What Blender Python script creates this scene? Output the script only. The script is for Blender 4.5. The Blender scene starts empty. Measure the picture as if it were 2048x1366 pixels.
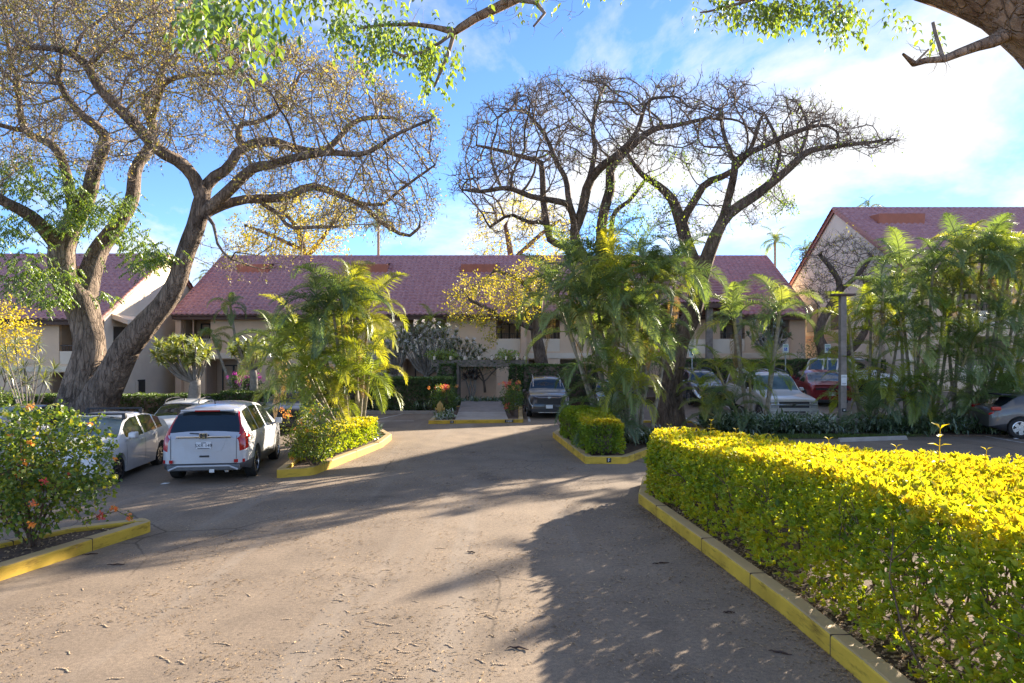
# Car park of a tropical apartment complex, built object by object. Units: metres. Camera at the origin looking along +Y.
import bpy, math, random
import numpy as np
from mathutils import Vector, Matrix
random.seed(7); RNG = np.random.default_rng(7)
R = math.radians
scene = bpy.context.scene
col = scene.collection
F, H, YH = 1365.33, 2.7, 716.0          # focal length in photo pixels, eye height, horizon row

# ------------------------------------------------------------------ camera, sky, sun, exposure
cam = bpy.data.cameras.new('camera'); cam.sensor_width = 36; cam.lens = 24; cam.shift_y = 33 / 2048
cam.clip_start = 0.05; cam.clip_end = 3000
camo = bpy.data.objects.new('camera', cam); col.objects.link(camo)
camo.location = (0, 0, H); camo.rotation_euler = (R(90), 0, 0); scene.camera = camo
SUN_AZ, SUN_EL = 40.5, 18.0             # degrees right of the view axis, above the horizon
sd = Vector((math.sin(R(SUN_AZ)) * math.cos(R(SUN_EL)), math.cos(R(SUN_AZ)) * math.cos(R(SUN_EL)), math.sin(R(SUN_EL))))
sun = bpy.data.lights.new('sun', 'SUN'); sun.energy = 5.0; sun.angle = R(0.5); sun.color = (1.0, 0.86, 0.68)
suno = bpy.data.objects.new('sun', sun); col.objects.link(suno)
suno.rotation_euler = (-sd).to_track_quat('-Z', 'Y').to_euler(); suno.location = (30, 30, 30)
world = bpy.data.worlds.new('World'); scene.world = world; world.use_nodes = True
def build_world():
    nt = world.node_tree; nt.nodes.clear(); N = nt.nodes.new; L = nt.links.new
    out = N('ShaderNodeOutputWorld'); bg = N('ShaderNodeBackground'); bg.inputs['Strength'].default_value = 0.105
    sky = N('ShaderNodeTexSky'); sky.sky_type = 'NISHITA'; sky.sun_disc = False
    sky.sun_elevation = R(SUN_EL); sky.sun_rotation = R(SUN_AZ)
    sky.air_density = 0.5; sky.dust_density = 0.0; sky.ozone_density = 3.2; sky.altitude = 0
    tc = N('ShaderNodeTexCoord'); sep = N('ShaderNodeSeparateXYZ'); L(tc.outputs['Generated'], sep.inputs[0])
    zz = N('ShaderNodeMath'); zz.operation = 'MAXIMUM'; L(sep.outputs['Z'], zz.inputs[0]); zz.inputs[1].default_value = 0.0
    za = N('ShaderNodeMath'); za.operation = 'ADD'; L(zz.outputs[0], za.inputs[0]); za.inputs[1].default_value = 0.22
    dx = N('ShaderNodeMath'); dx.operation = 'DIVIDE'; L(sep.outputs['X'], dx.inputs[0]); L(za.outputs[0], dx.inputs[1])
    dy = N('ShaderNodeMath'); dy.operation = 'DIVIDE'; L(sep.outputs['Y'], dy.inputs[0]); L(za.outputs[0], dy.inputs[1])
    cb = N('ShaderNodeCombineXYZ'); L(dx.outputs[0], cb.inputs[0]); L(dy.outputs[0], cb.inputs[1])
    mp = N('ShaderNodeMapping'); L(cb.outputs[0], mp.inputs[0]); mp.inputs['Location'].default_value = (-1.905, 2.391, 4.242); mp.inputs['Rotation'].default_value = (0, 0, R(25)); mp.inputs['Scale'].default_value = (1.0, 0.75, 1)
    n1 = N('ShaderNodeTexNoise'); n1.inputs['Scale'].default_value = 1.15; n1.inputs['Detail'].default_value = 9; n1.inputs['Roughness'].default_value = 0.6; n1.inputs['Distortion'].default_value = 0.25
    L(mp.outputs[0], n1.inputs['Vector'])
    rp = N('ShaderNodeValToRGB'); rp.color_ramp.elements[0].position = 0.475; rp.color_ramp.elements[1].position = 0.61
    L(n1.outputs['Fac'], rp.inputs[0])
    tint = N('ShaderNodeMix'); tint.data_type = 'RGBA'; tint.blend_type = 'MULTIPLY'; tint.inputs[0].default_value = 1
    L(sky.outputs[0], tint.inputs[6]); tint.inputs[7].default_value = (0.86, 0.92, 0.97, 1)
    mx = N('ShaderNodeMix'); mx.data_type = 'RGBA'; L(rp.outputs[0], mx.inputs[0]); L(tint.outputs[2], mx.inputs[6]); mx.inputs[7].default_value = (2.75, 2.8, 2.9, 1)
    L(mx.outputs[2], bg.inputs[0]); L(bg.outputs[0], out.inputs[0])
build_world()
vs = scene.view_settings; vs.view_transform = 'Standard'; vs.look = 'None'; vs.exposure = 2.0; vs.gamma = 1.0; vs.use_curve_mapping = False
cy = scene.cycles; cy.max_bounces = 7; cy.diffuse_bounces = 4; cy.glossy_bounces = 3; cy.transmission_bounces = 4; cy.transparent_max_bounces = 6
cy.use_denoising = True; cy.sample_clamp_indirect = 6.0; cy.caustics_reflective = False; cy.caustics_refractive = False

# ------------------------------------------------------------------ helpers
def at(px, py, d):                      # the point at depth d seen at a photo pixel
    return Vector(((px - 1024) * d / F, d, H - (py - YH) * d / F))
def gp(px, py, z=0.0):                  # the ground point seen at a photo pixel
    d = (H - z) * F / (py - YH)
    return ((px - 1024) * d / F, d)
def sst(t):
    t = min(1.0, max(0.0, t)); return t * t * (3 - 2 * t)
def gz(x, y):                           # lie of the land: up to the right-hand back, down to the left-hand back
    return 0.85 * sst((x - 6) / 5) * sst((y - 27) / 10) - 0.45 * sst((-x - 6.5) / 5) * sst((y - 17) / 5)
def tag(o, label=None, cat=None, group=None, kind=None):
    if label: o['label'] = label
    if cat: o['category'] = cat
    if group: o['group'] = group
    if kind: o['kind'] = kind
    return o
def thing(name, label, cat, loc=(0, 0, 0), rotz=0.0, group=None):
    o = bpy.data.objects.new(name, None); col.objects.link(o); o.empty_display_size = 0.2
    o.location = loc; o.rotation_euler = (0, 0, rotz)
    return tag(o, label, cat, group)
def mesh_np(name, V, Fa, smooth=False):
    V = np.asarray(V, dtype=np.float32).reshape(-1, 3)
    me = bpy.data.meshes.new(name)
    if isinstance(Fa, np.ndarray):
        m, k = Fa.shape
        me.vertices.add(len(V)); me.vertices.foreach_set('co', V.ravel())
        me.loops.add(m * k); me.loops.foreach_set('vertex_index', Fa.astype(np.int32).ravel())
        me.polygons.add(m); me.polygons.foreach_set('loop_start', np.arange(0, m * k, k, dtype=np.int32))
        me.update(calc_edges=True)
    else:
        me.from_pydata([tuple(v) for v in V], [], [tuple(f) for f in Fa]); me.update()
    if smooth and len(me.polygons): me.polygons.foreach_set('use_smooth', np.ones(len(me.polygons), dtype=bool))
    return me
def mk(name, V, Fa, mat, parent=None, smooth=False, tone=None, local=False, kind=None):
    """one mesh object; V in world coordinates unless local=True"""
    V = np.asarray(V, dtype=np.float32).reshape(-1, 3)
    if parent is not None and not local:
        V = V - np.array(parent.matrix_world.translation if parent.parent else parent.location, dtype=np.float32)
    me = mesh_np(name, V, Fa, smooth)
    if tone is not None:
        a = me.attributes.new('tone', 'FLOAT', 'POINT'); a.data.foreach_set('value', np.asarray(tone, dtype=np.float32))
    if mat: me.materials.append(mat)
    o = bpy.data.objects.new(name, me); col.objects.link(o)
    if parent is not None: o.parent = parent
    if kind: o['kind'] = kind
    return o
class MB:                               # collects boxes, bars and tubes into one mesh
    def __init__(s): s.V = []; s.F = []
    def add(s, V, Fa):
        n = len(s.V); s.V += [tuple(v) for v in V]; s.F += [tuple(i + n for i in f) for f in Fa]; return s
    def box(s, x0, x1, y0, y1, z0, z1, M=None):
        V = [(x, y, z) for z in (z0, z1) for y in (y0, y1) for x in (x0, x1)]
        if M is not None: V = [M @ Vector(v) for v in V]
        return s.add(V, [(0, 2, 3, 1), (4, 5, 7, 6), (0, 1, 5, 4), (2, 6, 7, 3), (0, 4, 6, 2), (1, 3, 7, 5)])
    def prism(s, P, z0, z1):
        n = len(P); V = [(p[0], p[1], z0) for p in P] + [(p[0], p[1], z1) for p in P]
        return s.add(V, [tuple(range(n))[::-1], tuple(range(n, 2 * n))] + [(i, (i + 1) % n, n + (i + 1) % n, n + i) for i in range(n)])
    def quad(s, a, b, c, d): return s.add([a, b, c, d], [(0, 1, 2, 3)])
    def tube(s, P, Rd, k=8, cap=True):
        V, Fa = tube(P, Rd, k, cap); return s.add(V, Fa)
    def lathe(s, prof, k=20, M=None):   # prof [(r, z)] about the local z axis
        V = []; Fa = []
        for r, z in prof:
            for i in range(k):
                a = 2 * math.pi * i / k; V.append(Vector((r * math.cos(a), r * math.sin(a), z)))
        if M is not None: V = [M @ v for v in V]
        for j in range(len(prof) - 1):
            for i in range(k):
                Fa.append((j * k + i, j * k + (i + 1) % k, (j + 1) * k + (i + 1) % k, (j + 1) * k + i))
        return s.add(V, Fa)
    def build(s, name, mat, parent=None, local=False, smooth=False, kind=None):
        o = mk(name, np.array(s.V), s.F, mat, parent, smooth, local=local, kind=kind)
        return o
def bevel(o, w=0.01, seg=2):
    b = o.modifiers.new('bevel', 'BEVEL'); b.width = w; b.segments = seg; b.limit_method = 'ANGLE'; return o
def tube(P, Rd, k=8, cap=False):
    P = [Vector(p) for p in P]; n = len(P)
    if not hasattr(Rd, '__len__'): Rd = [Rd] * n
    V = []; Fa = []; up = None
    for i in range(n):
        t = (P[min(i + 1, n - 1)] - P[max(i - 1, 0)])
        t = t.normalized() if t.length > 1e-9 else Vector((0, 0, 1))
        if up is None: up = Vector((1, 0, 0)) if abs(t.x) < 0.8 else Vector((0, 1, 0))
        a = (up - t * up.dot(t)); a = a.normalized() if a.length > 1e-6 else t.orthogonal().normalized()
        b = t.cross(a); up = a
        for j in range(k):
            q = 2 * math.pi * j / k; V.append(P[i] + (a * math.cos(q) + b * math.sin(q)) * Rd[i])
    for i in range(n - 1):
        for j in range(k):
            Fa.append((i * k + j, i * k + (j + 1) % k, (i + 1) * k + (j + 1) % k, (i + 1) * k + j))
    if cap: Fa.append(tuple(range(k))[::-1]); Fa.append(tuple((n - 1) * k + j for j in range(k)))
    return V, Fa
def nrm(A): return A / np.maximum(np.linalg.norm(A, axis=-1, keepdims=True), 1e-9)
def rdir(n): return nrm(RNG.normal(size=(n, 3)))
def leaves_np(C, D, Nn, ln, wd, fold=0.25, curl=0.15):
    """one pointed folded leaf per row: base C, direction D, normal Nn; six vertices, four triangles"""
    n = len(C); D = nrm(D); S = nrm(np.cross(D, Nn)); U = nrm(np.cross(S, D))
    ln = np.broadcast_to(np.asarray(ln, float), (n,))[:, None]; wd = np.broadcast_to(np.asarray(wd, float), (n,))[:, None]
    m1 = C + D * ln * 0.5 - U * ln * 0.0
    l = C + D * ln * 0.45 + S * wd * 0.5 + U * wd * fold; r = C + D * ln * 0.45 - S * wd * 0.5 + U * wd * fold
    tip = C + D * ln - U * ln * curl
    V = np.stack([C, l, m1, r, tip], 1).reshape(-1, 3)
    b = (np.arange(n) * 5)[:, None]
    Fa = np.concatenate([b + np.array([[0, 2, 1]]), b + np.array([[0, 3, 2]]), b + np.array([[1, 2, 4]]), b + np.array([[2, 3, 4]])], 0)
    return V, Fa
def quads_np(C, D, Nn, ln, wd):         # flat four-cornered leaflet, two triangles
    n = len(C); D = nrm(D); S = nrm(np.cross(D, Nn))
    ln = np.broadcast_to(np.asarray(ln, float), (n,))[:, None]; wd = np.broadcast_to(np.asarray(wd, float), (n,))[:, None]
    V = np.stack([C, C + D * ln * .45 + S * wd * .5, C + D * ln, C + D * ln * .45 - S * wd * .5], 1).reshape(-1, 3)
    b = (np.arange(n) * 4)[:, None]
    return V, b + np.array([[0, 1, 2, 3]])
def twigs_np(P0, D, ln, r, bend=0.5, k=3):
    """many thin bent three-sided twigs of four points each"""
    n = len(P0); D = nrm(D); ln = np.broadcast_to(np.asarray(ln, float), (n,))[:, None]; r = np.broadcast_to(np.asarray(r, float), (n,))
    pts = [P0]; d = D
    for s in range(3):
        d = nrm(d + rdir(n) * bend); pts.append(pts[-1] + d * ln / 3)
    A = nrm(np.cross(D, rdir(n))); B = np.cross(D, A)
    V = []
    for s, p in enumerate(pts):
        rr = (r * (1, .75, .5, .2)[s])[:, None]
        for j in range(k):
            q = 2 * math.pi * j / k; V.append(p + (A * math.cos(q) + B * math.sin(q)) * rr)
    V = np.stack(V, 1).reshape(-1, 3); m = 4 * k
    f = [(s * k + j, s * k + (j + 1) % k, (s + 1) * k + (j + 1) % k, (s + 1) * k + j) for s in range(3) for j in range(k)]
    Fa = ((np.arange(n) * m)[:, None, None] + np.array(f)[None]).reshape(-1, 4)
    return V, Fa, pts[-1], d
def join_np(L):
    V = []; Fa = []; n = 0
    for v, f in L:
        V.append(np.asarray(v, dtype=np.float32).reshape(-1, 3)); Fa.append(np.asarray(f) + n); n += len(V[-1])
    return np.concatenate(V), np.concatenate(Fa)
def inpoly(P, poly):
    x, y = P[:, 0], P[:, 1]; c = np.zeros(len(P), bool); n = len(poly)
    for i in range(n):
        (x1, y1), (x2, y2) = poly[i], poly[(i + 1) % n]
        m = ((y1 > y) != (y2 > y)) & (x < (x2 - x1) * (y - y1) / ((y2 - y1) or 1e-9) + x1); c ^= m
    return c
def samplepoly(poly, n):
    a = np.array(poly); lo, hi = a.min(0), a.max(0); out = []
    while sum(map(len, out)) < n:
        p = lo + RNG.random((n * 2, 2)) * (hi - lo); out.append(p[inpoly(p, poly)])
    return np.concatenate(out)[:n]

# ------------------------------------------------------------------ materials
def nodes(name):
    m = bpy.data.materials.new(name); m.use_nodes = True; nt = m.node_tree
    return m, nt, nt.nodes.get('Principled BSDF')
def mat(name, rgb, rough=0.6, var=0.12, scale=6.0, metal=0.0, bump=0.0, bscale=None, coat=0.0, coords='Object', dark=None, spec=None, rgb2=None):
    m, nt, b = nodes(name); N = nt.nodes.new; L = nt.links.new
    tc = N('ShaderNodeTexCoord'); n = N('ShaderNodeTexNoise'); n.inputs['Scale'].default_value = scale; n.inputs['Detail'].default_value = 6; n.inputs['Roughness'].default_value = 0.6
    L(tc.outputs[coords], n.inputs['Vector'])
    cr = N('ShaderNodeValToRGB'); c2 = rgb2 or tuple(min(1, c * (1 + var)) for c in rgb)
    cr.color_ramp.elements[0].color = (*[c * (1 - var) for c in rgb], 1); cr.color_ramp.elements[1].color = (*c2, 1)
    cr.color_ramp.elements[0].position = 0.3; cr.color_ramp.elements[1].position = 0.7
    L(n.outputs['Fac'], cr.inputs[0]); L(cr.outputs[0], b.inputs['Base Color'])
    b.inputs['Roughness'].default_value = rough; b.inputs['Metallic'].default_value = metal
    if spec is not None: b.inputs['Specular IOR Level'].default_value = spec
    if coat: b.inputs['Coat Weight'].default_value = coat; b.inputs['Coat Roughness'].default_value = 0.04
    if bump:
        n2 = N('ShaderNodeTexNoise'); n2.inputs['Scale'].default_value = bscale or scale * 8; n2.inputs['Detail'].default_value = 5; L(tc.outputs[coords], n2.inputs['Vector'])
        bp = N('ShaderNodeBump'); bp.inputs['Strength'].default_value = bump; bp.inputs['Distance'].default_value = 0.02; L(n2.outputs['Fac'], bp.inputs['Height']); L(bp.outputs[0], b.inputs['Normal'])
    return m
def leafmat(name, stops, trans=0.45, gloss=0.12, grough=0.5, tmul=(1.25, 1.15, 0.5), obj_random=False):
    """leaf: diffuse + translucent + a waxy sheen, tone per leaf from the 'tone' attribute or per object"""
    m, nt, b = nodes(name); nt.nodes.remove(b); N = nt.nodes.new; L = nt.links.new
    out = nt.nodes.get('Material Output')
    cr = N('ShaderNodeValToRGB'); els = cr.color_ramp.elements
    while len(els) < len(stops): els.new(0.5)
    for e, (p, c) in zip(els, stops): e.position = p; e.color = (*c, 1)
    if obj_random:
        oi = N('ShaderNodeObjectInfo'); L(oi.outputs['Random'], cr.inputs[0])
    else:
        at_ = N('ShaderNodeAttribute'); at_.attribute_name = 'tone'; L(at_.outputs['Fac'], cr.inputs[0])
    df = N('ShaderNodeBsdfDiffuse'); tl = N('ShaderNodeBsdfTranslucent'); gl = N('ShaderNodeBsdfGlossy'); gl.inputs['Roughness'].default_value = grough
    gl.inputs['Color'].default_value = (0.8, 0.85, 0.8, 1)
    mu = N('ShaderNodeMix'); mu.data_type = 'RGBA'; mu.blend_type = 'MULTIPLY'; mu.inputs[0].default_value = 1; L(cr.outputs[0], mu.inputs[6]); mu.inputs[7].default_value = (*[min(2.0, t * 1.5) for t in tmul], 1)
    L(cr.outputs[0], df.inputs[0]); L(mu.outputs[2], tl.inputs[0])
    m1 = N('ShaderNodeMixShader'); m1.inputs[0].default_value = trans; L(df.outputs[0], m1.inputs[1]); L(tl.outputs[0], m1.inputs[2])
    m2 = N('ShaderNodeMixShader'); fr = N('ShaderNodeLayerWeight'); fr.inputs['Blend'].default_value = 0.25
    mg = N('ShaderNodeMath'); mg.operation = 'MULTIPLY_ADD'; L(fr.outputs['Fresnel'], mg.inputs[0]); mg.inputs[1].default_value = gloss; mg.inputs[2].default_value = gloss * 0.3
    L(mg.outputs[0], m2.inputs[0]); L(m1.outputs[0], m2.inputs[1]); L(gl.outputs[0], m2.inputs[2]); L(m2.outputs[0], out.inputs[0])
    return m
def barkmat(name, c1, c2, scale=3.0, bump=1.0, stretch=0.25):
    m, nt, b = nodes(name); N = nt.nodes.new; L = nt.links.new
    tc = N('ShaderNodeTexCoord'); mp = N('ShaderNodeMapping'); mp.inputs['Scale'].default_value = (1, 1, stretch); L(tc.outputs['Object'], mp.inputs[0])
    n = N('ShaderNodeTexNoise'); n.inputs['Scale'].default_value = scale * 3; n.inputs['Detail'].default_value = 8; n.inputs['Roughness'].default_value = 0.7; n.inputs['Distortion'].default_value = 0.6; L(mp.outputs[0], n.inputs['Vector'])
    v = N('ShaderNodeTexVoronoi'); v.feature = 'DISTANCE_TO_EDGE'; v.inputs['Scale'].default_value = scale * 4
    nn = N('ShaderNodeTexNoise'); nn.inputs['Scale'].default_value = scale * 2; nn.inputs['Detail'].default_value = 4; L(mp.outputs[0], nn.inputs['Vector'])
    mxv = N('ShaderNodeMix'); mxv.data_type = 'RGBA'; mxv.inputs[0].default_value = 0.25; L(mp.outputs[0], mxv.inputs[6]); L(nn.outputs['Color'], mxv.inputs[7]); L(mxv.outputs[2], v.inputs['Vector'])
    big = N('ShaderNodeTexNoise'); big.inputs['Scale'].default_value = 0.8; big.inputs['Detail'].default_value = 3; L(tc.outputs['Object'], big.inputs['Vector'])
    ad = N('ShaderNodeMath'); ad.operation = 'MULTIPLY_ADD'; L(big.outputs['Fac'], ad.inputs[0]); ad.inputs[1].default_value = 0.6; L(n.outputs['Fac'], ad.inputs[2])
    sb = N('ShaderNodeMath'); sb.operation = 'SUBTRACT'; L(ad.outputs[0], sb.inputs[0]); sb.inputs[1].default_value = 0.3
    cr = N('ShaderNodeValToRGB'); cr.color_ramp.elements[0].position = 0.3; cr.color_ramp.elements[1].position = 0.72
    cr.color_ramp.elements[0].color = (*c1, 1); cr.color_ramp.elements[1].color = (*c2, 1)
    L(sb.outputs[0], cr.inputs[0]); L(cr.outputs[0], b.inputs['Base Color']); b.inputs['Roughness'].default_value = 0.9; b.inputs['Specular IOR Level'].default_value = 0.2
    vm = N('ShaderNodeMath'); vm.operation = 'MINIMUM'; L(v.outputs['Distance'], vm.inputs[0]); vm.inputs[1].default_value = 0.12
    hm = N('ShaderNodeMath'); hm.operation = 'MULTIPLY_ADD'; L(vm.outputs[0], hm.inputs[0]); hm.inputs[1].default_value = 5.0; L(n.outputs['Fac'], hm.inputs[2])
    bp = N('ShaderNodeBump'); bp.inputs['Strength'].default_value = bump; bp.inputs['Distance'].default_value = 0.09; L(hm.outputs[0], bp.inputs['Height']); L(bp.outputs[0], b.inputs['Normal'])
    return m
def asphaltmat():
    m, nt, b = nodes('asphalt'); N = nt.nodes.new; L = nt.links.new
    tc = N('ShaderNodeTexCoord')
    def noise(s, d=4, r=.6):
        n = N('ShaderNodeTexNoise'); n.inputs['Scale'].default_value = s; n.inputs['Detail'].default_value = d; n.inputs['Roughness'].default_value = r; L(tc.outputs['Object'], n.inputs['Vector']); return n
    big, mid, fine, mgr = noise(0.16, 4), noise(1.3, 6), noise(80, 3, .8), noise(22, 5, .75)
    r1 = N('ShaderNodeValToRGB'); r1.color_ramp.elements[0].color = (0.152, 0.122, 0.096, 1); r1.color_ramp.elements[1].color = (0.305, 0.242, 0.18, 1); r1.color_ramp.elements[0].position = .3; r1.color_ramp.elements[1].position = .68
    am = N('ShaderNodeMath'); am.operation = 'MULTIPLY_ADD'; L(mid.outputs['Fac'], am.inputs[0]); am.inputs[1].default_value = .45
    am2 = N('ShaderNodeMath'); am2.operation = 'MULTIPLY'; L(big.outputs['Fac'], am2.inputs[0]); am2.inputs[1].default_value = .6; L(am2.outputs[0], am.inputs[2]); L(am.outputs[0], r1.inputs[0])
    # fine stone grain and light dust specks
    rf = N('ShaderNodeValToRGB'); rf.color_ramp.elements[0].color = (.55, .55, .56, 1); rf.color_ramp.elements[1].color = (1.5, 1.46, 1.4, 1); rf.color_ramp.elements[0].position = .3; rf.color_ramp.elements[1].position = .72
    L(fine.outputs['Fac'], rf.inputs[0])
    mu = N('ShaderNodeMix'); mu.data_type = 'RGBA'; mu.blend_type = 'MULTIPLY'; mu.inputs[0].default_value = .8; L(r1.outputs[0], mu.inputs[6]); L(rf.outputs[0], mu.inputs[7])
    rg_ = N('ShaderNodeValToRGB'); rg_.color_ramp.elements[0].color = (.62, .62, .63, 1); rg_.color_ramp.elements[1].color = (1.38, 1.36, 1.32, 1); rg_.color_ramp.elements[0].position = .32; rg_.color_ramp.elements[1].position = .7; L(mgr.outputs['Fac'], rg_.inputs[0])
    mu2 = N('ShaderNodeMix'); mu2.data_type = 'RGBA'; mu2.blend_type = 'MULTIPLY'; mu2.inputs[0].default_value = .75; L(mu.outputs[2], mu2.inputs[6]); L(rg_.outputs[0], mu2.inputs[7]); mu = mu2
    # worn pale wheel tracks along the lane
    mp = N('ShaderNodeMapping'); mp.inputs['Scale'].default_value = (1.4, .07, 1); mp.inputs['Rotation'].default_value = (0, 0, R(3)); L(tc.outputs['Object'], mp.inputs[0])
    tr = N('ShaderNodeTexNoise'); tr.inputs['Scale'].default_value = .9; tr.inputs['Detail'].default_value = 5; L(mp.outputs[0], tr.inputs['Vector'])
    rt = N('ShaderNodeValToRGB'); rt.color_ramp.elements[0].position = .56; rt.color_ramp.elements[1].position = .74; rt.color_ramp.elements[0].color = (0, 0, 0, 1); rt.color_ramp.elements[1].color = (.55, .55, .55, 1); L(tr.outputs['Fac'], rt.inputs[0])
    mt = N('ShaderNodeMix'); mt.data_type = 'RGBA'; L(rt.outputs[0], mt.inputs[0]); L(mu.outputs[2], mt.inputs[6]); mt.inputs[7].default_value = (.35, .305, .255, 1)
    # dark oily blotches and cracks
    sp = noise(.55, 7, .65); rs = N('ShaderNodeValToRGB'); rs.color_ramp.elements[0].position = .30; rs.color_ramp.elements[1].position = .42; rs.color_ramp.elements[0].color = (.62, .62, .64, 1); rs.color_ramp.elements[1].color = (1, 1, 1, 1); L(sp.outputs['Fac'], rs.inputs[0])
    ms = N('ShaderNodeMix'); ms.data_type = 'RGBA'; ms.blend_type = 'MULTIPLY'; ms.inputs[0].default_value = 1; L(mt.outputs[2], ms.inputs[6]); L(rs.outputs[0], ms.inputs[7])
    # branching cracks, only in worn patches
    wn = noise(1.1, 5); wm = N('ShaderNodeMix'); wm.data_type = 'RGBA'; wm.inputs[0].default_value = .16; L(tc.outputs['Object'], wm.inputs[6]); L(wn.outputs['Color'], wm.inputs[7])
    vo = N('ShaderNodeTexVoronoi'); vo.feature = 'DISTANCE_TO_EDGE'; vo.inputs['Scale'].default_value = .42; L(wm.outputs[2], vo.inputs['Vector'])
    rc = N('ShaderNodeValToRGB'); rc.color_ramp.elements[0].position = .0015; rc.color_ramp.elements[1].position = .006; rc.color_ramp.elements[0].color = (.38, .37, .37, 1); rc.color_ramp.elements[1].color = (1, 1, 1, 1); L(vo.outputs['Distance'], rc.inputs[0])
    pm = noise(.23, 3); rp_ = N('ShaderNodeValToRGB'); rp_.color_ramp.elements[0].position = .5; rp_.color_ramp.elements[1].position = .58; L(pm.outputs['Fac'], rp_.inputs[0])
    mc = N('ShaderNodeMix'); mc.data_type = 'RGBA'; mc.blend_type = 'MULTIPLY'; L(rp_.outputs[0], mc.inputs[0]); L(ms.outputs[2], mc.inputs[6]); L(rc.outputs[0], mc.inputs[7]); ms = mc
    L(ms.outputs[2], b.inputs['Base Color']); b.inputs['Roughness'].default_value = .88; b.inputs['Specular IOR Level'].default_value = .3
    bp = N('ShaderNodeBump'); bp.inputs['Strength'].default_value = .5; bp.inputs['Distance'].default_value = .006; L(fine.outputs['Fac'], bp.inputs['Height']); L(bp.outputs[0], b.inputs['Normal'])
    return m
def wornpaint(name, rgb, under, thr=.42, scale=7.0, width=.06, rough=.7, top=None):
    m, nt, b = nodes(name); N = nt.nodes.new; L = nt.links.new
    tc = N('ShaderNodeTexCoord'); n = N('ShaderNodeTexNoise'); n.inputs['Scale'].default_value = scale; n.inputs['Detail'].default_value = 9; n.inputs['Roughness'].default_value = .7; L(tc.outputs['Object'], n.inputs['Vector'])
    cr = N('ShaderNodeValToRGB'); cr.color_ramp.elements[0].position = thr - width; cr.color_ramp.elements[1].position = thr; cr.color_ramp.elements[0].color = (*under, 1); cr.color_ramp.elements[1].color = (*rgb, 1)
    L(n.outputs['Fac'], cr.inputs[0])
    n2 = N('ShaderNodeTexNoise'); n2.inputs['Scale'].default_value = 2.2; n2.inputs['Detail'].default_value = 6; L(tc.outputs['Object'], n2.inputs['Vector'])
    r2 = N('ShaderNodeValToRGB'); r2.color_ramp.elements[0].color = (.72, .68, .62, 1); r2.color_ramp.elements[1].color = (1.08, 1.06, 1.02, 1); r2.color_ramp.elements[0].position = .3; r2.color_ramp.elements[1].position = .65; L(n2.outputs['Fac'], r2.inputs[0])
    mu = N('ShaderNodeMix'); mu.data_type = 'RGBA'; mu.blend_type = 'MULTIPLY'; mu.inputs[0].default_value = 1; L(cr.outputs[0], mu.inputs[6]); L(r2.outputs[0], mu.inputs[7]); L(mu.outputs[2], b.inputs['Base Color'])
    if top:                             # tyre scuffs and grime
        mp = N('ShaderNodeMapping'); mp.inputs['Scale'].default_value = (1, 1, 5); L(tc.outputs['Object'], mp.inputs[0]); n3 = N('ShaderNodeTexNoise'); n3.inputs['Scale'].default_value = 2.6; n3.inputs['Detail'].default_value = 8; n3.inputs['Roughness'].default_value = .7; L(mp.outputs[0], n3.inputs['Vector'])
        r3 = N('ShaderNodeValToRGB'); r3.color_ramp.elements[0].position = .30; r3.color_ramp.elements[1].position = .46; r3.color_ramp.elements[0].color = (.30, .27, .25, 1); r3.color_ramp.elements[1].color = (1, 1, 1, 1); L(n3.outputs['Fac'], r3.inputs[0])
        m3 = N('ShaderNodeMix'); m3.data_type = 'RGBA'; m3.blend_type = 'MULTIPLY'; m3.inputs[0].default_value = .85; L(mu.outputs[2], m3.inputs[6]); L(r3.outputs[0], m3.inputs[7]); mu = m3; L(mu.outputs[2], b.inputs['Base Color'])
    if top:                             # dusty, scuffed upper face
        g = N('ShaderNodeNewGeometry'); sx = N('ShaderNodeSeparateXYZ'); L(g.outputs['True Normal'], sx.inputs[0]); mr = N('ShaderNodeMapRange'); mr.inputs['From Min'].default_value = .7; mr.inputs['From Max'].default_value = .95; mr.inputs['To Max'].default_value = .75; L(sx.outputs['Z'], mr.inputs[0])
        mt = N('ShaderNodeMix'); mt.data_type = 'RGBA'; L(mr.outputs[0], mt.inputs[0]); L(mu.outputs[2], mt.inputs[6]); mt.inputs[7].default_value = (*top, 1); L(mt.outputs[2], b.inputs['Base Color'])
    b.inputs['Roughness'].default_value = rough
    bp = N('ShaderNodeBump'); bp.inputs['Strength'].default_value = .35; bp.inputs['Distance'].default_value = .01; L(n.outputs['Fac'], bp.inputs['Height']); L(bp.outputs[0], b.inputs['Normal'])
    return m
M = {}
M['asphalt'] = asphaltmat()
M['yellow'] = wornpaint('yellow_kerb_paint', (.66, .44, .045), (.46, .36, .20), .33, 5, .05, top=(.46, .34, .21))
M['white_line'] = wornpaint('white_line_paint', (.62, .62, .60), (.2, .18, .17), .47, 9, .1)
M['concrete'] = mat('concrete', (.36, .32, .28), .85, .18, 3, bump=.3, bscale=60)
M['concrete_dark'] = mat('dark_concrete', (.25, .22, .20), .85, .2, 3, bump=.3, bscale=60)
M['soil'] = mat('mulch_soil', (.085, .055, .038), .95, .5, 14, bump=1.0, bscale=40, rgb2=(.17, .11, .07))
M['lawn_soil'] = mat('lawn_soil', (.07, .07, .03), .95, .4, 8)
M['stucco'] = mat('tan_stucco', (.78, .58, .40), .9, .06, 1.2, bump=.25, bscale=45)
M['stucco_pale'] = mat('pale_stucco', (.80, .69, .55), .9, .06, 1.2, bump=.25, bscale=45)
M['stucco_peach'] = mat('peach_stucco', (.76, .54, .38), .9, .06, 1.2, bump=.2, bscale=45)
M['tile'] = mat('roof_tile', (.47, .215, .22), .4, .16, 3.0, bump=.1, bscale=30, rgb2=(.56, .30, .30))
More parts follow.
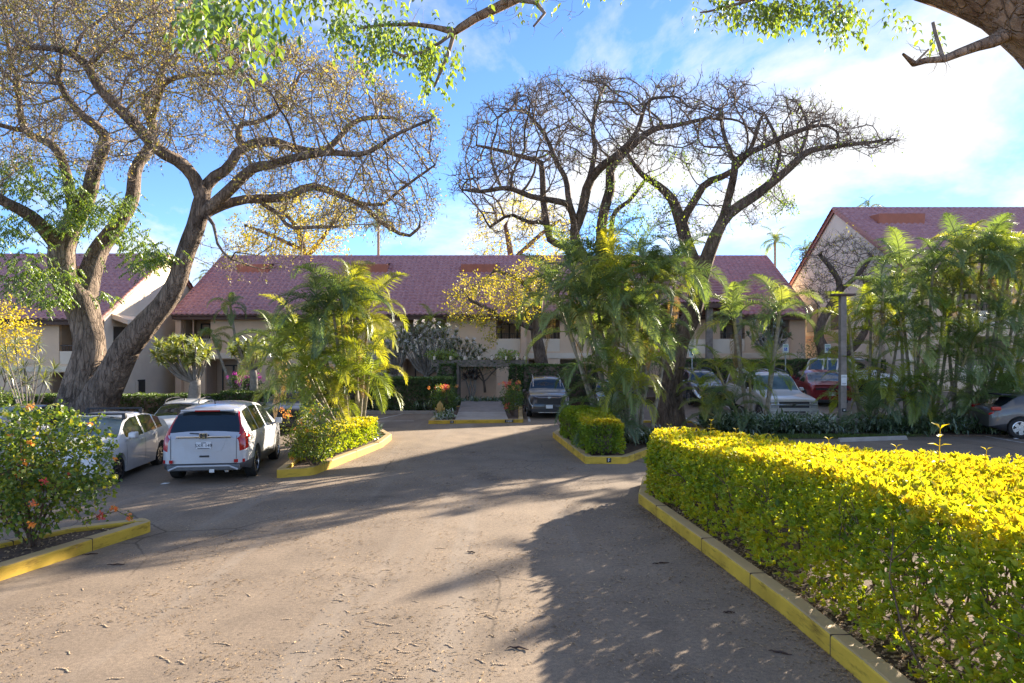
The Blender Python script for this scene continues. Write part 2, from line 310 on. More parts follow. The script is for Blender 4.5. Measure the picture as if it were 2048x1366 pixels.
M['tile_cap'] = mat('cap_tile', (.44, .19, .15), .6, .2, 3)
M['vent'] = mat('orange_vent', (.42, .15, .09), .6, .1, 3)
M['fascia'] = mat('dark_brown_wood', (.10, .06, .045), .7, .25, 4)
M['wood'] = mat('weathered_wood', (.24, .205, .175), .85, .3, 5, bump=.3)
M['dark'] = mat('dark_interior', (.035, .032, .03), .7, .3, 3)
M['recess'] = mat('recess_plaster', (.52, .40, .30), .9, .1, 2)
M['winglass'] = mat('window_glass', (.02, .025, .03), .06, .3, 2, spec=.7)
M['rail'] = mat('dark_metal_rail', (.04, .036, .033), .5, .2, 5)
M['bark'] = barkmat('grey_brown_bark', (.075, .058, .047), (.40, .31, .24), 2.2, 1.0)
M['bark_dark'] = barkmat('dark_bark', (.07, .052, .042), (.30, .225, .17), 2.6, 1.0)
M['bark_near'] = barkmat('near_bark', (.20, .12, .08), (.62, .44, .31), 2.4, 1.0, .5)
M['twig'] = mat('twig_bark', (.19, .145, .11), .9, .4, 6, rgb2=(.40, .32, .25))
M['twig_dark'] = mat('dark_twig', (.12, .088, .07), .9, .4, 6, rgb2=(.27, .205, .16))
M['pod'] = mat('seed_pod', (.115, .08, .045), .8, .5, 4, rgb2=(.27, .19, .10))
M['palm_stem'] = mat('palm_stem', (.24, .20, .14), .8, .3, 9, bump=.4, rgb2=(.40, .35, .26))
M['palm_green_stem'] = mat('palm_crownshaft', (.24, .24, .08), .55, .3, 5, rgb2=(.42, .33, .13))
M['stem'] = mat('shrub_stem', (.14, .09, .06), .9, .3, 8)
M['plumeria_bark'] = mat('plumeria_bark', (.24, .21, .18), .85, .3, 5, bump=.5, rgb2=(.36, .33, .29))
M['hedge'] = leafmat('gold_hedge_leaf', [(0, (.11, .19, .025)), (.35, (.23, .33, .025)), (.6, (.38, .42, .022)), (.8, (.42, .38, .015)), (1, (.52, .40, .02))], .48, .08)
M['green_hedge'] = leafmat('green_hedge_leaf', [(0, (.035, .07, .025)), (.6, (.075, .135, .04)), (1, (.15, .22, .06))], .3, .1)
M['palm'] = leafmat('palm_leaf', [(0, (.10, .15, .06)), (.5, (.16, .22, .07)), (.85, (.25, .30, .08)), (1, (.36, .34, .08))], .44, .18, .42, (1.0, 1.05, .42), obj_random=True)
M['palm_gold'] = leafmat('golden_palm_leaf', [(0, (.17, .24, .03)), (.6, (.28, .32, .035)), (1, (.42, .40, .045))], .5, .14, .42, (1.1, 1.05, .38), obj_random=True)
M['tree_leaf'] = leafmat('sparse_tree_leaf', [(0, (.13, .15, .05)), (.5, (.24, .23, .07)), (.8, (.36, .29, .08)), (1, (.34, .25, .13))], .45, .1)
M['bright_leaf'] = leafmat('fresh_tree_leaf', [(0, (.06, .12, .025)), (.5, (.13, .22, .035)), (1, (.27, .35, .04))], .45, .2)
M['yellow_leaf'] = leafmat('yellow_tree_leaf', [(0, (.17, .20, .03)), (.4, (.34, .32, .03)), (.8, (.52, .46, .04)), (1, (.58, .43, .06))], .45, .1)
M['boug_leaf'] = leafmat('bougainvillea_leaf', [(0, (.05, .10, .025)), (.5, (.12, .20, .035)), (.85, (.24, .28, .03)), (1, (.36, .34, .04))], .42, .08)
M['boug_pink'] = leafmat('pink_bract', [(0, (.72, .10, .12)), (.5, (.80, .20, .12)), (1, (.85, .36, .06))], .45, .05, tmul=(1, 1, 1))
M['boug_orange'] = leafmat('orange_bract', [(0, (.80, .22, .08)), (.5, (.85, .38, .07)), (1, (.80, .45, .14))], .45, .05, tmul=(1, 1, 1))
M['boug_red'] = leafmat('red_bract', [(0, (.62, .03, .10)), (.5, (.80, .08, .13)), (1, (.85, .42, .08))], .45, .05, tmul=(1, 1, 1))
M['boug_magenta'] = leafmat('magenta_bract', [(0, (.40, .015, .30)), (1, (.62, .05, .50))], .4, .05, tmul=(1, 1, 1))
M['white_flower'] = leafmat('white_blossom', [(0, (.78, .68, .62)), (1, (.85, .82, .80))], .35, .05, tmul=(.66, .66, .66))
M['plum_leaf'] = leafmat('plumeria_leaf', [(0, (.14, .20, .05)), (.5, (.26, .32, .08)), (1, (.46, .48, .12))], .4, .3)
M['plum_grey'] = leafmat('dusty_plumeria_leaf', [(0, (.10, .125, .07)), (1, (.26, .28, .14))], .35, .25)
M['ti_leaf'] = leafmat('dark_ti_leaf', [(0, (.03, .02, .022)), (1, (.09, .05, .055))], .25, .35)
M['cover'] = leafmat('ground_cover_leaf', [(0, (.04, .08, .03)), (.7, (.09, .16, .055)), (1, (.19, .27, .09))], .35, .35)
M['drac'] = leafmat('dracaena_leaf', [(0, (.08, .12, .04)), (1, (.30, .32, .11))], .4, .3)
M['grass'] = leafmat('lawn_blade', [(0, (.06, .10, .02)), (1, (.14, .20, .04))], .4, .1)
M['litter'] = leafmat('dry_litter', [(0, (.09, .06, .035)), (.3, (.36, .25, .14)), (1, (.62, .46, .28))], .1, .02, tmul=(.66, .66, .66))
M['catkin'] = mat('dry_catkin', (.58, .43, .27), .9, .3, 40)
M['podbrown'] = mat('dark_curled_pod', (.06, .03, .02), .6, .4, 20)
# ------------------------------------------------------------------ the ground
def ground():
    def axis(lo, hi, step, far): return np.array([-far, -far / 3, lo - 12] + list(np.arange(lo, hi + .01, step)) + [hi + 12, far / 3, far])
    xs = axis(-45, 45, 1.0, 900); ys = axis(-15, 75, 1.0, 900)
    V = [(x, y, gz(x, y)) for y in ys for x in xs]; nx = len(xs)
    i, j = np.meshgrid(np.arange(len(ys) - 1), np.arange(nx - 1), indexing='ij'); a = (i * nx + j).ravel()
    o = mk('asphalt_ground', V, np.stack([a, a + 1, a + nx + 1, a + nx], 1), M['asphalt'], smooth=True)
    tag(o, 'grey brown asphalt of the driveway and car park', None, kind='structure')
ground()
def area2(P): return sum(P[i][0] * P[(i + 1) % len(P)][1] - P[(i + 1) % len(P)][0] * P[i][1] for i in range(len(P)))
def inset(P, w):
    n = len(P); out = []; s = 1 if area2(P) > 0 else -1
    for i in range(n):
        a, b, c = (Vector((*P[i - 1], 0)), Vector((*P[i], 0)), Vector((*P[(i + 1) % n], 0)))
        d1 = (b - a).normalized(); d2 = (c - b).normalized()
        n1 = Vector((-d1.y, d1.x, 0)) * s; n2 = Vector((-d2.y, d2.x, 0)) * s; m = (n1 + n2).normalized()
        k = w / max(0.45, m.dot(n1)); out.append((b.x + m.x * k, b.y + m.y * k))
    return out
def roundcorners(P, r, k=4):
    out = []; n = len(P)
    for i in range(n):
        a, b, c = Vector(P[i - 1]), Vector(P[i]), Vector(P[(i + 1) % n])
        ra = min(r, (a - b).length * .45); rc = min(r, (c - b).length * .45)
        p = b + (a - b).normalized() * ra; q = b + (c - b).normalized() * rc
        for j in range(k + 1):
            t = j / k; out.append(tuple(p * (1 - t) ** 2 + b * 2 * t * (1 - t) + q * t * t))
    return out
def kerb_ring(name, P, label, h=.17, w=.2, m='yellow', z=None, r=.12, bed='soil', bedz=.11):
    P_raw = P; P = roundcorners(P, r)
    rings = [(0, -.1), (0, h - .025), (.008, h - .006), (.03, h), (w - .02, h), (w, h - .02), (w, 0)]
    n = len(P); V = []; Fa = []
    for d, zz in rings:
        Q = inset(P, d) if d else P
        for k, (x, y) in enumerate(Q):
            wob = .006 * math.sin(k * 2.3 + 7 * d) if zz > 0 else 0
            V.append((x, y, (gz(x, y) if z is None else z) + zz + wob))
    for j in range(len(rings) - 1):
        for i in range(n): Fa.append((j * n + i, j * n + (i + 1) % n, (j + 1) * n + (i + 1) % n, (j + 1) * n + i))
    o = mk(name, V, Fa, M[m]); tag(o, label, None, kind='structure')
    # open joints between the cast lengths
    sgn = 1 if area2(P_raw) > 0 else -1; acc = 1.1
    for a, b in zip(P_raw, P_raw[1:] + P_raw[:1]):
        A_, B_ = Vector((*a, 0)), Vector((*b, 0)); L_ = (B_ - A_).length; t = (B_ - A_).normalized(); nn = Vector((-t.y, t.x, 0)) * sgn
        while acc < L_ - .25:
            p = A_ + t * acc
            if acc > .25 and p.y > 1: g = gz(p.x, p.y) if z is None else z; Mx = Matrix((t, nn, Vector((0, 0, 1)))).transposed().to_4x4(); MB().box(-.005, .005, -.0025, w + .002, 0, h + .004, Matrix.Translation((p.x, p.y, g)) @ Mx).build('joint', M['soil'], o)
            acc += 2.05 + .5 * math.sin(p.x * 3 + p.y)
        acc = max(.6, acc - L_)
    if bed:
        Q = inset(P_raw, w - .03); V = [(x, y, gz(x, y) + bedz) for x, y in Q]; Fa = [tuple(range(len(Q)))]
        b = mk('planting_bed', V, Fa, M[bed]); tag(b, 'bare soil bed inside ' + label, None, kind='structure')
    return o
RIGHT_BED = [(2.35, 12.7), (2.68, 9.08), (2.84, 7.23), (2.91, 5.67), (2.93, 3), (2.9, -3), (9.5, -3), (9.5, 9.6), (6.6, 10.2), (5.6, 12.4), (4.6, 14.6), (2.8, 14.6)]
kerb_ring('kerb', RIGHT_BED, 'long yellow kerb along the clipped golden hedge', h=.19, r=.06)
LEFT_STRIP = [(-5.6, 10.62), (-6.2, 8.25), (-6.8, 5.8), (-7.6, 2), (-9.0, 2), (-8.0, 6), (-7.35, 9.0), (-6.7, 10.25), (-5.85, 10.85)]
kerb_ring('kerb', LEFT_STRIP, 'yellow kerb round the narrow bougainvillea strip', h=.17, r=.1)
PALM_BED = [(-5.3, 15.3), (-4.56, 15.7), (-3.92, 20.6), (-3.98, 22.6), (-4.6, 24.2), (-6.3, 24.2), (-6.2, 22)]
kerb_ring('kerb', PALM_BED, 'yellow kerb round the palm island beside the silver hatch', h=.19, r=.15)
MID_BED = [(1.87, 17.4), (2.93, 17.4), (4.4, 20), (6.9, 24.2), (7.4, 27.4), (5.3, 27.6), (1.9, 25.2), (1.38, 23.2)]
kmid = kerb_ring('kerb', MID_BED, 'yellow kerb round the wedge shaped palm island', h=.19, r=.05)
PATH_BED = [(-3.42, 27.9), (.47, 28.5), (.55, 36.5), (-3.5, 36.5)]
kpath = kerb_ring('kerb', PATH_BED, 'yellow kerb across the foot of the concrete path', h=.15, r=.05)
def lettering(txt, size, loc, rot, m, parent, name='lettering'):
    c = bpy.data.curves.new(name, 'FONT'); c.body = txt; c.size = size; c.align_x = 'CENTER'; c.align_y = 'CENTER'; c.extrude = .0008
    c.materials.append(m); o = bpy.data.objects.new(name, c); col.objects.link(o); o.location = loc; o.rotation_euler = rot
    me = bpy.data.meshes.new_from_object(o); bpy.data.objects.remove(o); o = bpy.data.objects.new(name, me); col.objects.link(o); o.location = loc; o.rotation_euler = rot
    if parent: o.parent = parent
    return o
M['black_paint'] = mat('black_paint', (.02, .02, .022), .6, .2, 20)
M['white_paint'] = mat('white_paint', (.75, .75, .73), .6, .08, 20)
def kerb_number(k, txt, x, y, ang, w, z=.085, hh=.115):
    Mx = Matrix.Translation((x, y, 0)) @ Matrix.Rotation(ang, 4, 'Z')
    MB().box(-w / 2, w / 2, -.006, .02, z - hh / 2, z + hh / 2, Mx).build('number_patch', M['black_paint'], k)
    lettering(txt, .13, Mx @ Vector((0, -.009, z - .003)), (R(90), 0, ang), M['white_paint'], k)
kerb_number(kmid, 'F', 2.47, 17.4, 0, .12, .095)
a_ = math.atan2(.6, 3.89)
kerb_number(kpath, '11', -2.47, 27.9 + .95 * .154, a_, .16, .075)
kerb_number(kpath, '1600', -.12, 27.9 + 3.3 * .154, a_, .36, .075)
# concrete walk up from the kerb, two pours
def walk():
    def slab(name, P, label):
        V = [(x, y, z) for x, y, z in P] + [(x, y, z - .25) for x, y, z in P]
        o = mk(name, V, [(0, 1, 2, 3), (7, 6, 5, 4), (0, 4, 5, 1), (1, 5, 6, 2), (2, 6, 7, 3), (3, 7, 4, 0)], M['concrete'] if 'pale' in label else M['concrete_dark']); bevel(o, .012)
        tag(o, label, None, kind='structure')
    slab('path', [(-2.36, 28.22, .165), (-.16, 28.52, .165), (-.3, 31.7, .2), (-2.5, 31.7, .2)], 'pale concrete ramp slab at the foot of the path')
    slab('path', [(-2.5, 31.715, .2), (-.3, 31.715, .2), (-.55, 37.2, .38), (-2.75, 37.2, .38)], 'darker upper slab of the concrete path')
walk()
# beds and lawn behind, along the buildings
def sheet(name, P, m, label, dz=.1, step=None):
    n = len(P); V = [(x, y, gz(x, y) + dz) for x, y in P]; V += [(x, y, gz(x, y) - .3) for x, y in P]
    o = mk(name, V, [tuple(range(n))] + [(i, n + i, n + (i + 1) % n, (i + 1) % n) for i in range(n)], m); tag(o, label, None, kind='structure'); return o
sheet('planting_bed', [(-9.6, 33.2), (-3.55, 33.2), (-3.55, 47), (-9.6, 47)], M['soil'], 'soil bed behind the grey kerb left of the path', .12)
sheet('planting_bed', [(.6, 36.6), (9, 37.2), (9, 47), (.6, 47)], M['soil'], 'soil bed behind the dark parked car', .12)
sheet('planting_bed', [(-46, 28.6), (-9.7, 29.6), (-9.7, 47), (-46, 40)], M['soil'], 'soil bed under the great spreading tree', .12)
sheet('planting_bed', [(9.05, 38.6), (45, 37.5), (45, 44), (9.05, 47)], M['soil'], 'soil bed behind the right-hand parking row', .14)
sheet('planting_bed', [(6.9, 23.6), (17.4, 23.5), (19, 26.1), (7.6, 26.3)], M['soil'], 'soil strip under the ferns and lamp post', .05)
sheet('lawn', [(7.0, 22.5), (12.6, 22.9), (14.2, 23.45), (6.9, 23.55)], M['lawn_soil'], 'thin grass verge in front of the ferns', .03)
k = MB().box(-9.6, -3.62, 32.98, 33.2, -.05, .15).build('kerb', M['concrete'], None); bevel(k, .02); tag(k, 'grey concrete kerb in front of the ivy hedge', kind='structure')
k = MB().box(9.0, 30, 38.3, 38.5, .5, 1.02).build('kerb', M['concrete'], None); bevel(k, .02); tag(k, 'concrete kerb at the back of the right-hand parking row', kind='structure')
# painted stall lines
def line(x0, y0, x1, y1, w=.1, label='white painted stall line'):
    a = Vector((x0, y0, 0)); b = Vector((x1, y1, 0)); n = max(1, int((b - a).length)); s = (b - a).normalized(); t = Vector((-s.y, s.x, 0)) * w / 2
    V = []; Fa = []
    for i in range(n + 1):
        p = a.lerp(b, i / n)
        for q in (p - t, p + t): V.append((q.x, q.y, gz(q.x, q.y) + .006))
    for i in range(n): Fa.append((2 * i, 2 * i + 1, 2 * i + 3, 2 * i + 2))
    tag(mk('stall_line', V, Fa, M['white_line']), label, kind='structure')
line(-5.9, 30.0, -5.25, 33.0, label='white stall line below the ivy hedge'); line(-5.7, 29.2, -4.2, 29.3, label='faint white bar line on the dark asphalt')
line(*gp(1932, 866), *gp(2048, 886), label='white stall line beside the grey crossover'); line(.75, 29, .75, 33.5, label='white stall line left of the dark parked car')
line(7.6, 29.6, 8.0, 34, label='white stall line by the tree trunk'); line(10.0, 28.8, 10.2, 33.5, label='white stall line beside the pickup'); line(13.6, 29, 14, 34, label='white stall line right of the pickup')

# ------------------------------------------------------------------ the buildings
def tile_field(name, root, xa, xb, y0, z0, y1, z1, pitch=.36, row=.46):
    n = max(2, int(round(abs(xb - xa) / pitch))); sub = 4; m = n * sub + 1
    u = np.linspace(0, n, m); xs = xa + (xb - xa) * u / n; hh = .095 * (0.5 + 0.5 * np.cos(2 * np.pi * u)) ** .8
    Ls = math.hypot(y1 - y0, z1 - z0); rows = int(round(Ls / row)); d = np.array([0, (y1 - y0) / Ls, (z1 - z0) / Ls]); nn = np.array([0, -d[2], d[1]])
    if nn[2] < 0: nn = -nn
    Vs = []; base = np.array([0, y0, z0])
    for r in range(rows):
        s0, s1 = Ls * r / rows, Ls * (r + 1) / rows
        for s, off in ((s0, 0.0), (s0, .07), (s1 + .02, .004)):
            P = base + d * s + nn * (hh + off)[:, None]; P = P.copy(); P[:, 0] = xs; Vs.append(P)
    V = np.concatenate(Vs); Fa = []
    j = np.arange(m - 1)
    for r in range(rows):
        for q in range(2):
            a = (3 * r + q) * m + j; Fa.append(np.stack([a, a + 1, a + m + 1, a + m], 1))
    return mk(name, V, np.concatenate(Fa), M['tile'], root, kind='stuff')
CAP = None
def cap_row(root, p0, p1, size=.42, rad=.13, normal=(0, 0, 1)):
    """overlapping half-round cap tiles, each its own object"""
    global CAP
    if CAP is None:
        b = MB(); k = 7; V = []
        for x, r in ((0, 1.0), (1.12, .86)):
            for i in range(k): a = math.pi * i / (k - 1); V.append((x, math.cos(a) * r, math.sin(a) * r))
        b.add(V, [(i, i + 1, k + i + 1, k + i) for i in range(k - 1)] + [tuple(range(k))]); CAP = mesh_np('cap_tile', np.array(b.V), b.F); CAP.materials.append(M['tile_cap'])
    p0, p1 = Vector(p0), Vector(p1); L_ = (p1 - p0).length; n = int(L_ / size); d = (p1 - p0).normalized()
    up = Vector(normal); up = (up - d * up.dot(d)).normalized(); s = up.cross(d)
    for i in range(n):
        o = bpy.data.objects.new('cap_tile', CAP); col.objects.link(o); o.parent = root
        Mx = Matrix((d, s, up)).transposed().to_4x4(); o.matrix_local = Matrix.Translation(p0 + d * (L_ * i / n) - root.location) @ Mx @ Matrix.Diagonal((L_ / n, rad, rad, 1))
def wall_cells(X0, X1, Z0, Z1, y, ops, th=.25):
    xs = sorted({X0, X1, *[v for o in ops for v in o[:2]]}); zs = sorted({Z0, Z1, *[v for o in ops for v in o[2:4]]}); b = MB()
    for i in range(len(xs) - 1):
        for j in range(len(zs) - 1):
            cx, cz = (xs[i] + xs[i + 1]) / 2, (zs[j] + zs[j + 1]) / 2
            if any(o[0] < cx < o[1] and o[2] < cz < o[3] for o in ops): continue
            b.quad((xs[i], y, zs[j]), (xs[i + 1], y, zs[j]), (xs[i + 1], y, zs[j + 1]), (xs[i], y, zs[j + 1]))
    for o in ops:
        x0, x1, z0, z1 = o[:4]
        b.quad((x0, y, z0), (x0, y + th, z0), (x0, y + th, z1), (x0, y, z1)); b.quad((x1, y, z0), (x1, y, z1), (x1, y + th, z1), (x1, y + th, z0))
        b.quad((x0, y, z1), (x0, y + th, z1), (x1, y + th, z1), (x1, y, z1)); b.quad((x0, y, z0), (x1, y, z0), (x1, y + th, z0), (x0, y + th, z0))
    return b
def balcony(root, x0, x1, z0, z1, y, par=.95, depth=1.9, pm='stucco_pale', rail=True, door=True):
    yb = y + depth
    b = MB(); e = .02
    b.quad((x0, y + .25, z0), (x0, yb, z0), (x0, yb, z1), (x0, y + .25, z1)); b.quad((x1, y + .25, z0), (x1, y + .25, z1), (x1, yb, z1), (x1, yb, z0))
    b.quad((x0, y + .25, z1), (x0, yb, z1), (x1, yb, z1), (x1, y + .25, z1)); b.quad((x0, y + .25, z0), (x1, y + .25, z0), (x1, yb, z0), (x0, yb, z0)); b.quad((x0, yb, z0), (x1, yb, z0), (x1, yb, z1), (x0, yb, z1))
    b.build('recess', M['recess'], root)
    if door:
        w = x1 - x0; dx0, dx1 = x0 + .2 * w, x1 - .12 * w; dz = min(z1 - .25, z0 + 2.1)
        fr = MB()
        for q in (dx0, (dx0 + dx1) / 2, dx1): fr.box(q - .04, q + .04, yb - .1, yb - .02, z0, dz)
        fr.box(dx0 + .04, dx1 - .04, yb - .1, yb - .02, dz - .08, dz)
        f = fr.build('sliding_door', M['rail'], root)
        for a, c in ((dx0 + .04, (dx0 + dx1) / 2 - .04), ((dx0 + dx1) / 2 + .04, dx1 - .04)): MB().box(a, c, yb - .07, yb - .05, z0, dz - .08).build('pane', M['winglass'], f)
    if par: bevel(MB().box(x0 + .003, x1 - .003, y + .03, y + .2, z0 + .003, z0 + par).build('parapet', M[pm], root), .012)
    if rail:
        r = MB(); zb = z0 + par
        r.box(x0 + .01, x1 - .01, y + .09, y + .13, zb + .32, zb + .36); n = int((x1 - x0) / .14)
        for i in range(1, n): q = x0 + (x1 - x0) * i / n; r.box(q - .012, q + .012, y + .1, y + .12, zb, zb + .32)
        r.build('railing', M['rail'], root)
def window(root, x0, x1, z0, z1, y, dep=.12):
    f = MB(); t = .05
    f.box(x0, x1, y + dep, y + dep + .06, z0, z0 + t); f.box(x0, x1, y + dep, y + dep + .06, z1 - t, z1)
    for q in (x0, (x0 + x1 - t) / 2, x1 - t): f.box(q, q + t, y + dep, y + dep + .06, z0 + t, z1 - t)
    f = f.build('window', M['rail'], root)
    m = (x0 + x1) / 2
    for a, c in ((x0 + t, m - t / 2), (m + t / 2, x1 - t)): MB().box(a, c, y + dep + .02, y + dep + .035, z0 + t, z1 - t).build('pane', M['winglass'], f)
def gable(root, x, yf, yb, z0, ze, zr, m, th=.25, name='gable_wall'):
    ym = (yf + yb) / 2; P = [(yf, z0), (yb, z0), (yb, ze), (ym, zr), (yf, ze)]; n = 5
    V = [(x, y, z) for y, z in P] + [(x + th, y, z) for y, z in P]
    return mk(name, V, [tuple(range(n)), tuple(range(n, 2 * n))[::-1]] + [(i, n + i, n + (i + 1) % n, (i + 1) % n) for i in range(n)], M[m], root)
def vent(root, x, y, z, w, slope):
    """low louvred roof ventilator"""
    b = MB(); d = w * .7; h = .75
    V = [(x - w / 2, y, z), (x + w / 2, y, z), (x + w / 2, y + d, z + slope * d), (x - w / 2, y + d, z + slope * d), (x - w / 2, y - .12, z + h), (x + w / 2, y - .12, z + h), (x + w / 2, y + 1.5, z + h + .12), (x - w / 2, y + 1.5, z + h + .12)]
    o = mk('roof_vent', V, [(0, 1, 5, 4), (1, 2, 6, 5), (3, 0, 4, 7), (4, 5, 6, 7)], M['vent'], root)
    MB().box(x - w / 2 - .08, x + w / 2 + .08, y - .25, y + 1.5, z + h + .125, z + h + .19).build('vent_lid', M['vent'], o)
    l = MB()
    for i in range(3): l.box(x - w * .36, x + w * .3, y - .16 - .03 * i, y - .1, z + .14 + .17 * i, z + .25 + .17 * i)
    l.build('louvre', M['vent'], o)
def roof(root, xa, xb, yf, ze, yb, zr, rake0=False, rake1=False, ov=.7):
    """gabled tile roof along X: front slope in tile relief, back slope, fascia, ridge and rake caps"""
    ym = (yf + yb) / 2; sl = (zr - ze) / (ym - yf); ye, zee = yf - ov, ze - ov * sl
    tile_field('roof_tiles', root, xa, xb, ye, zee, ym, zr)
    b = MB(); yb2, zb2 = yb + ov, ze - ov * sl
    b.quad((xa, ym, zr + .02), (xb, ym, zr + .02), (xb, yb2, zb2), (xa, yb2, zb2))
    b.quad((xa, ye, zee - .1), (xb, ye, zee - .1), (xb, ym, zr - .1), (xa, ym, zr - .1)); b.build('roof_deck', M['tile'], root)
    MB().box(xa + .01, xb - .01, ye + .02, ye + .07, zee - .3, zee - .02).build('fascia', M['fascia'], root)
    g = MB(); g.tube([(xa + .02, ye - .05, zee - .03), (xb - .02, ye - .05, zee - .03)], .06, 8); g.build('gutter', M['fascia'], root)
    for q in np.linspace(xa + 1.2, xb - 1.2, max(2, int(abs(xb - xa) / 9))): MB().tube([(q, ye, zee - .08), (q, yf - .09, ze - .5), (q, yf - .09, .1)], .045, 7).build('downpipe', M['stucco_peach'], root)
    MB().quad((xa + .02, ye + .08, zee - .2), (xb - .02, ye + .08, zee - .2), (xb - .02, yf, ze - .16), (xa + .02, yf, ze - .16)).build('soffit', M['fascia'], root)
    r = MB(); L_ = abs(xb - xa); n = int(L_ / .42)
    for i in range(n):
        a = xa + (xb - xa) * i / n; c = xa + (xb - xa) * (i + 1.1) / n; k = 6; V = []
        for x, rr in ((a, .15), (c, .13)):
            for q in range(k): t = math.pi * q / (k - 1); V.append((x, ym + math.cos(t) * rr, zr + .02 + math.sin(t) * rr))
        r.add(V, [(q, q + 1, k + q + 1, k + q) for q in range(k - 1)] + [tuple(range(k))])
    r.build('ridge_caps', M['tile'], root, kind='stuff')
    for on, x in ((rake0, xa), (rake1, xb)):
        if on:
            cap_row(root, (x, ye, zee + .03), (x, ym, zr + .03)); cap_row(root, (x, yb2, zb2 + .03), (x, ym, zr + .03))
            t = MB()
            for (y0, z0), (y1, z1) in (((ye, zee), (ym, zr)), ((ym, zr), (yb2, zb2))): t.quad((x, y0, z0 - .22), (x, y1, z1 - .22), (x, y1, z1 + .03), (x, y0, z0 + .03))
            t.build('barge_board', M['tile_cap'], root)
    return sl
def X_(px, d): return (px - 1024) * d / F
def Z_(py, d): return H - (py - YH) * d / F

# long two-storey block across the back
def main_block():
    yf, yb, x0, x1 = 47.0, 62.0, -23.0, 20.2; ze, zr = 6.05, 10.75
    root = thing('apartment_block', 'long two-storey tan apartment block with purple tile roof across the back', 'building', (0, yf, 0))
    u0, u1 = 3.15, 5.42; g0, g1 = .1, 2.62
    up = [(368, 421), (556, 612), (672, 716), (806, 892), (992, 1041), (1062, 1120), (1190, 1246), (1440, 1490), (1540, 1580)]
    lo = [(410, 475), (600, 650), (690, 735), (806, 893), (1057, 1092), (1120, 1160), (1230, 1290), (1530, 1560)]
    ops = [(X_(a, yf), X_(b, yf), u0, u1) for a, b in up] + [(X_(a, yf), X_(b, yf), g0, g1) for a, b in lo]
    wall_cells(x0, x1, -.6, ze - .12, yf, ops).build('wall', M['stucco'], root)
    for a, b in up: balcony(root, X_(a, yf), X_(b, yf), u0, u1, yf, .88)
    for a, b in lo: balcony(root, X_(a, yf), X_(b, yf), g0, g1, yf, 0, pm='stucco', rail=False)
    bd = MB()
    bd.box(x0, x1, yf - .06, yf - .003, 2.68, 3.05); bevel(bd.build('floor_band', M['stucco_pale'], root), .012)
    for px in (362, 1047): MB().box(X_(px - 5, yf), X_(px + 6, yf), yf - .45, yf - .07, -.3, ze - .15).build('pier', M['stucco_peach'], root)
    MB().box(X_(830, 44), X_(1000, 44), 44.6, 44.9, 2.9, 3.25).build('landing_edge', M['stucco_pale'], root)
    gable(root, x0, yf + .01, yb, -.6, ze, zr - .1, 'stucco_pale'); gable(root, x1 - .25, yf + .01, yb, -.6, ze, zr - .1, 'stucco_pale')
    MB().quad((x0, yb, -.6), (x1, yb, -.6), (x1, yb, ze), (x0, yb, ze)).build('rear_wall', M['stucco'], root)
    sl = roof(root, x0 - .1, x1 + .1, yf, ze, yb, zr, True, True)
    for px, py, w in ((508, 549, 2.4), (742, 549, 2.6), (958, 552, 2.7), (1290, 549, 2.6)):
        d = 52.2; vent(root, X_(px, d), d - .3, ze + (d - .3 - yf) * sl - .05, w, sl)
    # outdoor stair seen between the blossom trees
    st = MB(); n = 11
    for i in range(n): st.box(-9.3, -7.9, 43.0 + i * .27, 43.0 + (i + 1) * .27 + .02, .1 + i * .27, .1 + (i + 1) * .27)
    s = st.build('stair', M['concrete'], root); MB().box(-7.87, -7.75, 43.0, 43.1, .1, 1.1).build('newel_post', M['wood'], s)
    h = MB()
    for x in (-9.4, -7.8): h.tube([(x, 43.0, 1.0), (x, 46.0, 4.0)], .035, 6); [h.tube([(x, 43.0 + q * .3, .2 + q * .3), (x, 43.0 + q * .3, 1.0 + q * .3)], .015, 5) for q in range(11)]
    h.build('handrail', M['rail'], s)
    # hipped porch
    a, b, y, z, yp = X_(1338, 43), X_(1482, 43), 42.6, 6.15, 47.5
    m = (a + b) / 2; zp = 8.9
    V = [(a, y, z), (b, y, z), (b, yp + 3, z + 1.9), (a, yp + 3, z + 1.9), (m, y + 2.9, zp), (m, yp + 5, zp)]
    # slopes as small stepped courses
    def slope(P0, P1, P2, P3, rows=14, cols=22):
        P0, P1, P2, P3 = map(Vector, (P0, P1, P2, P3)); nn = (P1 - P0).cross(P3 - P0).normalized(); nn = nn if nn.z > 0 else -nn; V = []; Fa = []; mcol = cols * 4 + 1
        for r in range(rows):
            for s, off in ((r / rows, 0), (r / rows, .055), ((r + 1) / rows, .004)):
                A_ = P0.lerp(P3, s); B_ = P1.lerp(P2, s)
                for q in range(mcol): V.append(A_.lerp(B_, q / (mcol - 1)) + nn * (off + .07 * (.5 + .5 * math.cos(2 * math.pi * q / 4))))
        for r in range(rows):
            for k2 in range(2):
                for q in range(mcol - 1): i0 = (3 * r + k2) * mcol + q; Fa.append((i0, i0 + 1, i0 + mcol + 1, i0 + mcol))
        return V, Fa
    pb = MB(); pb.add(*slope((a, y, z), (b, y, z), (m + .02, y + 2.9, zp), (m - .02, y + 2.9, zp))); pb.add(*slope((b, y, z), (b, yp + 4, z + .1), (m, yp + 4, zp), (m, y + 2.9, zp), 14, 30)); pb.add(*slope((a, yp + 4, z + .1), (a, y, z), (m, y + 2.9, zp), (m, yp + 4, zp), 14, 30))
    pb.build('porch_roof', M['tile'], root, kind='stuff')
    MB().box(a, b, y + .02, y + .08, z - .3, z - .02).build('fascia', M['fascia'], root)
    MB().quad((a, y + .05, z - .12), (b, y + .05, z - .12), (b, 47, z - .12), (a, 47, z - .12)).build('soffit', M['fascia'], root)
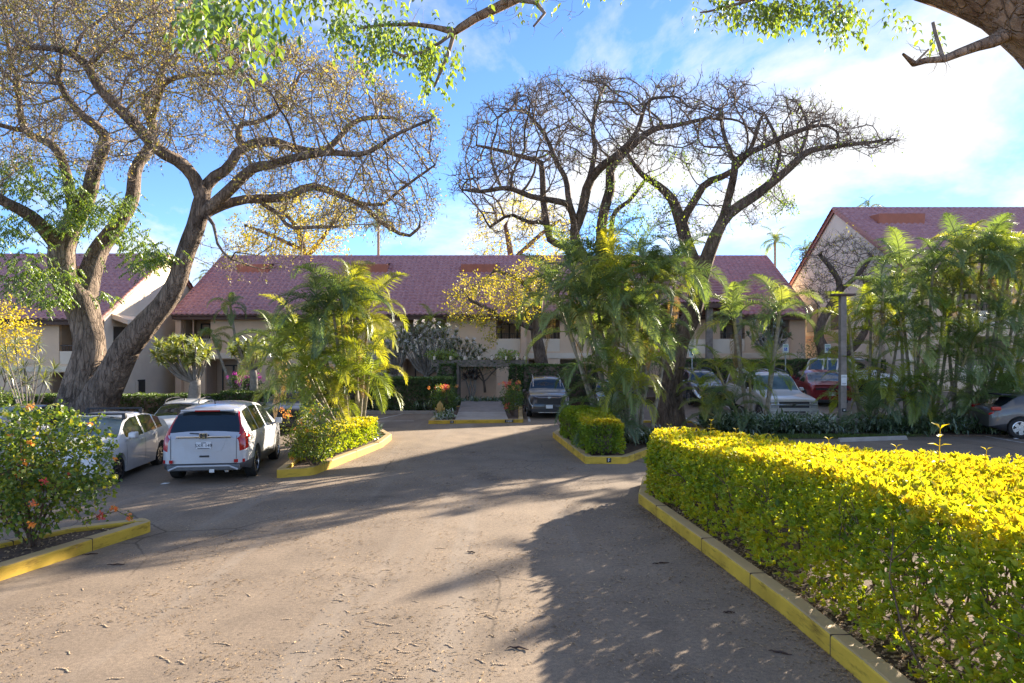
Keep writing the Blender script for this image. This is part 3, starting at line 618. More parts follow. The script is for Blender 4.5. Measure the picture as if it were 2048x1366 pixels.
    for px in (1418, 1350, 1476): MB().box(X_(px - 6, 43.2), X_(px + 6, 43.2), 43.0, 43.35, .3, z - .12).build('porch_post', M['wood'], root)
    MB().box(X_(1352, 43.5), X_(1480, 43.5), 43.36, 43.5, 3.0, 3.9).build('parapet', M['stucco_pale'], root); MB().box(X_(1352, 43.5), X_(1480, 43.5), 43.36, 47, 2.7, 2.98).build('porch_floor', M['stucco'], root)
main_block()
def left_block():
    yf, yb, x0, x1 = 40.2, 55.2, -46.0, -24.0; ze, zr = 5.35, 9.85; y = yf
    root = thing('apartment_block', 'tan apartment block with sunlit gable wall behind the great forked tree', 'building', (x1, yf, 0))
    up = [(118, 205)]; lo = [(100, 200)]
    u0, u1, g0, g1 = 2.35, 4.75, -.4, 1.85
    ops = [(X_(a, y), X_(b, y), u0, u1) for a, b in up] + [(X_(a, y), X_(b, y), g0, g1) for a, b in lo]
    wall_cells(x0, x1 - .26, -1, ze - .12, y, ops).build('wall', M['stucco'], root)
    for a, b in up: balcony(root, X_(a, y), X_(b, y), u0, u1, y, .75)
    for a, b in lo: balcony(root, X_(a, y), X_(b, y), g0, g1, y, 0, rail=False)
    MB().box(x0, x1 - .27, y - .07, y - .003, 1.9, 2.2).build('floor_band', M['stucco_pale'], root)
    gable(root, x1 - .25, yf, yb, -1, ze, zr - .12, 'stucco_pale')
    MB().quad((x0, yb, -1), (x1, yb, -1), (x1, yb, ze), (x0, yb, ze)).build('rear_wall', M['stucco'], root)
    sl = roof(root, x0, x1 + .15, yf, ze, yb, zr, False, True)
    d = 44.6; vent(root, X_(140, d), d, ze + (d - yf) * sl - .05, 2.4, sl)
    # small hooded bay and slot window on the gable
    hy0, hy1 = 40.9, 43.4; hz = 5.0
    V = [(x1 + .01, hy0, hz + .35), (x1 + .01, hy1, hz + .35), (x1 + 1.0, hy1, hz), (x1 + 1.0, hy0, hz)]; V += [(a, b, c - .3) for a, b, c in V]
    mk('bay_hood', V, [(0, 1, 2, 3), (7, 6, 5, 4), (0, 4, 5, 1), (1, 5, 6, 2), (2, 6, 7, 3), (3, 7, 4, 0)], M['stucco_pale'], root)
    MB().box(x1 + .006, x1 + .7, 42.4, 42.65, 2.6, 4.69).build('bay_side', M['stucco_peach'], root)
    w = MB().box(x1 + .003, x1 + .05, 41.1, 42.3, 2.7, 4.6).build('slot_window', M['rail'], root); MB().box(x1 + .052, x1 + .06, 41.2, 42.2, 3.4, 4.5).build('pane', M['winglass'], w)
    MB().box(x1 + .002, x1 + .5, 40.3, 42.39, 1.6, 2.6).build('parapet', M['stucco_pale'], root)
    MB().box(x1 + .003, x1 + .06, 43.5, 43.75, -.6, 1.2).build('door_jamb', M['stucco_pale'], root); MB().box(x1 + .003, x1 + .04, 43.76, 44.6, -.6, 1.3).build('side_door', M['dark'], root)
left_block()
def right_block():
    yf, yb, x0, x1 = 37.6, 54.4, 21.8, 50.0; ze, zr = 7.7, 12.72
    root = thing('apartment_block', 'taller apartment block with pale gable behind the tall palms', 'building', (x0, yf, 0))
    ops = []
    for x in (24.5, 31, 37.5, 44): ops += [(x, x + 3, 4.4, 6.8), (x, x + 3, 1.4, 3.9)]
    wall_cells(x0 + .26, x1, 0, ze - .12, yf, ops).build('wall', M['stucco'], root)
    for o in ops: balcony(root, *o[:4], yf, .9)
    g = gable(root, x0, yf, yb, 0, ze, zr - .12, 'stucco_pale'); gable(root, x1, yf, yb, 0, ze, zr - .12, 'stucco_pale')
    MB().quad((x0, yb, 0), (x1, yb, 0), (x1, yb, ze), (x0, yb, ze)).build('rear_wall', M['stucco'], root)
    for ya, yb_, z0, z1 in ((44.5, 46.6, 4.6, 6.6), (48.6, 50.4, 4.6, 6.6), (44.5, 46.6, 1.4, 3.4)):
        w = MB().box(x0 - .05, x0 - .003, ya, yb_, z0, z1).build('window', M['rail'], root); MB().box(x0 - .06, x0 - .052, ya + .08, yb_ - .08, z0 + .08, z1 - .08).build('pane', M['winglass'], w)
    MB().box(x0 - .06, x0 - .002, yf, yb, 3.85, 4.3).build('floor_band', M['stucco_peach'], root)
    sl = roof(root, x0 - .15, x1, yf, ze, yb, zr, True, False)
    d = 43.4; vent(root, X_(1803, d), d, ze + (d - yf) * sl - .05, 2.9, sl)
    MB().tube([(38.6, 46, zr), (38.6, 46, zr + 1.0)], .02, 5).build('aerial', M['rail'], root)
right_block()
# ------------------------------------------------------------------ cars
def paint(name, rgb, metal=.35, rough=.32, dust=(.42, .36, .29), dustf=.25):
    m, nt, b = nodes(name); N = nt.nodes.new; L = nt.links.new
    tc = N('ShaderNodeTexCoord'); n = N('ShaderNodeTexNoise'); n.inputs['Scale'].default_value = 2.5; n.inputs['Detail'].default_value = 8; n.inputs['Roughness'].default_value = .65; L(tc.outputs['Object'], n.inputs['Vector'])
    cr = N('ShaderNodeValToRGB'); cr.color_ramp.elements[0].position = .42; cr.color_ramp.elements[1].position = .8; cr.color_ramp.elements[0].color = (*rgb, 1); cr.color_ramp.elements[1].color = (*[a * (1 - dustf) + d * dustf for a, d in zip(rgb, dust)], 1)
    L(n.outputs['Fac'], cr.inputs[0]); L(cr.outputs[0], b.inputs['Base Color']); b.inputs['Metallic'].default_value = metal
    rr = N('ShaderNodeMapRange'); rr.inputs['To Min'].default_value = rough; rr.inputs['To Max'].default_value = rough + .2; L(n.outputs['Fac'], rr.inputs[0]); L(rr.outputs[0], b.inputs['Roughness'])
    b.inputs['Coat Weight'].default_value = .8; b.inputs['Coat Roughness'].default_value = .06
    return m
M['silver'] = paint('silver_paint', (.55, .56, .59), .3, .34)
M['white_car'] = paint('white_car_paint', (.72, .71, .69), 0, .4)
M['pale_silver'] = paint('pale_silver_paint', (.68, .70, .72), .2, .35)
M['charcoal'] = paint('charcoal_paint', (.032, .03, .032), .3, .3, dustf=.12)
M['black_car'] = paint('black_car_paint', (.012, .012, .014), .2, .25, dustf=.08)
M['red_car'] = paint('red_car_paint', (.26, .010, .018), .35, .3, dustf=.06)
M['grey_car'] = paint('warm_grey_paint', (.105, .10, .097), .35, .34, dustf=.12)
M['pewter'] = paint('pewter_paint', (.46, .45, .43), .3, .36)
M['glass'] = mat('car_glass', (.015, .02, .022), .05, .3, 2, spec=.8, coat=.6)
M['glass_pale'] = mat('shaded_windscreen', (.10, .15, .15), .05, .4, 2.5, spec=.8, coat=.6)
M['tyre'] = mat('tyre_rubber', (.022, .021, .02), .85, .3, 12, bump=.3)
M['rim'] = mat('alloy_rim', (.55, .55, .56), .25, .1, 12, metal=.9)
M['rim_dark'] = mat('dark_rim_face', (.05, .05, .055), .35, .2, 12, metal=.5)
M['chrome'] = mat('chrome', (.75, .75, .76), .12, .05, 5, metal=1)
M['plastic'] = mat('black_trim_plastic', (.035, .036, .04), .6, .25, 9)
M['cladding'] = mat('grey_cladding', (.11, .115, .125), .55, .2, 9)
M['red_lens'] = mat('red_lens', (.42, .008, .012), .12, .2, 9, coat=.8)
M['clear_lens'] = mat('clear_lens', (.50, .50, .50), .12, .3, 9, coat=.8, metal=.4)
M['amber'] = mat('amber_lens', (.6, .2, .02), .2, .1, 9)
M['plate'] = mat('licence_plate', (.70, .72, .74), .45, .1, 9)
M['plate_ink'] = mat('plate_ink', (.03, .03, .05), .5, .1, 9)
def pchip(P):
    X = np.array([p[0] for p in P], float); Y = np.array([p[1] for p in P], float); h = np.diff(X); dl = np.diff(Y) / h; m = np.zeros(len(X))
    for i in range(1, len(X) - 1):
        if dl[i - 1] * dl[i] > 0: w1, w2 = 2 * h[i] + h[i - 1], h[i] + 2 * h[i - 1]; m[i] = (w1 + w2) / (w1 / dl[i - 1] + w2 / dl[i])
    m[0], m[-1] = dl[0], dl[-1]
    def f(x):
        x = min(max(x, X[0]), X[-1]); i = min(max(int(np.searchsorted(X, x)) - 1, 0), len(h) - 1); t = (x - X[i]) / h[i]
        return ((1 + 2 * t) * (1 - t) ** 2 * Y[i] + t * (1 - t) ** 2 * h[i] * m[i] + t * t * (3 - 2 * t) * Y[i + 1] + t * t * (t - 1) * h[i] * m[i + 1])
    return f
WHEELS = {}
def wheel_meshes(r, w, style):
    key = (round(r, 3), w, style)
    if key in WHEELS: return WHEELS[key]
    b = MB(); Mx = Matrix.Rotation(R(90), 4, 'X'); hw = w / 2; ri = r * .66
    b.lathe([(ri, -hw * .85), (r * .9, -hw), (r * .975, -hw * .86), (r, -hw * .6), (r, hw * .6), (r * .975, hw * .86), (r * .9, hw), (ri, hw * .85)], 30, Mx)
    ty = mesh_np('wheel', np.array([tuple(v) for v in b.V]), b.F, True); ty.materials.append(M['tyre'])
    c = MB(); c.lathe([(ri * 1.0, -hw * .6), (ri * 1.01, hw * .86), (ri * .93, hw * .9), (ri * .9, hw * .5), (ri * .88, -hw * .5)], 30, Mx)
    c.lathe([(.001, hw * .74), (ri * .2, hw * .72), (ri * .24, hw * .55)], 14, Mx)
    n = 5
    for i in range(n):
        for off, th in ((-.13, .05), (.13, .05)) if style != 'plain' else ((0, .11),):
            Q = Matrix.Rotation(2 * math.pi * i / n, 4, 'Y'); Q2 = Q @ Matrix.Rotation(off * .6, 4, 'Y')
            c.box(-th * r / .34, th * r / .34, -hw * .82, -hw * .55, ri * .12, ri * .95, Q2); c.box(-th * r / .34, th * r / .34, hw * .55, hw * .82, ri * .12, ri * .95, Q2)
    rm = mesh_np('rim', np.array([tuple(v) for v in c.V]), c.F); rm.materials.append(M['rim'])
    d = MB(); d.lathe([(.001, hw * .3), (ri * .9, hw * .32)], 20, Mx); d.lathe([(ri * .9, -hw * .32), (.001, -hw * .3)], 20, Mx)
    dk = mesh_np('brake_disc', np.array([tuple(v) for v in d.V]), d.F); dk.materials.append(M['rim_dark'])
    WHEELS[key] = (ty, rm, dk); return WHEELS[key]
def car(name, label, x, y, heading, S):
    """heading: degrees clockwise seen from above, 0 = nose along +Y. Local axes: x forward from the rear bumper, y left, z up. (x, y) is the middle of the car"""
    L_, W = S['L'], S['W']; T, B = pchip(S['top']), pchip(S['belt']); ax, r = S['axles'], S['r']
    a = R(90 - heading); root = thing(name, label, S.get('cat', 'car'), (0, 0, 0), a, S.get('group'))
    root.location = (x - math.cos(a) * L_ / 2, y - math.sin(a) * L_ / 2, (gz(x - math.cos(a) * L_ / 2, y - math.sin(a) * L_ / 2)))
    root.rotation_euler[1] = -math.atan2(gz(x + math.cos(a) * L_ * .4, y + math.sin(a) * L_ * .4) - gz(x - math.cos(a) * L_ * .4, y - math.sin(a) * L_ * .4), L_ * .8)
    plan = pchip(S['plan']) if 'plan' in S else pchip([(0, .84), (.08, .93), (.3, .985), (.8, 1), (L_ - 1.3, 1), (L_ - .6, .965), (L_ - .2, .88), (L_ - .05, .78), (L_, .70)])
    sill = S.get('sill', .27); ra = r * 1.15
    cuts = {0, L_, .03, .07, .12, L_ - .03, L_ - .08, L_ - .15, *S.get('cuts', ())}
    for w in S['windows']: cuts |= {w[0], w[1]}
    cuts |= {*S['ws'], *S['rg']}
    for q in ax: cuts |= {q + ra * math.cos(t) for t in np.linspace(0, math.pi, 15)}
    xs = sorted(c for c in cuts | set(np.linspace(.2, L_ - .2, 56)) if 0 <= c <= L_); xs = [c for i, c in enumerate(xs) if i == 0 or c - xs[i - 1] > .008]
    rows = []
    for q in xs:
        w = W / 2 * plan(q); t = T(q); b = min(B(q), t - .025); zb = sill + S.get('nose', .06) * (sst((q - L_ + .5) / .5)) + S.get('tail', .1) * sst((.45 - q) / .45)
        for c in ax:
            if abs(q - c) < ra: zb = max(zb, r + math.sqrt(ra * ra - (q - c) ** 2))
        gh = t - b; w4 = w * S.get('wbelt', .955); w5 = w4 - S.get('tumble', .30) * gh - .015; k = S.get('crown', .035)
        z1, z2, z3 = max(zb + .01, .47 * b), max(zb + .02, .74 * b), max(zb + .03, .93 * b)
        rows.append([(w * .88, min(zb + .03, z1)), (w * .965, zb), (w * 1.0, z1), (w * 1.0, z2), (w * .985, z3), (w4, b), (w5, b + gh * .88), (w5 - .045, t - gh * .03), (w5 * .5, t + k * .7), (0, t + k)])
    nR = len(rows[0]); V = []
    for q, rw in zip(xs, rows):
        for s in (1, -1):
            for (yy, zz) in rw: V.append((q, s * yy, zz))
    parts = {}
    cl = S['classify']
    def put(nm, f): parts.setdefault(nm, []).append(f)
    for i in range(len(xs) - 1):
        xm = (xs[i] + xs[i + 1]) / 2; gh = T(xm) - min(B(xm), T(xm) - .025)
        for s in (0, 1):
            for j in range(nR - 1):
                p = (i * 2 + s) * nR + j; q = ((i + 1) * 2 + s) * nR + j; f = (p, q, q + 1, p + 1) if s else (p, p + 1, q + 1, q)
                nm = 'body'
                if j == 5 and gh > .1:
                    for wi, (w0, w1) in enumerate(S['windows']):
                        if w0 < xm < w1: nm = ('side_window', wi, s)
                if j >= 7 and S['ws'][0] < xm < S['ws'][1]: nm = 'windscreen'
                if j >= 7 and S['rg'][0] < xm < S['rg'][1]: nm = 'rear_window'
                if j <= 1 and S.get('clad'): nm = 'cladding'
                n2 = cl(xm, j, s) if cl else None
                put(n2 if n2 and nm in ('body', 'cladding') else nm, f)
    for e, i in ((0, 0), (1, len(xs) - 1)):
        for j in range(nR - 1):
            p = (i * 2) * nR + j; q = (i * 2 + 1) * nR + j; f = (p, q, q + 1, p + 1) if e == 0 else (p, p + 1, q + 1, q)
            n2 = S['cap'](e, j) if 'cap' in S else None
            put(n2 or ('cladding' if S.get('clad') and j <= 1 else 'body'), f)
    PM = {'body': S['paint'], 'windscreen': S.get('ws_mat', 'glass'), 'rear_window': 'glass', 'cladding': S.get('clad') or S['paint'], 'tail_light': 'red_lens', 'headlight': 'clear_lens', 'grille': 'plastic', 'trim': 'plastic', 'bumper': S.get('bumper', S['paint'])}
    Vn = np.array(V)
    for nm, fs in parts.items():
        key = nm[0] if isinstance(nm, tuple) else nm
        if key in ('tail_light', 'headlight') and not isinstance(nm, tuple):
            groups = [[f for f in fs if np.mean([V[k][1] for k in f]) > 0], [f for f in fs if np.mean([V[k][1] for k in f]) <= 0]]
        else: groups = [fs]
        for g in groups:
            if not g: continue
            ids = sorted({k for f in g for k in f}); mp = {k: i for i, k in enumerate(ids)}
            o = mk(key, Vn[ids], [tuple(mp[k] for k in f) for f in g], M[PM.get(key, 'glass') if key != 'side_window' else 'glass'], root, True, local=True)
            if key == 'body':
                import bmesh
                bm = bmesh.new(); bm.from_mesh(o.data); bmesh.ops.remove_doubles(bm, verts=bm.verts, dist=.0005)
                for e in bm.edges: e.smooth = not (len(e.link_faces) == 2 and e.calc_face_angle(0) > R(38))
                bm.to_mesh(o.data); bm.free()
    # underbody and wheels
    MB().box(.5, L_ - .45, -W / 2 + .24, W / 2 - .24, .22, .55).build('underbody', M['plastic'], root, local=True)
    for q in ax: MB().box(q - ra, q + ra, -W / 2 + .12, W / 2 - .12, .28, r + ra - .02).build('wheel_well', M['plastic'], root, local=True)
    ty, rm, dk = wheel_meshes(r, S.get('tw', .21), S.get('rim', 'double'))
    for q in ax:
        for s in (1, -1):
            o = bpy.data.objects.new('wheel', ty); col.objects.link(o); o.parent = root; o.location = (q, s * (W / 2 - .115), r)
            o.rotation_euler = (0, random.uniform(0, 6), 0 if s > 0 else 0)
            for nm, me in (('rim', rm), ('brake_disc', dk)): c = bpy.data.objects.new(nm, me); col.objects.link(c); c.parent = o
    # mirrors, handles
    mx = S['ws'][0] + .62 * (S['ws'][1] - S['ws'][0]) if 'mirror' not in S else S['mirror']
    for s in (1, -1):
        yb_ = s * W / 2 * .94; zb_ = B(mx) + .1
        V_, F_ = [], []
        b = MB(); P = [(-.09, .06, -.075), (.08, .06, -.055), (.10, .22, -.05), (-.09, .24, -.085), (-.09, .06, .075), (.06, .06, .065), (.08, .21, .06), (-.09, .24, .085)]
        b.add([(mx + p[0], yb_ + s * p[1], zb_ + p[2]) for p in P], [(0, 3, 2, 1), (4, 5, 6, 7), (0, 1, 5, 4), (1, 2, 6, 5), (2, 3, 7, 6), (3, 0, 4, 7)])
        b.box(mx - .03, mx + .03, min(yb_ - s * .03, yb_ + s * .08), max(yb_ - s * .03, yb_ + s * .08), zb_ - .1, zb_ - .04)
        o = b.build('mirror', M[S.get('mirror_mat', S['paint'])], root, local=True); bevel(o, .03, 3)
        for (w0, w1) in S['windows'][-2:]:
            MB().box(w0 + .08, w0 + .28, s * (W / 2) - .015, s * (W / 2) + .03, B(w0) * .88, B(w0) * .88 + .035).build('door_handle', M[S.get('handle', S['paint'])], root, local=True)
        for q in S.get('seams', ()):
            zt, zb2 = B(q) * .985, sill + .1
            m_ = MB()
            for z0, z1 in zip(np.linspace(zb2, zt, 9)[:-1], np.linspace(zb2, zt, 9)[1:]):
                def yy(z):
                    b_ = B(q); w = W / 2 * plan(q); zz = [sill, .47 * b_, .74 * b_, .93 * b_, b_]; ww = [.965, 1, 1, .985, S.get('wbelt', .955)]
                    return np.interp(z, zz, ww) * w + .0025
                m_.quad((q - .006, s * yy(z0), z0), (q + .006, s * yy(z0), z0), (q + .006, s * yy(z1), z1), (q - .006, s * yy(z1), z1))
            m_.build('door_seam', M['plastic'], root, local=True)
    if 'extra' in S: S['extra'](root, S, T, B)
    return root
def lb(root, name, m, x0, x1, y0, y1, z0, z1, bv=.008, lab=None):
    o = MB().box(x0, x1, y0, y1, z0, z1).build(name, M[m], root, local=True)
    if bv: bevel(o, bv, 2)
    if lab: o['label'] = lab
    return o
def plate(root, x, z, txt, out, back=True, w=.305, h=.155):
    """out: -1 rear, +1 front"""
    p = lb(root, 'licence_plate', 'plate', min(x, x + out * .012), max(x, x + out * .012), -w / 2, w / 2, z - h / 2, z + h / 2, .004)
    if txt:
        o = lettering(txt, .098, (x + out * .0135, 0, z - .003), (R(90), 0, R(-90) if out < 0 else R(90)), M['plate_ink'], p)
        lb(p, 'plate_band', 'plate_ink', min(x + out * .012, x + out * .0135), max(x + out * .012, x + out * .0135), -w / 2 + .03, w / 2 - .03, z - h / 2 + .008, z - h / 2 + .022, 0)
        lb(p, 'plate_band', 'plate_ink', min(x + out * .012, x + out * .0135), max(x + out * .012, x + out * .0135), -.05, .05, z + h / 2 - .03, z + h / 2 - .014, 0)
    return p
def rails(root, x0, x1, W, T, m='plastic', yo=.30):
    for s in (1, -1):
        P = [(x0 + (x1 - x0) * t, s * (W * yo + .0), T(x0 + (x1 - x0) * t) + (.075 if 0.04 < t < .96 else .0)) for t in (0, .05, .25, .5, .75, .95, 1)]
        MB().tube(P, .02, 6).build('roof_rail', M[m], root, local=True)

# silver compact crossover, tail towards the camera
def crv_extra(root, S, T, B):
    x = -.004
    lb(root, 'chrome_bar', 'chrome', -.03, .03, -.56, .56, .985, 1.03, .012)
    e = lb(root, 'emblem', 'chrome', -.045, -.03, -.085, .085, .975, 1.10, .02)
    for q in (-.045, .045): lb(e, 'emblem_stroke', 'plastic', -.05, -.046, q - .018, q + .014, .995, 1.085, 0)
    lb(e, 'emblem_stroke', 'plastic', -.05, -.046, -.03, .03, 1.035, 1.055, 0)
    b = MB(); b.add([(-.006, -.46, .965), (-.006, .46, .965), (-.006, .36, .70), (-.006, -.36, .70), (.03, -.46, .965), (.03, .46, .965), (.03, .36, .70), (.03, -.36, .70)], [(0, 3, 2, 1), (0, 1, 5, 4), (1, 2, 6, 5), (2, 3, 7, 6), (3, 0, 4, 7)])
    b.build('plate_recess', M['silver'], root, local=True)
    plate(root, -.008, .83, 'SXR 149', -1)
    lb(root, 'tailgate_handle', 'plastic', -.014, .01, -.11, .09, .575, .615, .01)
    for s in (1, -1):
        b = MB(); y0, y1 = s * .62, s * .80
        b.add([(-.03, y0, .455), (.05, y1 + s * .03, .455), (.05, y1 + s * .03, .525), (-.03, y0, .525), (.05, y0, .455), (.16, y1, .455), (.16, y1, .525), (.05, y0, .525)], [(0, 1, 2, 3), (0, 4, 5, 1), (3, 2, 6, 7), (1, 5, 6, 2), (0, 3, 7, 4)]); b.build('reflector', M['red_lens'], root, local=True)
    b = MB(); P = [(-.03, -.70, .31), (-.035, -.52, .39), (-.035, .52, .39), (-.03, .70, .31)]
    b.tube(P, .022, 6); b.build('bumper_trim', M['silver'], root, local=True)
    lb(root, 'lower_bumper', 'cladding', -.028, .2, -.74, .74, .29, .42, .03); lb(root, 'hitch_cover', 'white_paint', -.045, -.02, -.22, -.12, .25, .32, .005)
    lb(root, 'spoiler', 'silver', .30, .52, -.56, .56, 1.535, 1.57, .012); lb(root, 'brake_light', 'red_lens', .285, .30, -.26, .26, 1.53, 1.56, .004)
    w = MB().tube([(.02, -.10, 1.045), (.05, .12, 1.075), (.07, .30, 1.085)], .014, 6).build('wiper', M['plastic'], root, local=True)
    MB().tube([(.9, 0, 1.66), (.84, 0, 1.76)], .012, 6).build('aerial', M['plastic'], root, local=True)
    b = MB()
    for s in (1, -1):
        pts = [(-.0075, s * .665, .43), (-.0075, s * .665, .985), (.02, s * .67, 1.03)]
        for p, q in zip(pts[:-1], pts[1:]): b.quad((p[0], p[1] - .005, p[2]), (p[0], p[1] + .005, p[2]), (q[0], q[1] + .005, q[2]), (q[0], q[1] - .005, q[2]))
    b.quad((-.0075, -.66, .427), (-.0075, .66, .427), (-.0075, .66, .437), (-.0075, -.66, .437)); b.build('tailgate_seam', M['plastic'], root, local=True)
    lb(root, 'exhaust', 'rim', .02, .4, -.5, -.42, .24, .30, .01)
CRV = dict(L=4.55, W=1.82, top=[(0, .97), (.05, 1.03), (.12, 1.12), (.40, 1.50), (.52, 1.555), (.9, 1.61), (1.6, 1.645), (2.2, 1.63), (2.75, 1.555), (3.35, 1.18), (3.5, 1.10), (3.9, 1.03), (4.3, .92), (4.48, .76), (4.55, .58)],
           belt=[(0, .95), (.25, 1.04), (1.0, 1.06), (2.2, 1.02), (3.3, .98), (4.0, .95), (4.55, .55)], axles=(.95, 3.57), r=.345, tw=.225, sill=.27, tail=.07,
           windows=[(.55, 1.22), (1.3, 2.12), (2.22, 3.05)], ws=(2.72, 3.36), rg=(.10, .40), paint='silver', clad='cladding', tumble=.42, seams=(1.26, 2.17, 3.25), cuts=(.34,),
           plan=[(0, .80), (.06, .90), (.2, .965), (.6, 1), (3.3, 1), (3.95, .965), (4.35, .88), (4.5, .78), (4.55, .70)],
           classify=lambda x, j, s: 'tail_light' if (j == 6 and .05 < x < .47) or (j == 5 and x < .2) or (j == 4 and x < .34) or (j == 3 and x < .2) else ('headlight' if j in (3, 4) and x > 3.95 else None), extra=crv_extra)
car('silver_crossover', 'silver compact crossover with its tail to the camera, plate SXR 149', -6.95, 16.85, -9, CRV)
# white hybrid hatch, nose towards the camera
def insight_extra(root, S, T, B):
    L_ = S['L']
    lb(root, 'number_plate_holder', 'plastic', L_ - .02, L_ + .012, -.2, .2, .33, .45, .01)
    for q in (1.55, 2.55):
        o = MB().tube([(q, -.62, T(q) + .10), (q, .62, T(q) + .10)], .022, 8).build('roof_bar', M['plastic'], root, local=True)
        for s in (1, -1): lb(o, 'bar_foot', 'plastic', q - .05, q + .05, s * .60 - .04, s * .60 + .04, T(q) - .02, T(q) + .09, .01)
    lb(root, 'lower_grille', 'plastic', L_ - .06, L_ + .012, -.45, .45, .34, .52, .02); plate(root, L_ + .013, .43, '', 1)
    MB().tube([(3.05, -.55, 1.03), (3.2, .1, .985)], .012, 6).build('wiper', M['plastic'], root, local=True)
INS = dict(L=4.38, W=1.70, top=[(0, .86), (.05, 1.0), (.25, 1.10), (.9, 1.32), (1.7, 1.42), (2.3, 1.40), (2.6, 1.33), (3.25, .98), (3.4, .93), (3.9, .84), (4.2, .72), (4.33, .58), (4.38, .45)],
           belt=[(0, .84), (.4, 1.0), (1.2, .97), (2.4, .92), (3.2, .88), (3.9, .80), (4.38, .42)], axles=(.85, 3.40), r=.30, tw=.19, sill=.2, tail=.08, windows=[(.7, 1.05), (1.12, 1.9), (1.98, 2.95)], ws=(2.5, 3.27), rg=(.25, .95), ws_mat='glass_pale',
           paint='white_car', tumble=.36, seams=(1.08, 1.95, 3.05), classify=lambda x, j, s: 'headlight' if (j == 4 and 3.72 < x < 4.25) or (j == 3 and 3.98 < x < 4.27) else ('tail_light' if j in (4,) and x < .25 else None), extra=insight_extra)
car('white_hatchback', 'dusty white hatchback with roof bars facing the camera beside the silver crossover', -9.56, 15.95, 171, INS)
SEDAN = dict(INS); SEDAN.update(L=4.6, W=1.78, paint='white_car', extra=None, top=[(0, .8), (.05, .98), (.7, 1.06), (1.3, 1.36), (2.0, 1.43), (2.5, 1.40), (3.2, 1.0), (3.4, .95), (4.1, .84), (4.45, .7), (4.6, .5)], belt=[(0, .78), (.6, .98), (1.4, .95), (3.2, .88), (4.2, .78), (4.6, .48)], axles=(.95, 3.6), windows=[(1.2, 1.95), (2.03, 2.95)], ws=(2.55, 3.2), rg=(.72, 1.3), seams=(1.98, 3.0), classify=lambda x, j, s: 'headlight' if j == 4 and x > 4.05 else ('tail_light' if j == 4 and x < .3 else None)); SEDAN.pop('extra')
car('white_sedan', 'white sedan half hidden behind the near bougainvillea', -12.4, 15.6, 171, SEDAN)
def suv_extra(root, S, T, B): rails(root, .7, 2.7, S['W'], T); lb(root, 'roof_aerial', 'plastic', 2.2, 2.34, -.02, .02, T(2.3) + .02, T(2.3) + .09, .01)
SUV = dict(CRV); SUV.update(L=4.6, extra=suv_extra, paint='pale_silver', classify=lambda x, j, s: 'headlight' if j in (3, 4) and x > 4.05 else ('tail_light' if j in (3, 4) and x < .28 else None))
car('silver_wagon', 'pale silver sport wagon parked under the great tree behind the white hatchback', -11.6, 24.2, 168, SUV)
SED2 = dict(SEDAN); SED2.update(paint='charcoal')
car('dark_sedan', 'dark sedan with pale screen at the foot of the forked trunk', -17.6, 24.6, 172, SED2)
SUV2 = dict(SUV); SUV2.update(paint='black_car')
car('black_wagon', 'black sport wagon behind the orange bougainvillea and palms', -8.9, 27.6, 172, SUV2)
# charcoal three-row SUV facing the camera
def ascent_extra(root, S, T, B):
    L_ = S['L']; x = L_ - .02
    lb(root, 'upper_grille', 'plastic', x - .08, x + .025, -.55, .55, .66, .96, .03)
    for i in range(4): lb(root, 'grille_slat', 'rim_dark', x + .02, x + .035, -.50, .50, .69 + i * .06, .705 + i * .06, 0)
    b = MB().tube([(x - .10, -.74, 1.00), (x + .02, -.45, .93), (x + .03, 0, .93), (x + .02, .45, .93), (x - .10, .74, 1.00)], .022, 6).build('grille_bar', M['chrome'], root, local=True)
    em = MB().lathe([(.001, .012), (.07, .012), (.085, 0)], 20, Matrix.Translation((x + .045, 0, .93)) @ Matrix.Rotation(R(90), 4, 'Y') @ Matrix.Diagonal((.6, 1, 1, 1))).build('emblem', M['rim'], root, local=True)
    lb(root, 'lower_bumper', 'plastic', x - .1, x + .03, -.80, .80, .26, .46, .04); plate(root, x + .031, .53, '', 1)
    for s in (1, -1):
        lb(root, 'fog_lamp', 'clear_lens', x - .08, x + .02, s * .72 - .05, s * .72 + .05, .44, .54, .02)
    rails(root, 1.0, 3.4, S['W'], T, 'rim', .33)
    MB().tube([(3.35, -.6, 1.17), (3.5, .1, 1.14)], .012, 6).build('wiper', M['plastic'], root, local=True)
    lb(root, 'skid_plate', 'rim', x - .05, x + .035, -.5, .5, .25, .29, .01)
ASC = dict(L=4.99, W=1.93, top=[(0, 1.05), (.06, 1.12), (.35, 1.60), (.6, 1.74), (1.4, 1.81), (2.4, 1.80), (2.95, 1.72), (3.55, 1.24), (3.7, 1.17), (4.3, 1.10), (4.75, 1.0), (4.93, .85), (4.99, .6)], belt=[(0, 1.03), (.4, 1.13), (2.4, 1.08), (3.5, 1.04), (4.4, 1.0), (4.99, .58)],
           axles=(1.02, 3.91), r=.37, tw=.235, sill=.3, windows=[(.6, 1.3), (1.4, 2.3), (2.4, 3.3)], ws=(2.93, 3.56), rg=(.08, .36), paint='charcoal', clad='plastic', seams=(1.35, 2.35, 3.45), tumble=.3,
           plan=[(0, .84), (.08, .93), (.4, 1), (3.9, 1), (4.5, .975), (4.8, .92), (4.95, .84), (4.99, .78)], classify=lambda x, j, s: 'headlight' if j == 4 and x > 4.5 else ('tail_light' if j in (4,) and x < .4 else None), extra=ascent_extra)
car('charcoal_suv', 'charcoal three-row wagon facing the camera beside the concrete path', 1.62, 32.9, 179, ASC)
SUV3 = dict(SUV2); car('black_wagon', 'black wagon glimpsed through the palm stems right of the charcoal one', 4.55, 32.6, 176, SUV3)
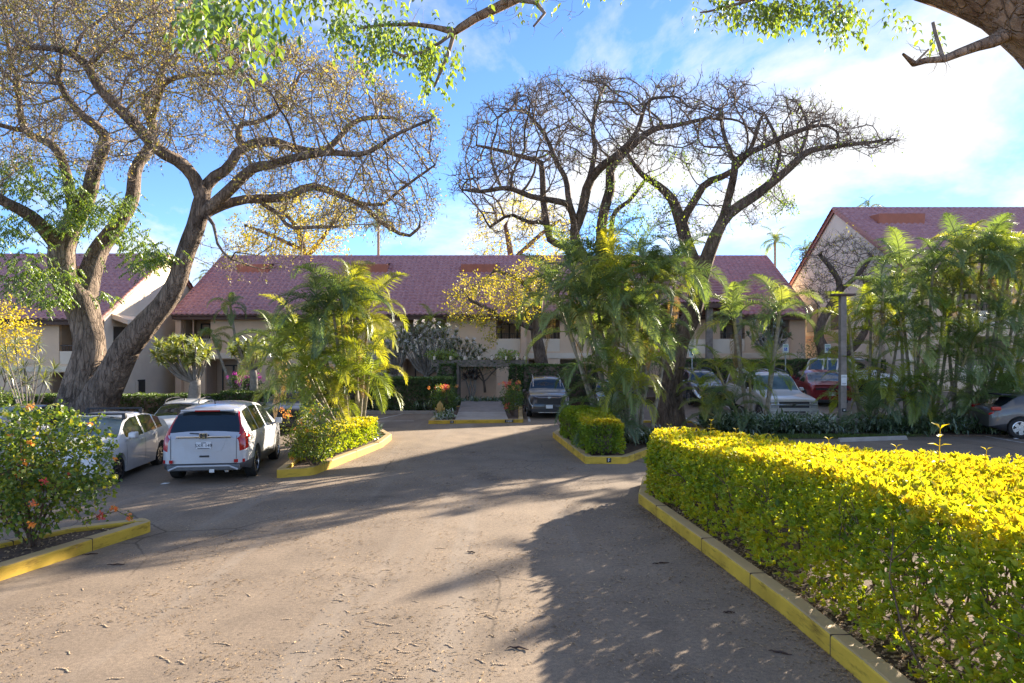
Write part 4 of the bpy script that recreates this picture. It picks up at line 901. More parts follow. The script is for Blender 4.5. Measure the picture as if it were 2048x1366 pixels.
# pewter pickup-based wagon, nose to the camera
def sub_extra(root, S, T, B):
    L_ = S['L']; x = L_ - .01
    lb(root, 'upper_grille', 'plastic', x - .05, x + .014, -.60, .60, .925, 1.02, .01); lb(root, 'lower_grille', 'plastic', x - .05, x + .014, -.60, .60, .775, .865, .01)
    lb(root, 'grille_bar', 'chrome', x - .03, x + .03, -.93, .93, .872, .918, .012)
    b = MB(); b.add([(x + .04, y, z) for y, z in ((-.14, .875), (-.055, .875), (-.055, .845), (.045, .845), (.055, .875), (.14, .885), (.14, .915), (.055, .915), (.055, .945), (-.045, .945), (-.055, .915), (-.14, .905))] + [(x + .02, y, z) for y, z in ((-.14, .875), (-.055, .875), (-.055, .845), (.045, .845), (.055, .875), (.14, .885), (.14, .915), (.055, .915), (.055, .945), (-.045, .945), (-.055, .915), (-.14, .905))], [tuple(range(12))] + [(i, 12 + i, 12 + (i + 1) % 12, (i + 1) % 12) for i in range(12)])
    b.build('emblem', M['chrome'], root, local=True)
    for s in (1, -1):
        lb(root, 'headlight', 'clear_lens', x - .15, x + .012, s * .78 - .15, s * .78 + .15, .925, 1.04, .015); lb(root, 'turn_signal', 'clear_lens', x - .15, x + .012, s * .78 - .15, s * .78 + .15, .775, .86, .015)
    lb(root, 'bumper', 'pewter', x - .2, x + .09, -.97, .97, .50, .72, .04); lb(root, 'bumper_slot', 'plastic', x + .085, x + .094, -.42, .42, .60, .655, .004); lb(root, 'bumper_valance', 'plastic', x - .2, x + .05, -.9, .9, .36, .5, .02)
    lb(root, 'tow_hook', 'rim', x - .05, x + .08, -.5, -.44, .42, .48, .01)
    rails(root, .8, 3.2, S['W'], T, 'plastic', .36)
    for q in (1.2, 2.8): MB().tube([(q, -.72, T(q) + .09), (q, .72, T(q) + .09)], .02, 6).build('cross_bar', M['plastic'], root, local=True)
    MB().tube([(3.52, -.6, 1.28), (3.66, .1, 1.25)], .014, 6).build('wiper', M['plastic'], root, local=True)
SUB = dict(L=5.4, W=2.0, top=[(0, 1.1), (.05, 1.25), (.2, 1.78), (.5, 1.85), (1.8, 1.89), (2.9, 1.86), (3.2, 1.78), (3.75, 1.28), (3.9, 1.21), (4.7, 1.16), (5.2, 1.10), (5.36, 1.03), (5.4, .95)], belt=[(0, 1.08), (.3, 1.2), (3.6, 1.17), (4.6, 1.11), (5.2, 1.04), (5.4, .9)], axles=(1.1, 4.4), r=.39, tw=.25, sill=.38, windows=[(.4, 1.4), (1.5, 2.4), (2.5, 3.5)], ws=(3.18, 3.78), rg=(.05, .2), paint='pewter', seams=(1.45, 2.45, 3.6), tumble=.2,
           plan=[(0, .93), (.1, .97), (.4, 1), (4.9, 1), (5.25, .985), (5.38, .96), (5.4, .95)], classify=lambda x, j, s: 'tail_light' if j in (3, 4) and x < .2 else None, extra=sub_extra, ws_mat='glass_pale')
car('pewter_wagon', 'pale pewter full-size wagon with roof bars behind the ferns', 10.95, 29.35, 179, SUB)
# red fastback
def red_extra(root, S, T, B):
    lb(root, 'tail_light', 'plastic', -.012, .03, -.72, .72, .80, .93, .02); lb(root, 'light_ring', 'red_lens', -.018, -.012, -.70, .70, .90, .918, 0); plate(root, -.006, .62, '', -1)
    lb(root, 'lower_bumper', 'plastic', -.02, .2, -.7, .7, .2, .36, .03); lb(root, 'lip_spoiler', 'red_car', -.02, .12, -.75, .75, 1.02, 1.055, .01)
RED = dict(L=5.0, W=1.9, top=[(0, .92), (.05, 1.02), (.75, 1.08), (1.75, 1.43), (2.3, 1.48), (2.8, 1.43), (3.5, 1.07), (3.7, 1.02), (4.5, .94), (4.85, .8), (5.0, .55)], belt=[(0, .9), (.6, 1.03), (1.8, .99), (3.4, .96), (4.4, .9), (5.0, .52)], axles=(1.05, 4.1), r=.35, tw=.24, sill=.23, windows=[(1.4, 2.2), (2.28, 3.2)], ws=(2.85, 3.5), rg=(.78, 1.72), paint='red_car', seams=(2.24, 3.3), classify=lambda x, j, s: None, extra=red_extra,
           plan=[(0, .90), (.1, .96), (.5, 1), (4, 1), (4.6, .95), (4.9, .86), (5, .78)])
car('red_fastback', 'dark red fastback with its tail to the camera behind the pewter wagon', 15.3, 34.3, 9, RED)
def jeep_extra(root, S, T, B): rails(root, .6, 2.6, S['W'], T); lb(root, 'spare_panel', 'plastic', -.02, .02, -.3, .3, 1.28, 1.5, .02); lb(root, 'roof_vent', 'plastic', .1, .22, -.75, -.25, T(.15) - .02, T(.15) + .05, .02)
JEEP = dict(SUB); JEEP.update(L=4.4, W=1.8, paint='white_car', extra=jeep_extra, axles=(.9, 3.5), top=[(0, 1.1), (.05, 1.3), (.15, 1.78), (.4, 1.86), (2.5, 1.86), (2.7, 1.78), (3.1, 1.25), (3.3, 1.17), (4.2, 1.1), (4.4, .9)], belt=[(0, 1.08), (.3, 1.15), (3.0, 1.12), (4.2, 1.0), (4.4, .85)], windows=[(.25, 1.1), (1.2, 1.95), (2.05, 2.85)], ws=(2.65, 3.1), rg=(.05, .15), seams=(1.15, 2.0), ws_mat='glass', plan=[(0, .93), (.1, .97), (.4, 1), (3.9, 1), (4.25, .98), (4.4, .94)])
car('white_jeep', 'boxy white off-roader half hidden by palm stems beside the lamp post', 18.1, 36.6, 150, JEEP)
car('black_wagon', 'black wagon in the shade between the dark tree trunk and the palms', 9.4, 34.6, 176, SUV3)
# warm grey coupe crossover cut by the right edge
def chr_extra(root, S, T, B):
    for s in (1, -1):
        lb(root, 'tail_light', 'red_lens', .03, .32, s * .80 - .06, s * .80 + .06, .93, 1.06, .03)
    lb(root, 'roof_spoiler', 'plastic', .42, .75, -.55, .55, 1.43, 1.47, .012)
CHR = dict(L=4.36, W=1.79, top=[(0, .85), (.06, .98), (.3, 1.06), (.85, 1.40), (1.3, 1.50), (2.0, 1.55), (2.5, 1.50), (3.2, 1.10), (3.35, 1.04), (4.0, .92), (4.28, .72), (4.36, .52)], belt=[(0, .83), (.4, 1.04), (1.1, 1.13), (2.0, 1.04), (3.1, .98), (4.0, .88), (4.36, .5)], axles=(.86, 3.5), r=.35, tw=.225, sill=.26, windows=[(1.05, 1.85), (1.93, 2.95)], ws=(2.48, 3.2), rg=(.32, .86), paint='grey_car', clad='plastic', seams=(1.9, 3.1), classify=lambda x, j, s: 'tail_light' if j == 4 and x < .12 else None, extra=chr_extra, tumble=.4,
           plan=[(0, .80), (.1, .90), (.4, .985), (.86, 1.02), (1.4, .985), (3.0, .985), (3.5, 1.01), (4.0, .93), (4.36, .72)])
car('grey_crossover', 'warm grey coupe crossover cut off by the right edge of the photo', 18.45, 23.3, 104, CHR)
# ------------------------------------------------------------------ clipped hedges
def hedge_shell(poly, hfun, z0, nside, ntop, depth=.16, und=.05):
    """points, outward normals and a 0..1 height for leaf sprigs on the sides and top of a clipped hedge"""
    P = np.array(poly, float); n = len(P); s = 1 if area2(poly) > 0 else -1
    seg = np.roll(P, -1, 0) - P; ln = np.linalg.norm(seg, axis=1); cum = np.concatenate([[0], np.cumsum(ln)])
    t = RNG.random(nside) * cum[-1]; k = np.clip(np.searchsorted(cum, t) - 1, 0, n - 1); f = (t - cum[k]) / ln[k]
    base = P[k] + seg[k] * f[:, None]; nn = np.stack([seg[k][:, 1], -seg[k][:, 0]], 1) / ln[k][:, None] * s
    h = np.array([hfun(x, y) for x, y in base]); u = RNG.random(nside) ** .85; z = z0 + (h - z0) * u
    wob = und * (np.sin(base[:, 0] * 2.1 + z * 3) + np.sin(base[:, 1] * 2.7 - z * 4.1) + .6 * np.sin(base[:, 1] * 7.3 + z * 9))
    dep = RNG.exponential(depth, nside); round_ = .12 * np.maximum(0, (u - .85) / .15) ** 2 - .07 * np.maximum(0, (.35 - u) / .35)
    C = np.stack([base[:, 0] + nn[:, 0] * (wob - dep - round_), base[:, 1] + nn[:, 1] * (wob - dep - round_), z], 1)
    N1 = np.stack([nn[:, 0], nn[:, 1], np.full(nside, .35)], 1)
    T = samplepoly(poly, ntop); ht = np.array([hfun(x, y) for x, y in T]) + .035 * np.sin(T[:, 0] * 3.1) * np.sin(T[:, 1] * 2.6) + .02 * np.sin(T[:, 0] * 9 + T[:, 1] * 7)
    dt = RNG.exponential(depth * .45, ntop)
    C2 = np.stack([T[:, 0], T[:, 1], ht - dt], 1); N2 = np.tile(np.array([[0, 0, 1.]]), (ntop, 1))
    return np.concatenate([C, C2]), nrm(np.concatenate([N1, N2])), np.concatenate([u, np.full(ntop, 1.)]), np.concatenate([dep, dt])
def sprigs(C, Nn, ln, wd, per=5, spread=1.1):
    n = len(C); Cc = np.repeat(C, per, 0); Dn = np.repeat(Nn, per, 0)
    D = nrm(Dn + rdir(n * per) * spread * .8 + np.array([0, 0, .35])); No = nrm(Dn * .7 + rdir(n * per) * .7 + np.array([0, 0, .5]))
    l = ln * RNG.uniform(.45, 1.4, n * per)
    return leaves_np(Cc + rdir(n * per) * ln * .25, D, No, l, l * wd / ln * 1.0)
def hedge(name, label, poly, hfun, z0, nside, ntop, leaf, wd, m, tonefun, per=5, depth=.16, thin=None, stems=True, core=.3, group=None, cat='hedge'):
    if not callable(hfun): h_ = hfun; hfun = lambda x, y: h_
    c = np.mean(np.array(poly), 0); root = thing(name, label, cat, (c[0], c[1], gz(c[0], c[1])), 0, group)
    C, Nn, u, dep = hedge_shell(poly, hfun, z0, nside, ntop, depth)
    if thin is not None: keep = RNG.random(len(C)) < thin(C, u); C, Nn, u, dep = C[keep], Nn[keep], u[keep], dep[keep]
    V, Fa = sprigs(C, Nn, leaf, wd, per)
    tn = np.repeat(np.clip(tonefun(C, Nn, u, dep), 0, 1), per); tn = np.clip(tn + RNG.normal(0, .09, len(tn)), 0, 1)
    mk('foliage', V, Fa, m, root, tone=np.repeat(tn, 5), kind='stuff')
    if core == 0:                       # loose inner leaves instead of a solid heart
        T = samplepoly(poly, int(ntop * .3)); hh = np.array([hfun(x, y) for x, y in T]); z = z0 + (hh - z0) * (.5 + .42 * RNG.random(len(T))); V, Fa = sprigs(np.stack([T[:, 0], T[:, 1], z], 1), rdir(len(T)), leaf * 1.2, wd * 1.4, per); mk('inner_leaves', V, Fa, m, root, tone=np.repeat(np.clip(RNG.normal(.12, .1, len(V) // 5), 0, 1), 5), kind='stuff')
    if core:
        Q = inset(list(poly), core); n = len(Q)
        Vc = [(x, y, z0 + (.05 if z0 < .5 else 0)) for x, y in Q] + [(x, y, hfun(x, y) - core * .55) for x, y in Q]
        Vc, Fc = [(x, y, z) for x, y, z in Vc], [tuple(range(n, 2 * n))] + [(i, (i + 1) % n, n + (i + 1) % n, n + i) for i in range(n)]
        mk('inner_growth', Vc, Fc, M['twig_dark'], root)
    if stems:
        T = samplepoly(poly, stems if stems is not True else 60); h = np.array([hfun(x, y) for x, y in T]); P0 = np.stack([T[:, 0], T[:, 1], np.full(len(T), z0 - .05)], 1)
        D = nrm(np.stack([RNG.normal(0, .3, len(T)), RNG.normal(0, .3, len(T)), np.ones(len(T))], 1)); V, Fa, tip, d = twigs_np(P0, D, (h - z0) * .95, .014, .35)
        V2, F2, _, _ = twigs_np(np.repeat(tip, 3, 0) - np.repeat(d, 3, 0) * .3, np.repeat(d, 3, 0) + rdir(3 * len(tip)), .4, .007, .5)
        mk('stems', *join_np([(V, Fa), (V2, F2)]), M['stem'], root, kind='stuff')
    return root
RH = [(2.60, 12.75), (3.02, 9.6), (3.20, 7.6), (3.27, 6.0), (3.27, 4.2), (3.2, 1.6), (7.6, 1.6), (7.6, 7.9), (5.8, 8.5), (5.05, 9.9), (4.85, 12.1), (4.1, 13.5), (2.95, 14.0)]
def rh_h(x, y): return 1.23 + .30 * sst((12.5 - y) / 6.0)
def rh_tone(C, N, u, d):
    top = sst_np((u - .80) / .16); return .33 + .36 * RNG.random(len(C)) ** 1.2 + top * .28 - np.minimum(d, .3) * .6 + .14 * (u < .45)  # lower leaves toned yellower, painting in light that filters through the hedge
def sst_np(t): t = np.clip(t, 0, 1); return t * t * (3 - 2 * t)
def rh_thin(C, u):
    lowp = (u < .42) & (C[:, 1] < 11); return np.where(lowp, .82 + .16 * (np.sin(C[:, 1] * 3.7) > -.1), 1.0) * np.where((C[:, 0] > 4.4) & (u < .97), .22, 1) * np.where((np.sin(C[:, 1] * 5.1 + 2 * C[:, 2]) * np.sin(C[:, 2] * 6.3 + C[:, 1] * 1.7) > .62) & (u < .9), .35, 1)
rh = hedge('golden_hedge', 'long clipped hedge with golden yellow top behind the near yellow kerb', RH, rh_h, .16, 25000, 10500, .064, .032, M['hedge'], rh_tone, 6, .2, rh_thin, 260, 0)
def shoot(root, base, h, n, leaf, m, name='tall_shoot', label=None, lean=(0, 0)):
    """upright shoot with paired leaves"""
    P0 = Vector(base); V, Fa = tube([P0, P0 + Vector((lean[0] * .5, lean[1] * .5, h * .5)), P0 + Vector((lean[0], lean[1], h))], [.006, .005, .003], 5)
    o = mk(name, V, Fa, M['hedge'] if m is None else m, root, tone=np.full(len(V), .85))
    C, D, N_ = [], [], []
    for i in range(n):
        t = .25 + .75 * i / max(1, n - 1)
        for s in (0, math.pi):
            a = s + i * 1.2 + .4; C.append(P0 + Vector((lean[0] * t, lean[1] * t, h * t))); D.append(Vector((math.cos(a), math.sin(a), .35 + .5 * (t > .9)))); N_.append(Vector((-math.cos(a) * .3, -math.sin(a) * .3, 1)))
    V, Fa = leaves_np(np.array(C), np.array(D), np.array(N_), leaf, leaf * .45); mk('leaf', V, Fa, M['hedge'], o, tone=np.full(len(V), .93), local=False) if False else None
    q = mk('shoot_leaves', V, Fa, M['hedge'], root, tone=np.full(len(V), .93), kind='stuff')
    if label: o['label'] = label
for px, py, d, h, lf in ((1877, 925, 7.4, .42, .12), (1420, 872, 12.6, .30, .09), (1336, 868, 13.2, .16, .08), (1540, 884, 11.4, .14, .08), (1655, 906, 10, .16, .08), (1790, 905, 8.6, .13, .08), (1970, 905, 8.2, .12, .08), (1470, 870, 12.8, .12, .07)):
    x = X_(px, d); shoot(rh, (x, d, rh_h(x, d) - .08), h + .08, 5 if h > .25 else 3, lf, None, lean=(.02, 0))
MH = [(1.98, 17.75), (2.82, 17.75), (2.9, 20.3), (2.6, 22.9), (1.75, 23.4), (1.62, 22.6)]
hedge('golden_hedge', 'short block of clipped golden hedge on the wedge shaped island', MH, lambda x, y: 1.10 + .06 * math.sin(y * 1.3), .18, 7000, 2600, .06, .034, M['hedge'], lambda C, N, u, d: .16 + .22 * RNG.random(len(C)) + sst_np((u - .8) / .16) * .5 * sst_np((21 - C[:, 1]) / 3) + sst_np((u - .8) / .16) * .1 - d * .6 + .25 * (N[:, 0] > .6), 5, .1, None, 60, .22)  # sunlight painted into leaf tone: yellower on the top's front and the right side
LH = [(-4.75, 16.9), (-4.2, 20.6), (-4.3, 21.8), (-5.2, 21.8), (-5.4, 16.9)]
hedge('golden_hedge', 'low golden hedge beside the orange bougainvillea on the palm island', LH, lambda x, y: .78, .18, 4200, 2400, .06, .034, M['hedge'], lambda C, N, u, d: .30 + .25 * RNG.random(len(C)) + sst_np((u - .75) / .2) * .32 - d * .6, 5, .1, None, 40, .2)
def green_box(label, x0, x1, y0, y1, z0, h, ns, nt, leaf=.085, tone=0.0, name='green_hedge'):
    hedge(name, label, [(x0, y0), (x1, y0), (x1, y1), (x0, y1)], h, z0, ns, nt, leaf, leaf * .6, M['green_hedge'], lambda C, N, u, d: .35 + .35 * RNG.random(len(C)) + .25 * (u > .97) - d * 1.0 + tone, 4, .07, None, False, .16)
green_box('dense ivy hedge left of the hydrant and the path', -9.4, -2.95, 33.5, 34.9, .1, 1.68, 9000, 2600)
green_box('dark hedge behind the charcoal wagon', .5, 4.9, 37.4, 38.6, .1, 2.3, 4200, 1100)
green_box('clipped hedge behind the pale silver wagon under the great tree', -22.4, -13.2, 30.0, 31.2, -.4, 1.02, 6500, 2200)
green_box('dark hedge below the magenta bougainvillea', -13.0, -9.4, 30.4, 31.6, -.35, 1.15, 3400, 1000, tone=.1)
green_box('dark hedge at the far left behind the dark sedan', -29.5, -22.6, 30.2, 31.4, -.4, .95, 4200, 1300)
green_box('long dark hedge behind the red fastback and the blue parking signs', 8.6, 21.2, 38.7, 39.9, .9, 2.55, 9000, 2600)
green_box('ivy pillar at the left end of the trellis', -4.05, -3.1, 37.6, 38.6, .1, 2.35, 1500, 200)
green_box('ivy pillar at the right end of the trellis', -.15, .42, 37.6, 38.4, .1, 2.3, 1200, 150)

# ------------------------------------------------------------------ palms
M['litter_frond'] = leafmat('dead_palm_leaf', [(0, (.26, .17, .09)), (1, (.42, .29, .15))], .3, .03, obj_random=True)
def frond_mesh(name, length, e0, drop, nl, lmax, m, wid=.032, vang=.5, hang=.35, seed=1):
    rg = np.random.default_rng(seed); n = 14; P = [Vector((0, 0, 0))]; a = e0
    for i in range(n): a = e0 - drop * ((i + 1) / n) ** 1.25; P.append(P[-1] + Vector((math.cos(R(a)), 0, math.sin(R(a)))) * length / n)
    V, Fa = tube(P, [.016 * (1 - .85 * i / n) * length / 2 + .002 for i in range(n + 1)], 4); Vs = [np.array([tuple(v) for v in V])]; Fs = [np.array(Fa)]; cnt = len(V)
    C, D, Sd, U = [], [], [], []; Ln = []
    for i in range(nl):
        t = .16 + .84 * i / (nl - 1); q = t * n; k = min(int(q), n - 1); p = P[k].lerp(P[k + 1], q - k); tg = (P[k + 1] - P[k]).normalized(); up = Vector((0, 1, 0)).cross(tg) * -1
        if up.z < 0 and abs(tg.z) < .9: up = -up
        prof = math.sin(math.pi * min(1, (.10 + .90 * t)) ** .75) ** .6 if t < .98 else .25
        for s in (1, -1):
            fw = .45 + .8 * t + rg.normal(0, .08); d = (Vector((0, s, 0)) + tg * fw + up * (vang + rg.normal(0, .12))).normalized()
            C.append(p); D.append(d); Ln.append(lmax * max(.22, prof) * rg.uniform(.85, 1.12)); U.append(up)
    C, D, U = [np.array([tuple(v) for v in A]) for A in (C, D, U)]; Ln = np.array(Ln)[:, None]; S = nrm(np.cross(D, U)); w = wid * np.ones_like(Ln)
    mid = C + D * Ln * .5; tip = C + nrm(D - np.array([0, 0, hang])) * Ln * 1.0
    A_ = np.stack([C - S * w * .25, C + S * w * .25, mid + S * w * .5, mid - S * w * .5, tip], 1).reshape(-1, 3); b = (np.arange(len(C)) * 5)[:, None]
    q4 = b + np.array([[0, 1, 2, 3]]); t3 = b + np.array([[3, 2, 4]])
    allV = np.concatenate([Vs[0], A_]); faces = [tuple(f) for f in Fs[0]] + [tuple(f + cnt) for f in q4] + [tuple(f + cnt) for f in t3]
    me = mesh_np(name, allV, faces); me.materials.append(m); return me
E0 = [(86, 85), (74, 120), (62, 135), (48, 130), (32, 115), (14, 90)]
FR = {'areca': [frond_mesh('frond', 2.15, e, d, 50, .58, M['palm'], .027, .55, .45, i) for i, (e, d) in enumerate(E0)],
      'gold': [frond_mesh('frond', 1.9, e, d, 44, .52, M['palm_gold'], .027, .5, .4, 20 + i) for i, (e, d) in enumerate(E0)],
      'coco': [frond_mesh('frond', 3.6, e, d, 40, .85, M['palm'], .06, .15, .55, 40 + i) for i, (e, d) in enumerate(E0)],
      'slim': [frond_mesh('frond', 1.7, e - 10, d + 10, 32, .5, M['palm'], .045, .3, .5, 60 + i) for i, (e, d) in enumerate(E0)]}
FR['dead'] = [frond_mesh('dead_frond', 1.6, -55, 35, 26, .42, M['litter_frond'], .022, .05, .8, 80 + i) for i in range(2)]
def palm(name, label, stems, kind='areca', nfr=9, rs=.055, fl=1.0, group=None, cat='palm', shaft=True, basecurve=.5):
    """stems: [(base xyz, top xyz, kind or None, frond scale)]"""
    b0 = Vector(stems[0][0]); root = thing(name, label, cat, b0, 0, group)
    for st in stems:
        b, t = Vector(st[0]), Vector(st[1]); kd = (st[2] if len(st) > 2 and st[2] else kind); kd = 'gold' if kd == 'areca' and random.random() < .22 else kd; sc = (st[3] if len(st) > 3 else 1.0) * fl; nf = st[4] if len(st) > 4 else nfr
        L_ = (t - b).length; mid = b.lerp(t, .5) + Vector((b.x - t.x, b.y - t.y, 0)) * (-.18 * basecurve) ; k = max(6, int(L_ / .12)); P = []; Rd = []
        for i in range(k + 1):
            u = i / k; P.append(b * (1 - u) ** 2 + mid * 2 * u * (1 - u) + t * u * u); Rd.append(rs * (1.25 - .45 * u) * (1.08 if i % 2 else .96))
        if L_ > .5: V, Fa = tube(P, Rd, 8); mk('stem', V, Fa, M['palm_stem'], root)
        tg = (P[-1] - P[-3]).normalized()
        if shaft: V, Fa = tube([P[-1] - tg * .25, P[-1] + tg * .2, P[-1] + tg * .45], [rs * .9, rs * .95, rs * .4], 8); mk('crownshaft', V, Fa, M['palm_green_stem'], root, True)
        az = random.uniform(0, 6.28)
        for i in range(nf):
            v = min(5, int(6 * (i + random.uniform(0, .9)) / nf)); me = FR[kd][v]; o = bpy.data.objects.new('frond', me); col.objects.link(o); o.parent = root
            az += 2.4 + random.uniform(-.35, .35); o.location = P[-1] + tg * (.3 - .3 * i / nf) - b0
            o.rotation_euler = (random.uniform(-.35, .35), random.uniform(-.15, .15), az); s = sc * random.uniform(.82, 1.12); o.scale = (s, s, s)
        if kd in ('areca', 'gold') and L_ > 2.2 and random.random() < .6:
            o = bpy.data.objects.new('dead_frond', FR['dead'][random.randrange(2)]); col.objects.link(o); o.parent = root; o.location = P[-1] - b0; o.rotation_euler = (0, 0, random.uniform(0, 6.28)); o['label'] = 'dry brown hanging frond'
    return root
def G3(px, py, d, dz=0): x = X_(px, d); return (x, d, gz(x, d) + .1 + dz)
def stems_px(L): return [((*G3(b[0], 0, b[1]),), at(*t), *r) for b, t, *r in L]
j = lambda: random.uniform(-.6, .6)
# palm island, left of the road
palm('areca_palm', 'feathery palm clump rising from the island beside the silver crossover', stems_px([((700, 22.3), (684, 636, 22.2)), ((716, 22.6), (735, 640, 22.8)), ((690, 22.0), (640, 655, 21.8)), ((684, 22.8), (600, 690, 23.0)), ((722, 23.0), (700, 600, 23.6)), ((705, 22.4), (665, 610, 22.0)), ((690, 22.0), (622, 760, 21.6), 'gold'), ((720, 21.8), (735, 775, 21.5), 'gold'), ((700, 21.8), (690, 770, 21.2), 'gold'), ((684, 22.8), (575, 750, 23.2)), ((712, 22.8), (715, 700, 22.2), 'gold'), ((700, 22.5), (650, 712, 22.4)), ((690, 23), (560, 700, 23.4)), ((715, 22), (670, 805, 21.4), 'gold'), ((700, 22), (600, 800, 21.8))]), nfr=10)
# palm island by the road, centre
palm('areca_palm', 'broad palm clump with ringed stems on the wedge shaped island', stems_px([((1211, 21.4), (1142, 668, 21.2)), ((1236, 21.6), (1178, 625, 21.2)), ((1255, 22.2), (1190, 590, 22.0)), ((1268, 21.6), (1245, 575, 21.4)), ((1280, 22.4), (1300, 590, 22.2)), ((1262, 21.2), (1228, 660, 20.9)), ((1250, 22.6), (1290, 690, 22.0)), ((1275, 22.8), (1322, 575, 23.2)), ((1250, 21.6), (1222, 770, 21.0)), ((1262, 21.0), (1255, 800, 20.5)), ((1222, 22.2), (1120, 615, 22.4)), ((1248, 22.6), (1215, 545, 23.0)), ((1270, 21.6), (1275, 640, 21.0)), ((1275, 22.3), (1270, 720, 21.6)), ((1236, 20.8), (1225, 850, 20.3)), ((1300, 22.4), (1350, 560, 22.8)), ((1240, 22.2), (1150, 560, 22.8)), ((1265, 22), (1285, 530, 22.4))]), nfr=10)
# fern strip, centre right
palm('areca_palm', 'twin slender palms leaning over the pewter wagon', stems_px([((1500, 25.2), (1470, 655, 25.2)), ((1528, 25.0), (1557, 640, 25.0))]), nfr=9, fl=.95, rs=.075)
palm('areca_palm', 'low yellow-green palm clump in front of the pewter wagon', stems_px([((1505, 25.3), (1500, 770, 24.9), 'gold'), ((1490, 25.4), (1440, 752, 25.2), 'gold'), ((1530, 25.2), (1540, 748, 25.0), 'gold'), ((1478, 25.2), (1425, 830, 24.6)), ((1486, 25.0), (1470, 820, 24.3)), ((1470, 25.6), (1410, 790, 25.6))]), nfr=8, fl=.72)
palm('areca_palm', 'tall golden palm clump just right of the lamp post', stems_px([((1722, 25.6), (1700, 660, 25.2), 'gold'), ((1736, 25.9), (1742, 640, 25.8)), ((1750, 25.4), (1765, 610, 25.2)), ((1762, 25.9), (1795, 680, 25.9), 'gold'), ((1730, 25.2), (1716, 790, 24.9), 'gold'), ((1745, 25.1), (1780, 800, 24.7), 'gold'), ((1730, 26), (1690, 720, 26.2), 'gold'), ((1740, 25.6), (1740, 840, 24.4))]), nfr=8)
palm('areca_palm', 'tall shaded palm clump in the middle of the right-hand planting', stems_px([((1812, 25.4), (1802, 650, 25.2)), ((1826, 25.9), (1845, 590, 25.9)), ((1842, 25.6), (1865, 550, 25.4)), ((1858, 25.2), (1885, 650, 25.0)), ((1835, 25.1), (1830, 700, 24.6)), ((1868, 25.9), (1905, 600, 26.2)), ((1850, 25.0), (1862, 790, 24.4)), ((1820, 25.0), (1812, 800, 24.4), 'gold'), ((1862, 25.3), (1930, 720, 25.0)), ((1830, 26.2), (1800, 560, 26.4)), ((1840, 25.3), (1860, 860, 24.5))]), nfr=10, fl=.95)
palm('areca_palm', 'tallest palm clump at the right edge above the grey crossover', stems_px([((1905, 26.0), (1925, 530, 25.8)), ((1925, 26.2), (1965, 520, 26.4)), ((1950, 25.8), (2008, 560, 25.6)), ((1972, 26.2), (2050, 540, 26.4)), ((1960, 25.6), (1998, 660, 25.2)), ((1940, 25.5), (1945, 700, 25.0)), ((1990, 26.0), (2055, 660, 25.8)), ((1930, 25.4), (1952, 800, 24.8)), ((1912, 25.9), (1890, 590, 26.6)), ((1970, 26.2), (2020, 535, 27.4)), ((1950, 25.6), (2000, 790, 25.4)), ((2000, 26.3), (2075, 600, 27)), ((1985, 25.8), (2030, 740, 25.6)), ((1935, 26.4), (1940, 520, 27)), ((1960, 26.4), (1985, 525, 27)), ((1990, 26.5), (2060, 540, 27.2)), ((1960, 25.4), (1975, 840, 24.9)), ((1980, 26), (2040, 800, 26.4))]), nfr=10, fl=1.0)
# slender palms by the building
palm('slender_palm', 'left of two slender palms against the tan wall of the long block', [((*G3(478, 0, 44.2),), at(428, 682, 44), 'slim', 1.0, 9)], rs=.09, basecurve=.2)
palm('slender_palm', 'taller right of two slender palms against the tan wall of the long block', [((*G3(492, 0, 44.6),), at(462, 620, 44.6), 'slim', 1.0, 9)], rs=.09, basecurve=.2)
palm('balcony_palm', 'bright palm filling the upper balcony above the blossom trees', [(at(862, 690, 45.6), at(862, 652, 45.4), 'gold', .8, 9)], rs=.06, shaft=False)
palm('coconut_palm', 'distant coconut palm above the roof left of centre', [((X_(757, 70), 70, 0), at(757, 452, 70), 'coco', .7, 13)], rs=.17, basecurve=.1)
palm('coconut_palm', 'distant coconut palm leaning behind the right end of the long roof', [((X_(1552, 72), 72, 0), at(1550, 488, 72), 'coco', .62, 13)], rs=.16, basecurve=.3)
palm('coconut_palm', 'palm top peeping over the ridge of the taller right-hand block', [((X_(1738, 75), 75, 0), at(1738, 422, 75), 'coco', .6, 12)], rs=.16, basecurve=.1)
palm('coconut_palm', 'dim coconut palm in the gap between the left block and the long block', [((X_(428, 80), 80, 0), at(424, 560, 80), 'coco', .8, 13)], rs=.17, basecurve=.1)
palm('coconut_palm', 'small palm tops behind the gable of the taller right-hand block', [((X_(1612, 78), 78, 0), at(1612, 508, 78), 'coco', .6, 12)], rs=.16, basecurve=.1)
# ------------------------------------------------------------------ trees
def resample(P, Rd, step):
    out = [P[0]]; ro = [Rd[0]]
    # Catmull-Rom through the points
    n = len(P); Q = []; q = []
    for i in range(n - 1):
        p0, p1, p2, p3 = P[max(i - 1, 0)], P[i], P[i + 1], P[min(i + 2, n - 1)]
        for s in np.linspace(0, 1, 12, endpoint=False):
            Q.append(.5 * ((2 * p1) + (p2 - p0) * s + (2 * p0 - 5 * p1 + 4 * p2 - p3) * s * s + (3 * p1 - p0 - 3 * p2 + p3) * s ** 3)); q.append(Rd[i] * (1 - s) + Rd[i + 1] * s)
    Q.append(P[-1]); q.append(Rd[-1]); acc = 0
    for a, b, r in zip(Q[:-1], Q[1:], q[1:]):
        acc += np.linalg.norm(b - a)
        if acc >= step: out.append(b); ro.append(r); acc = 0
    if np.linalg.norm(out[-1] - Q[-1]) > step * .3: out.append(Q[-1]); ro.append(q[-1])
    return out, ro
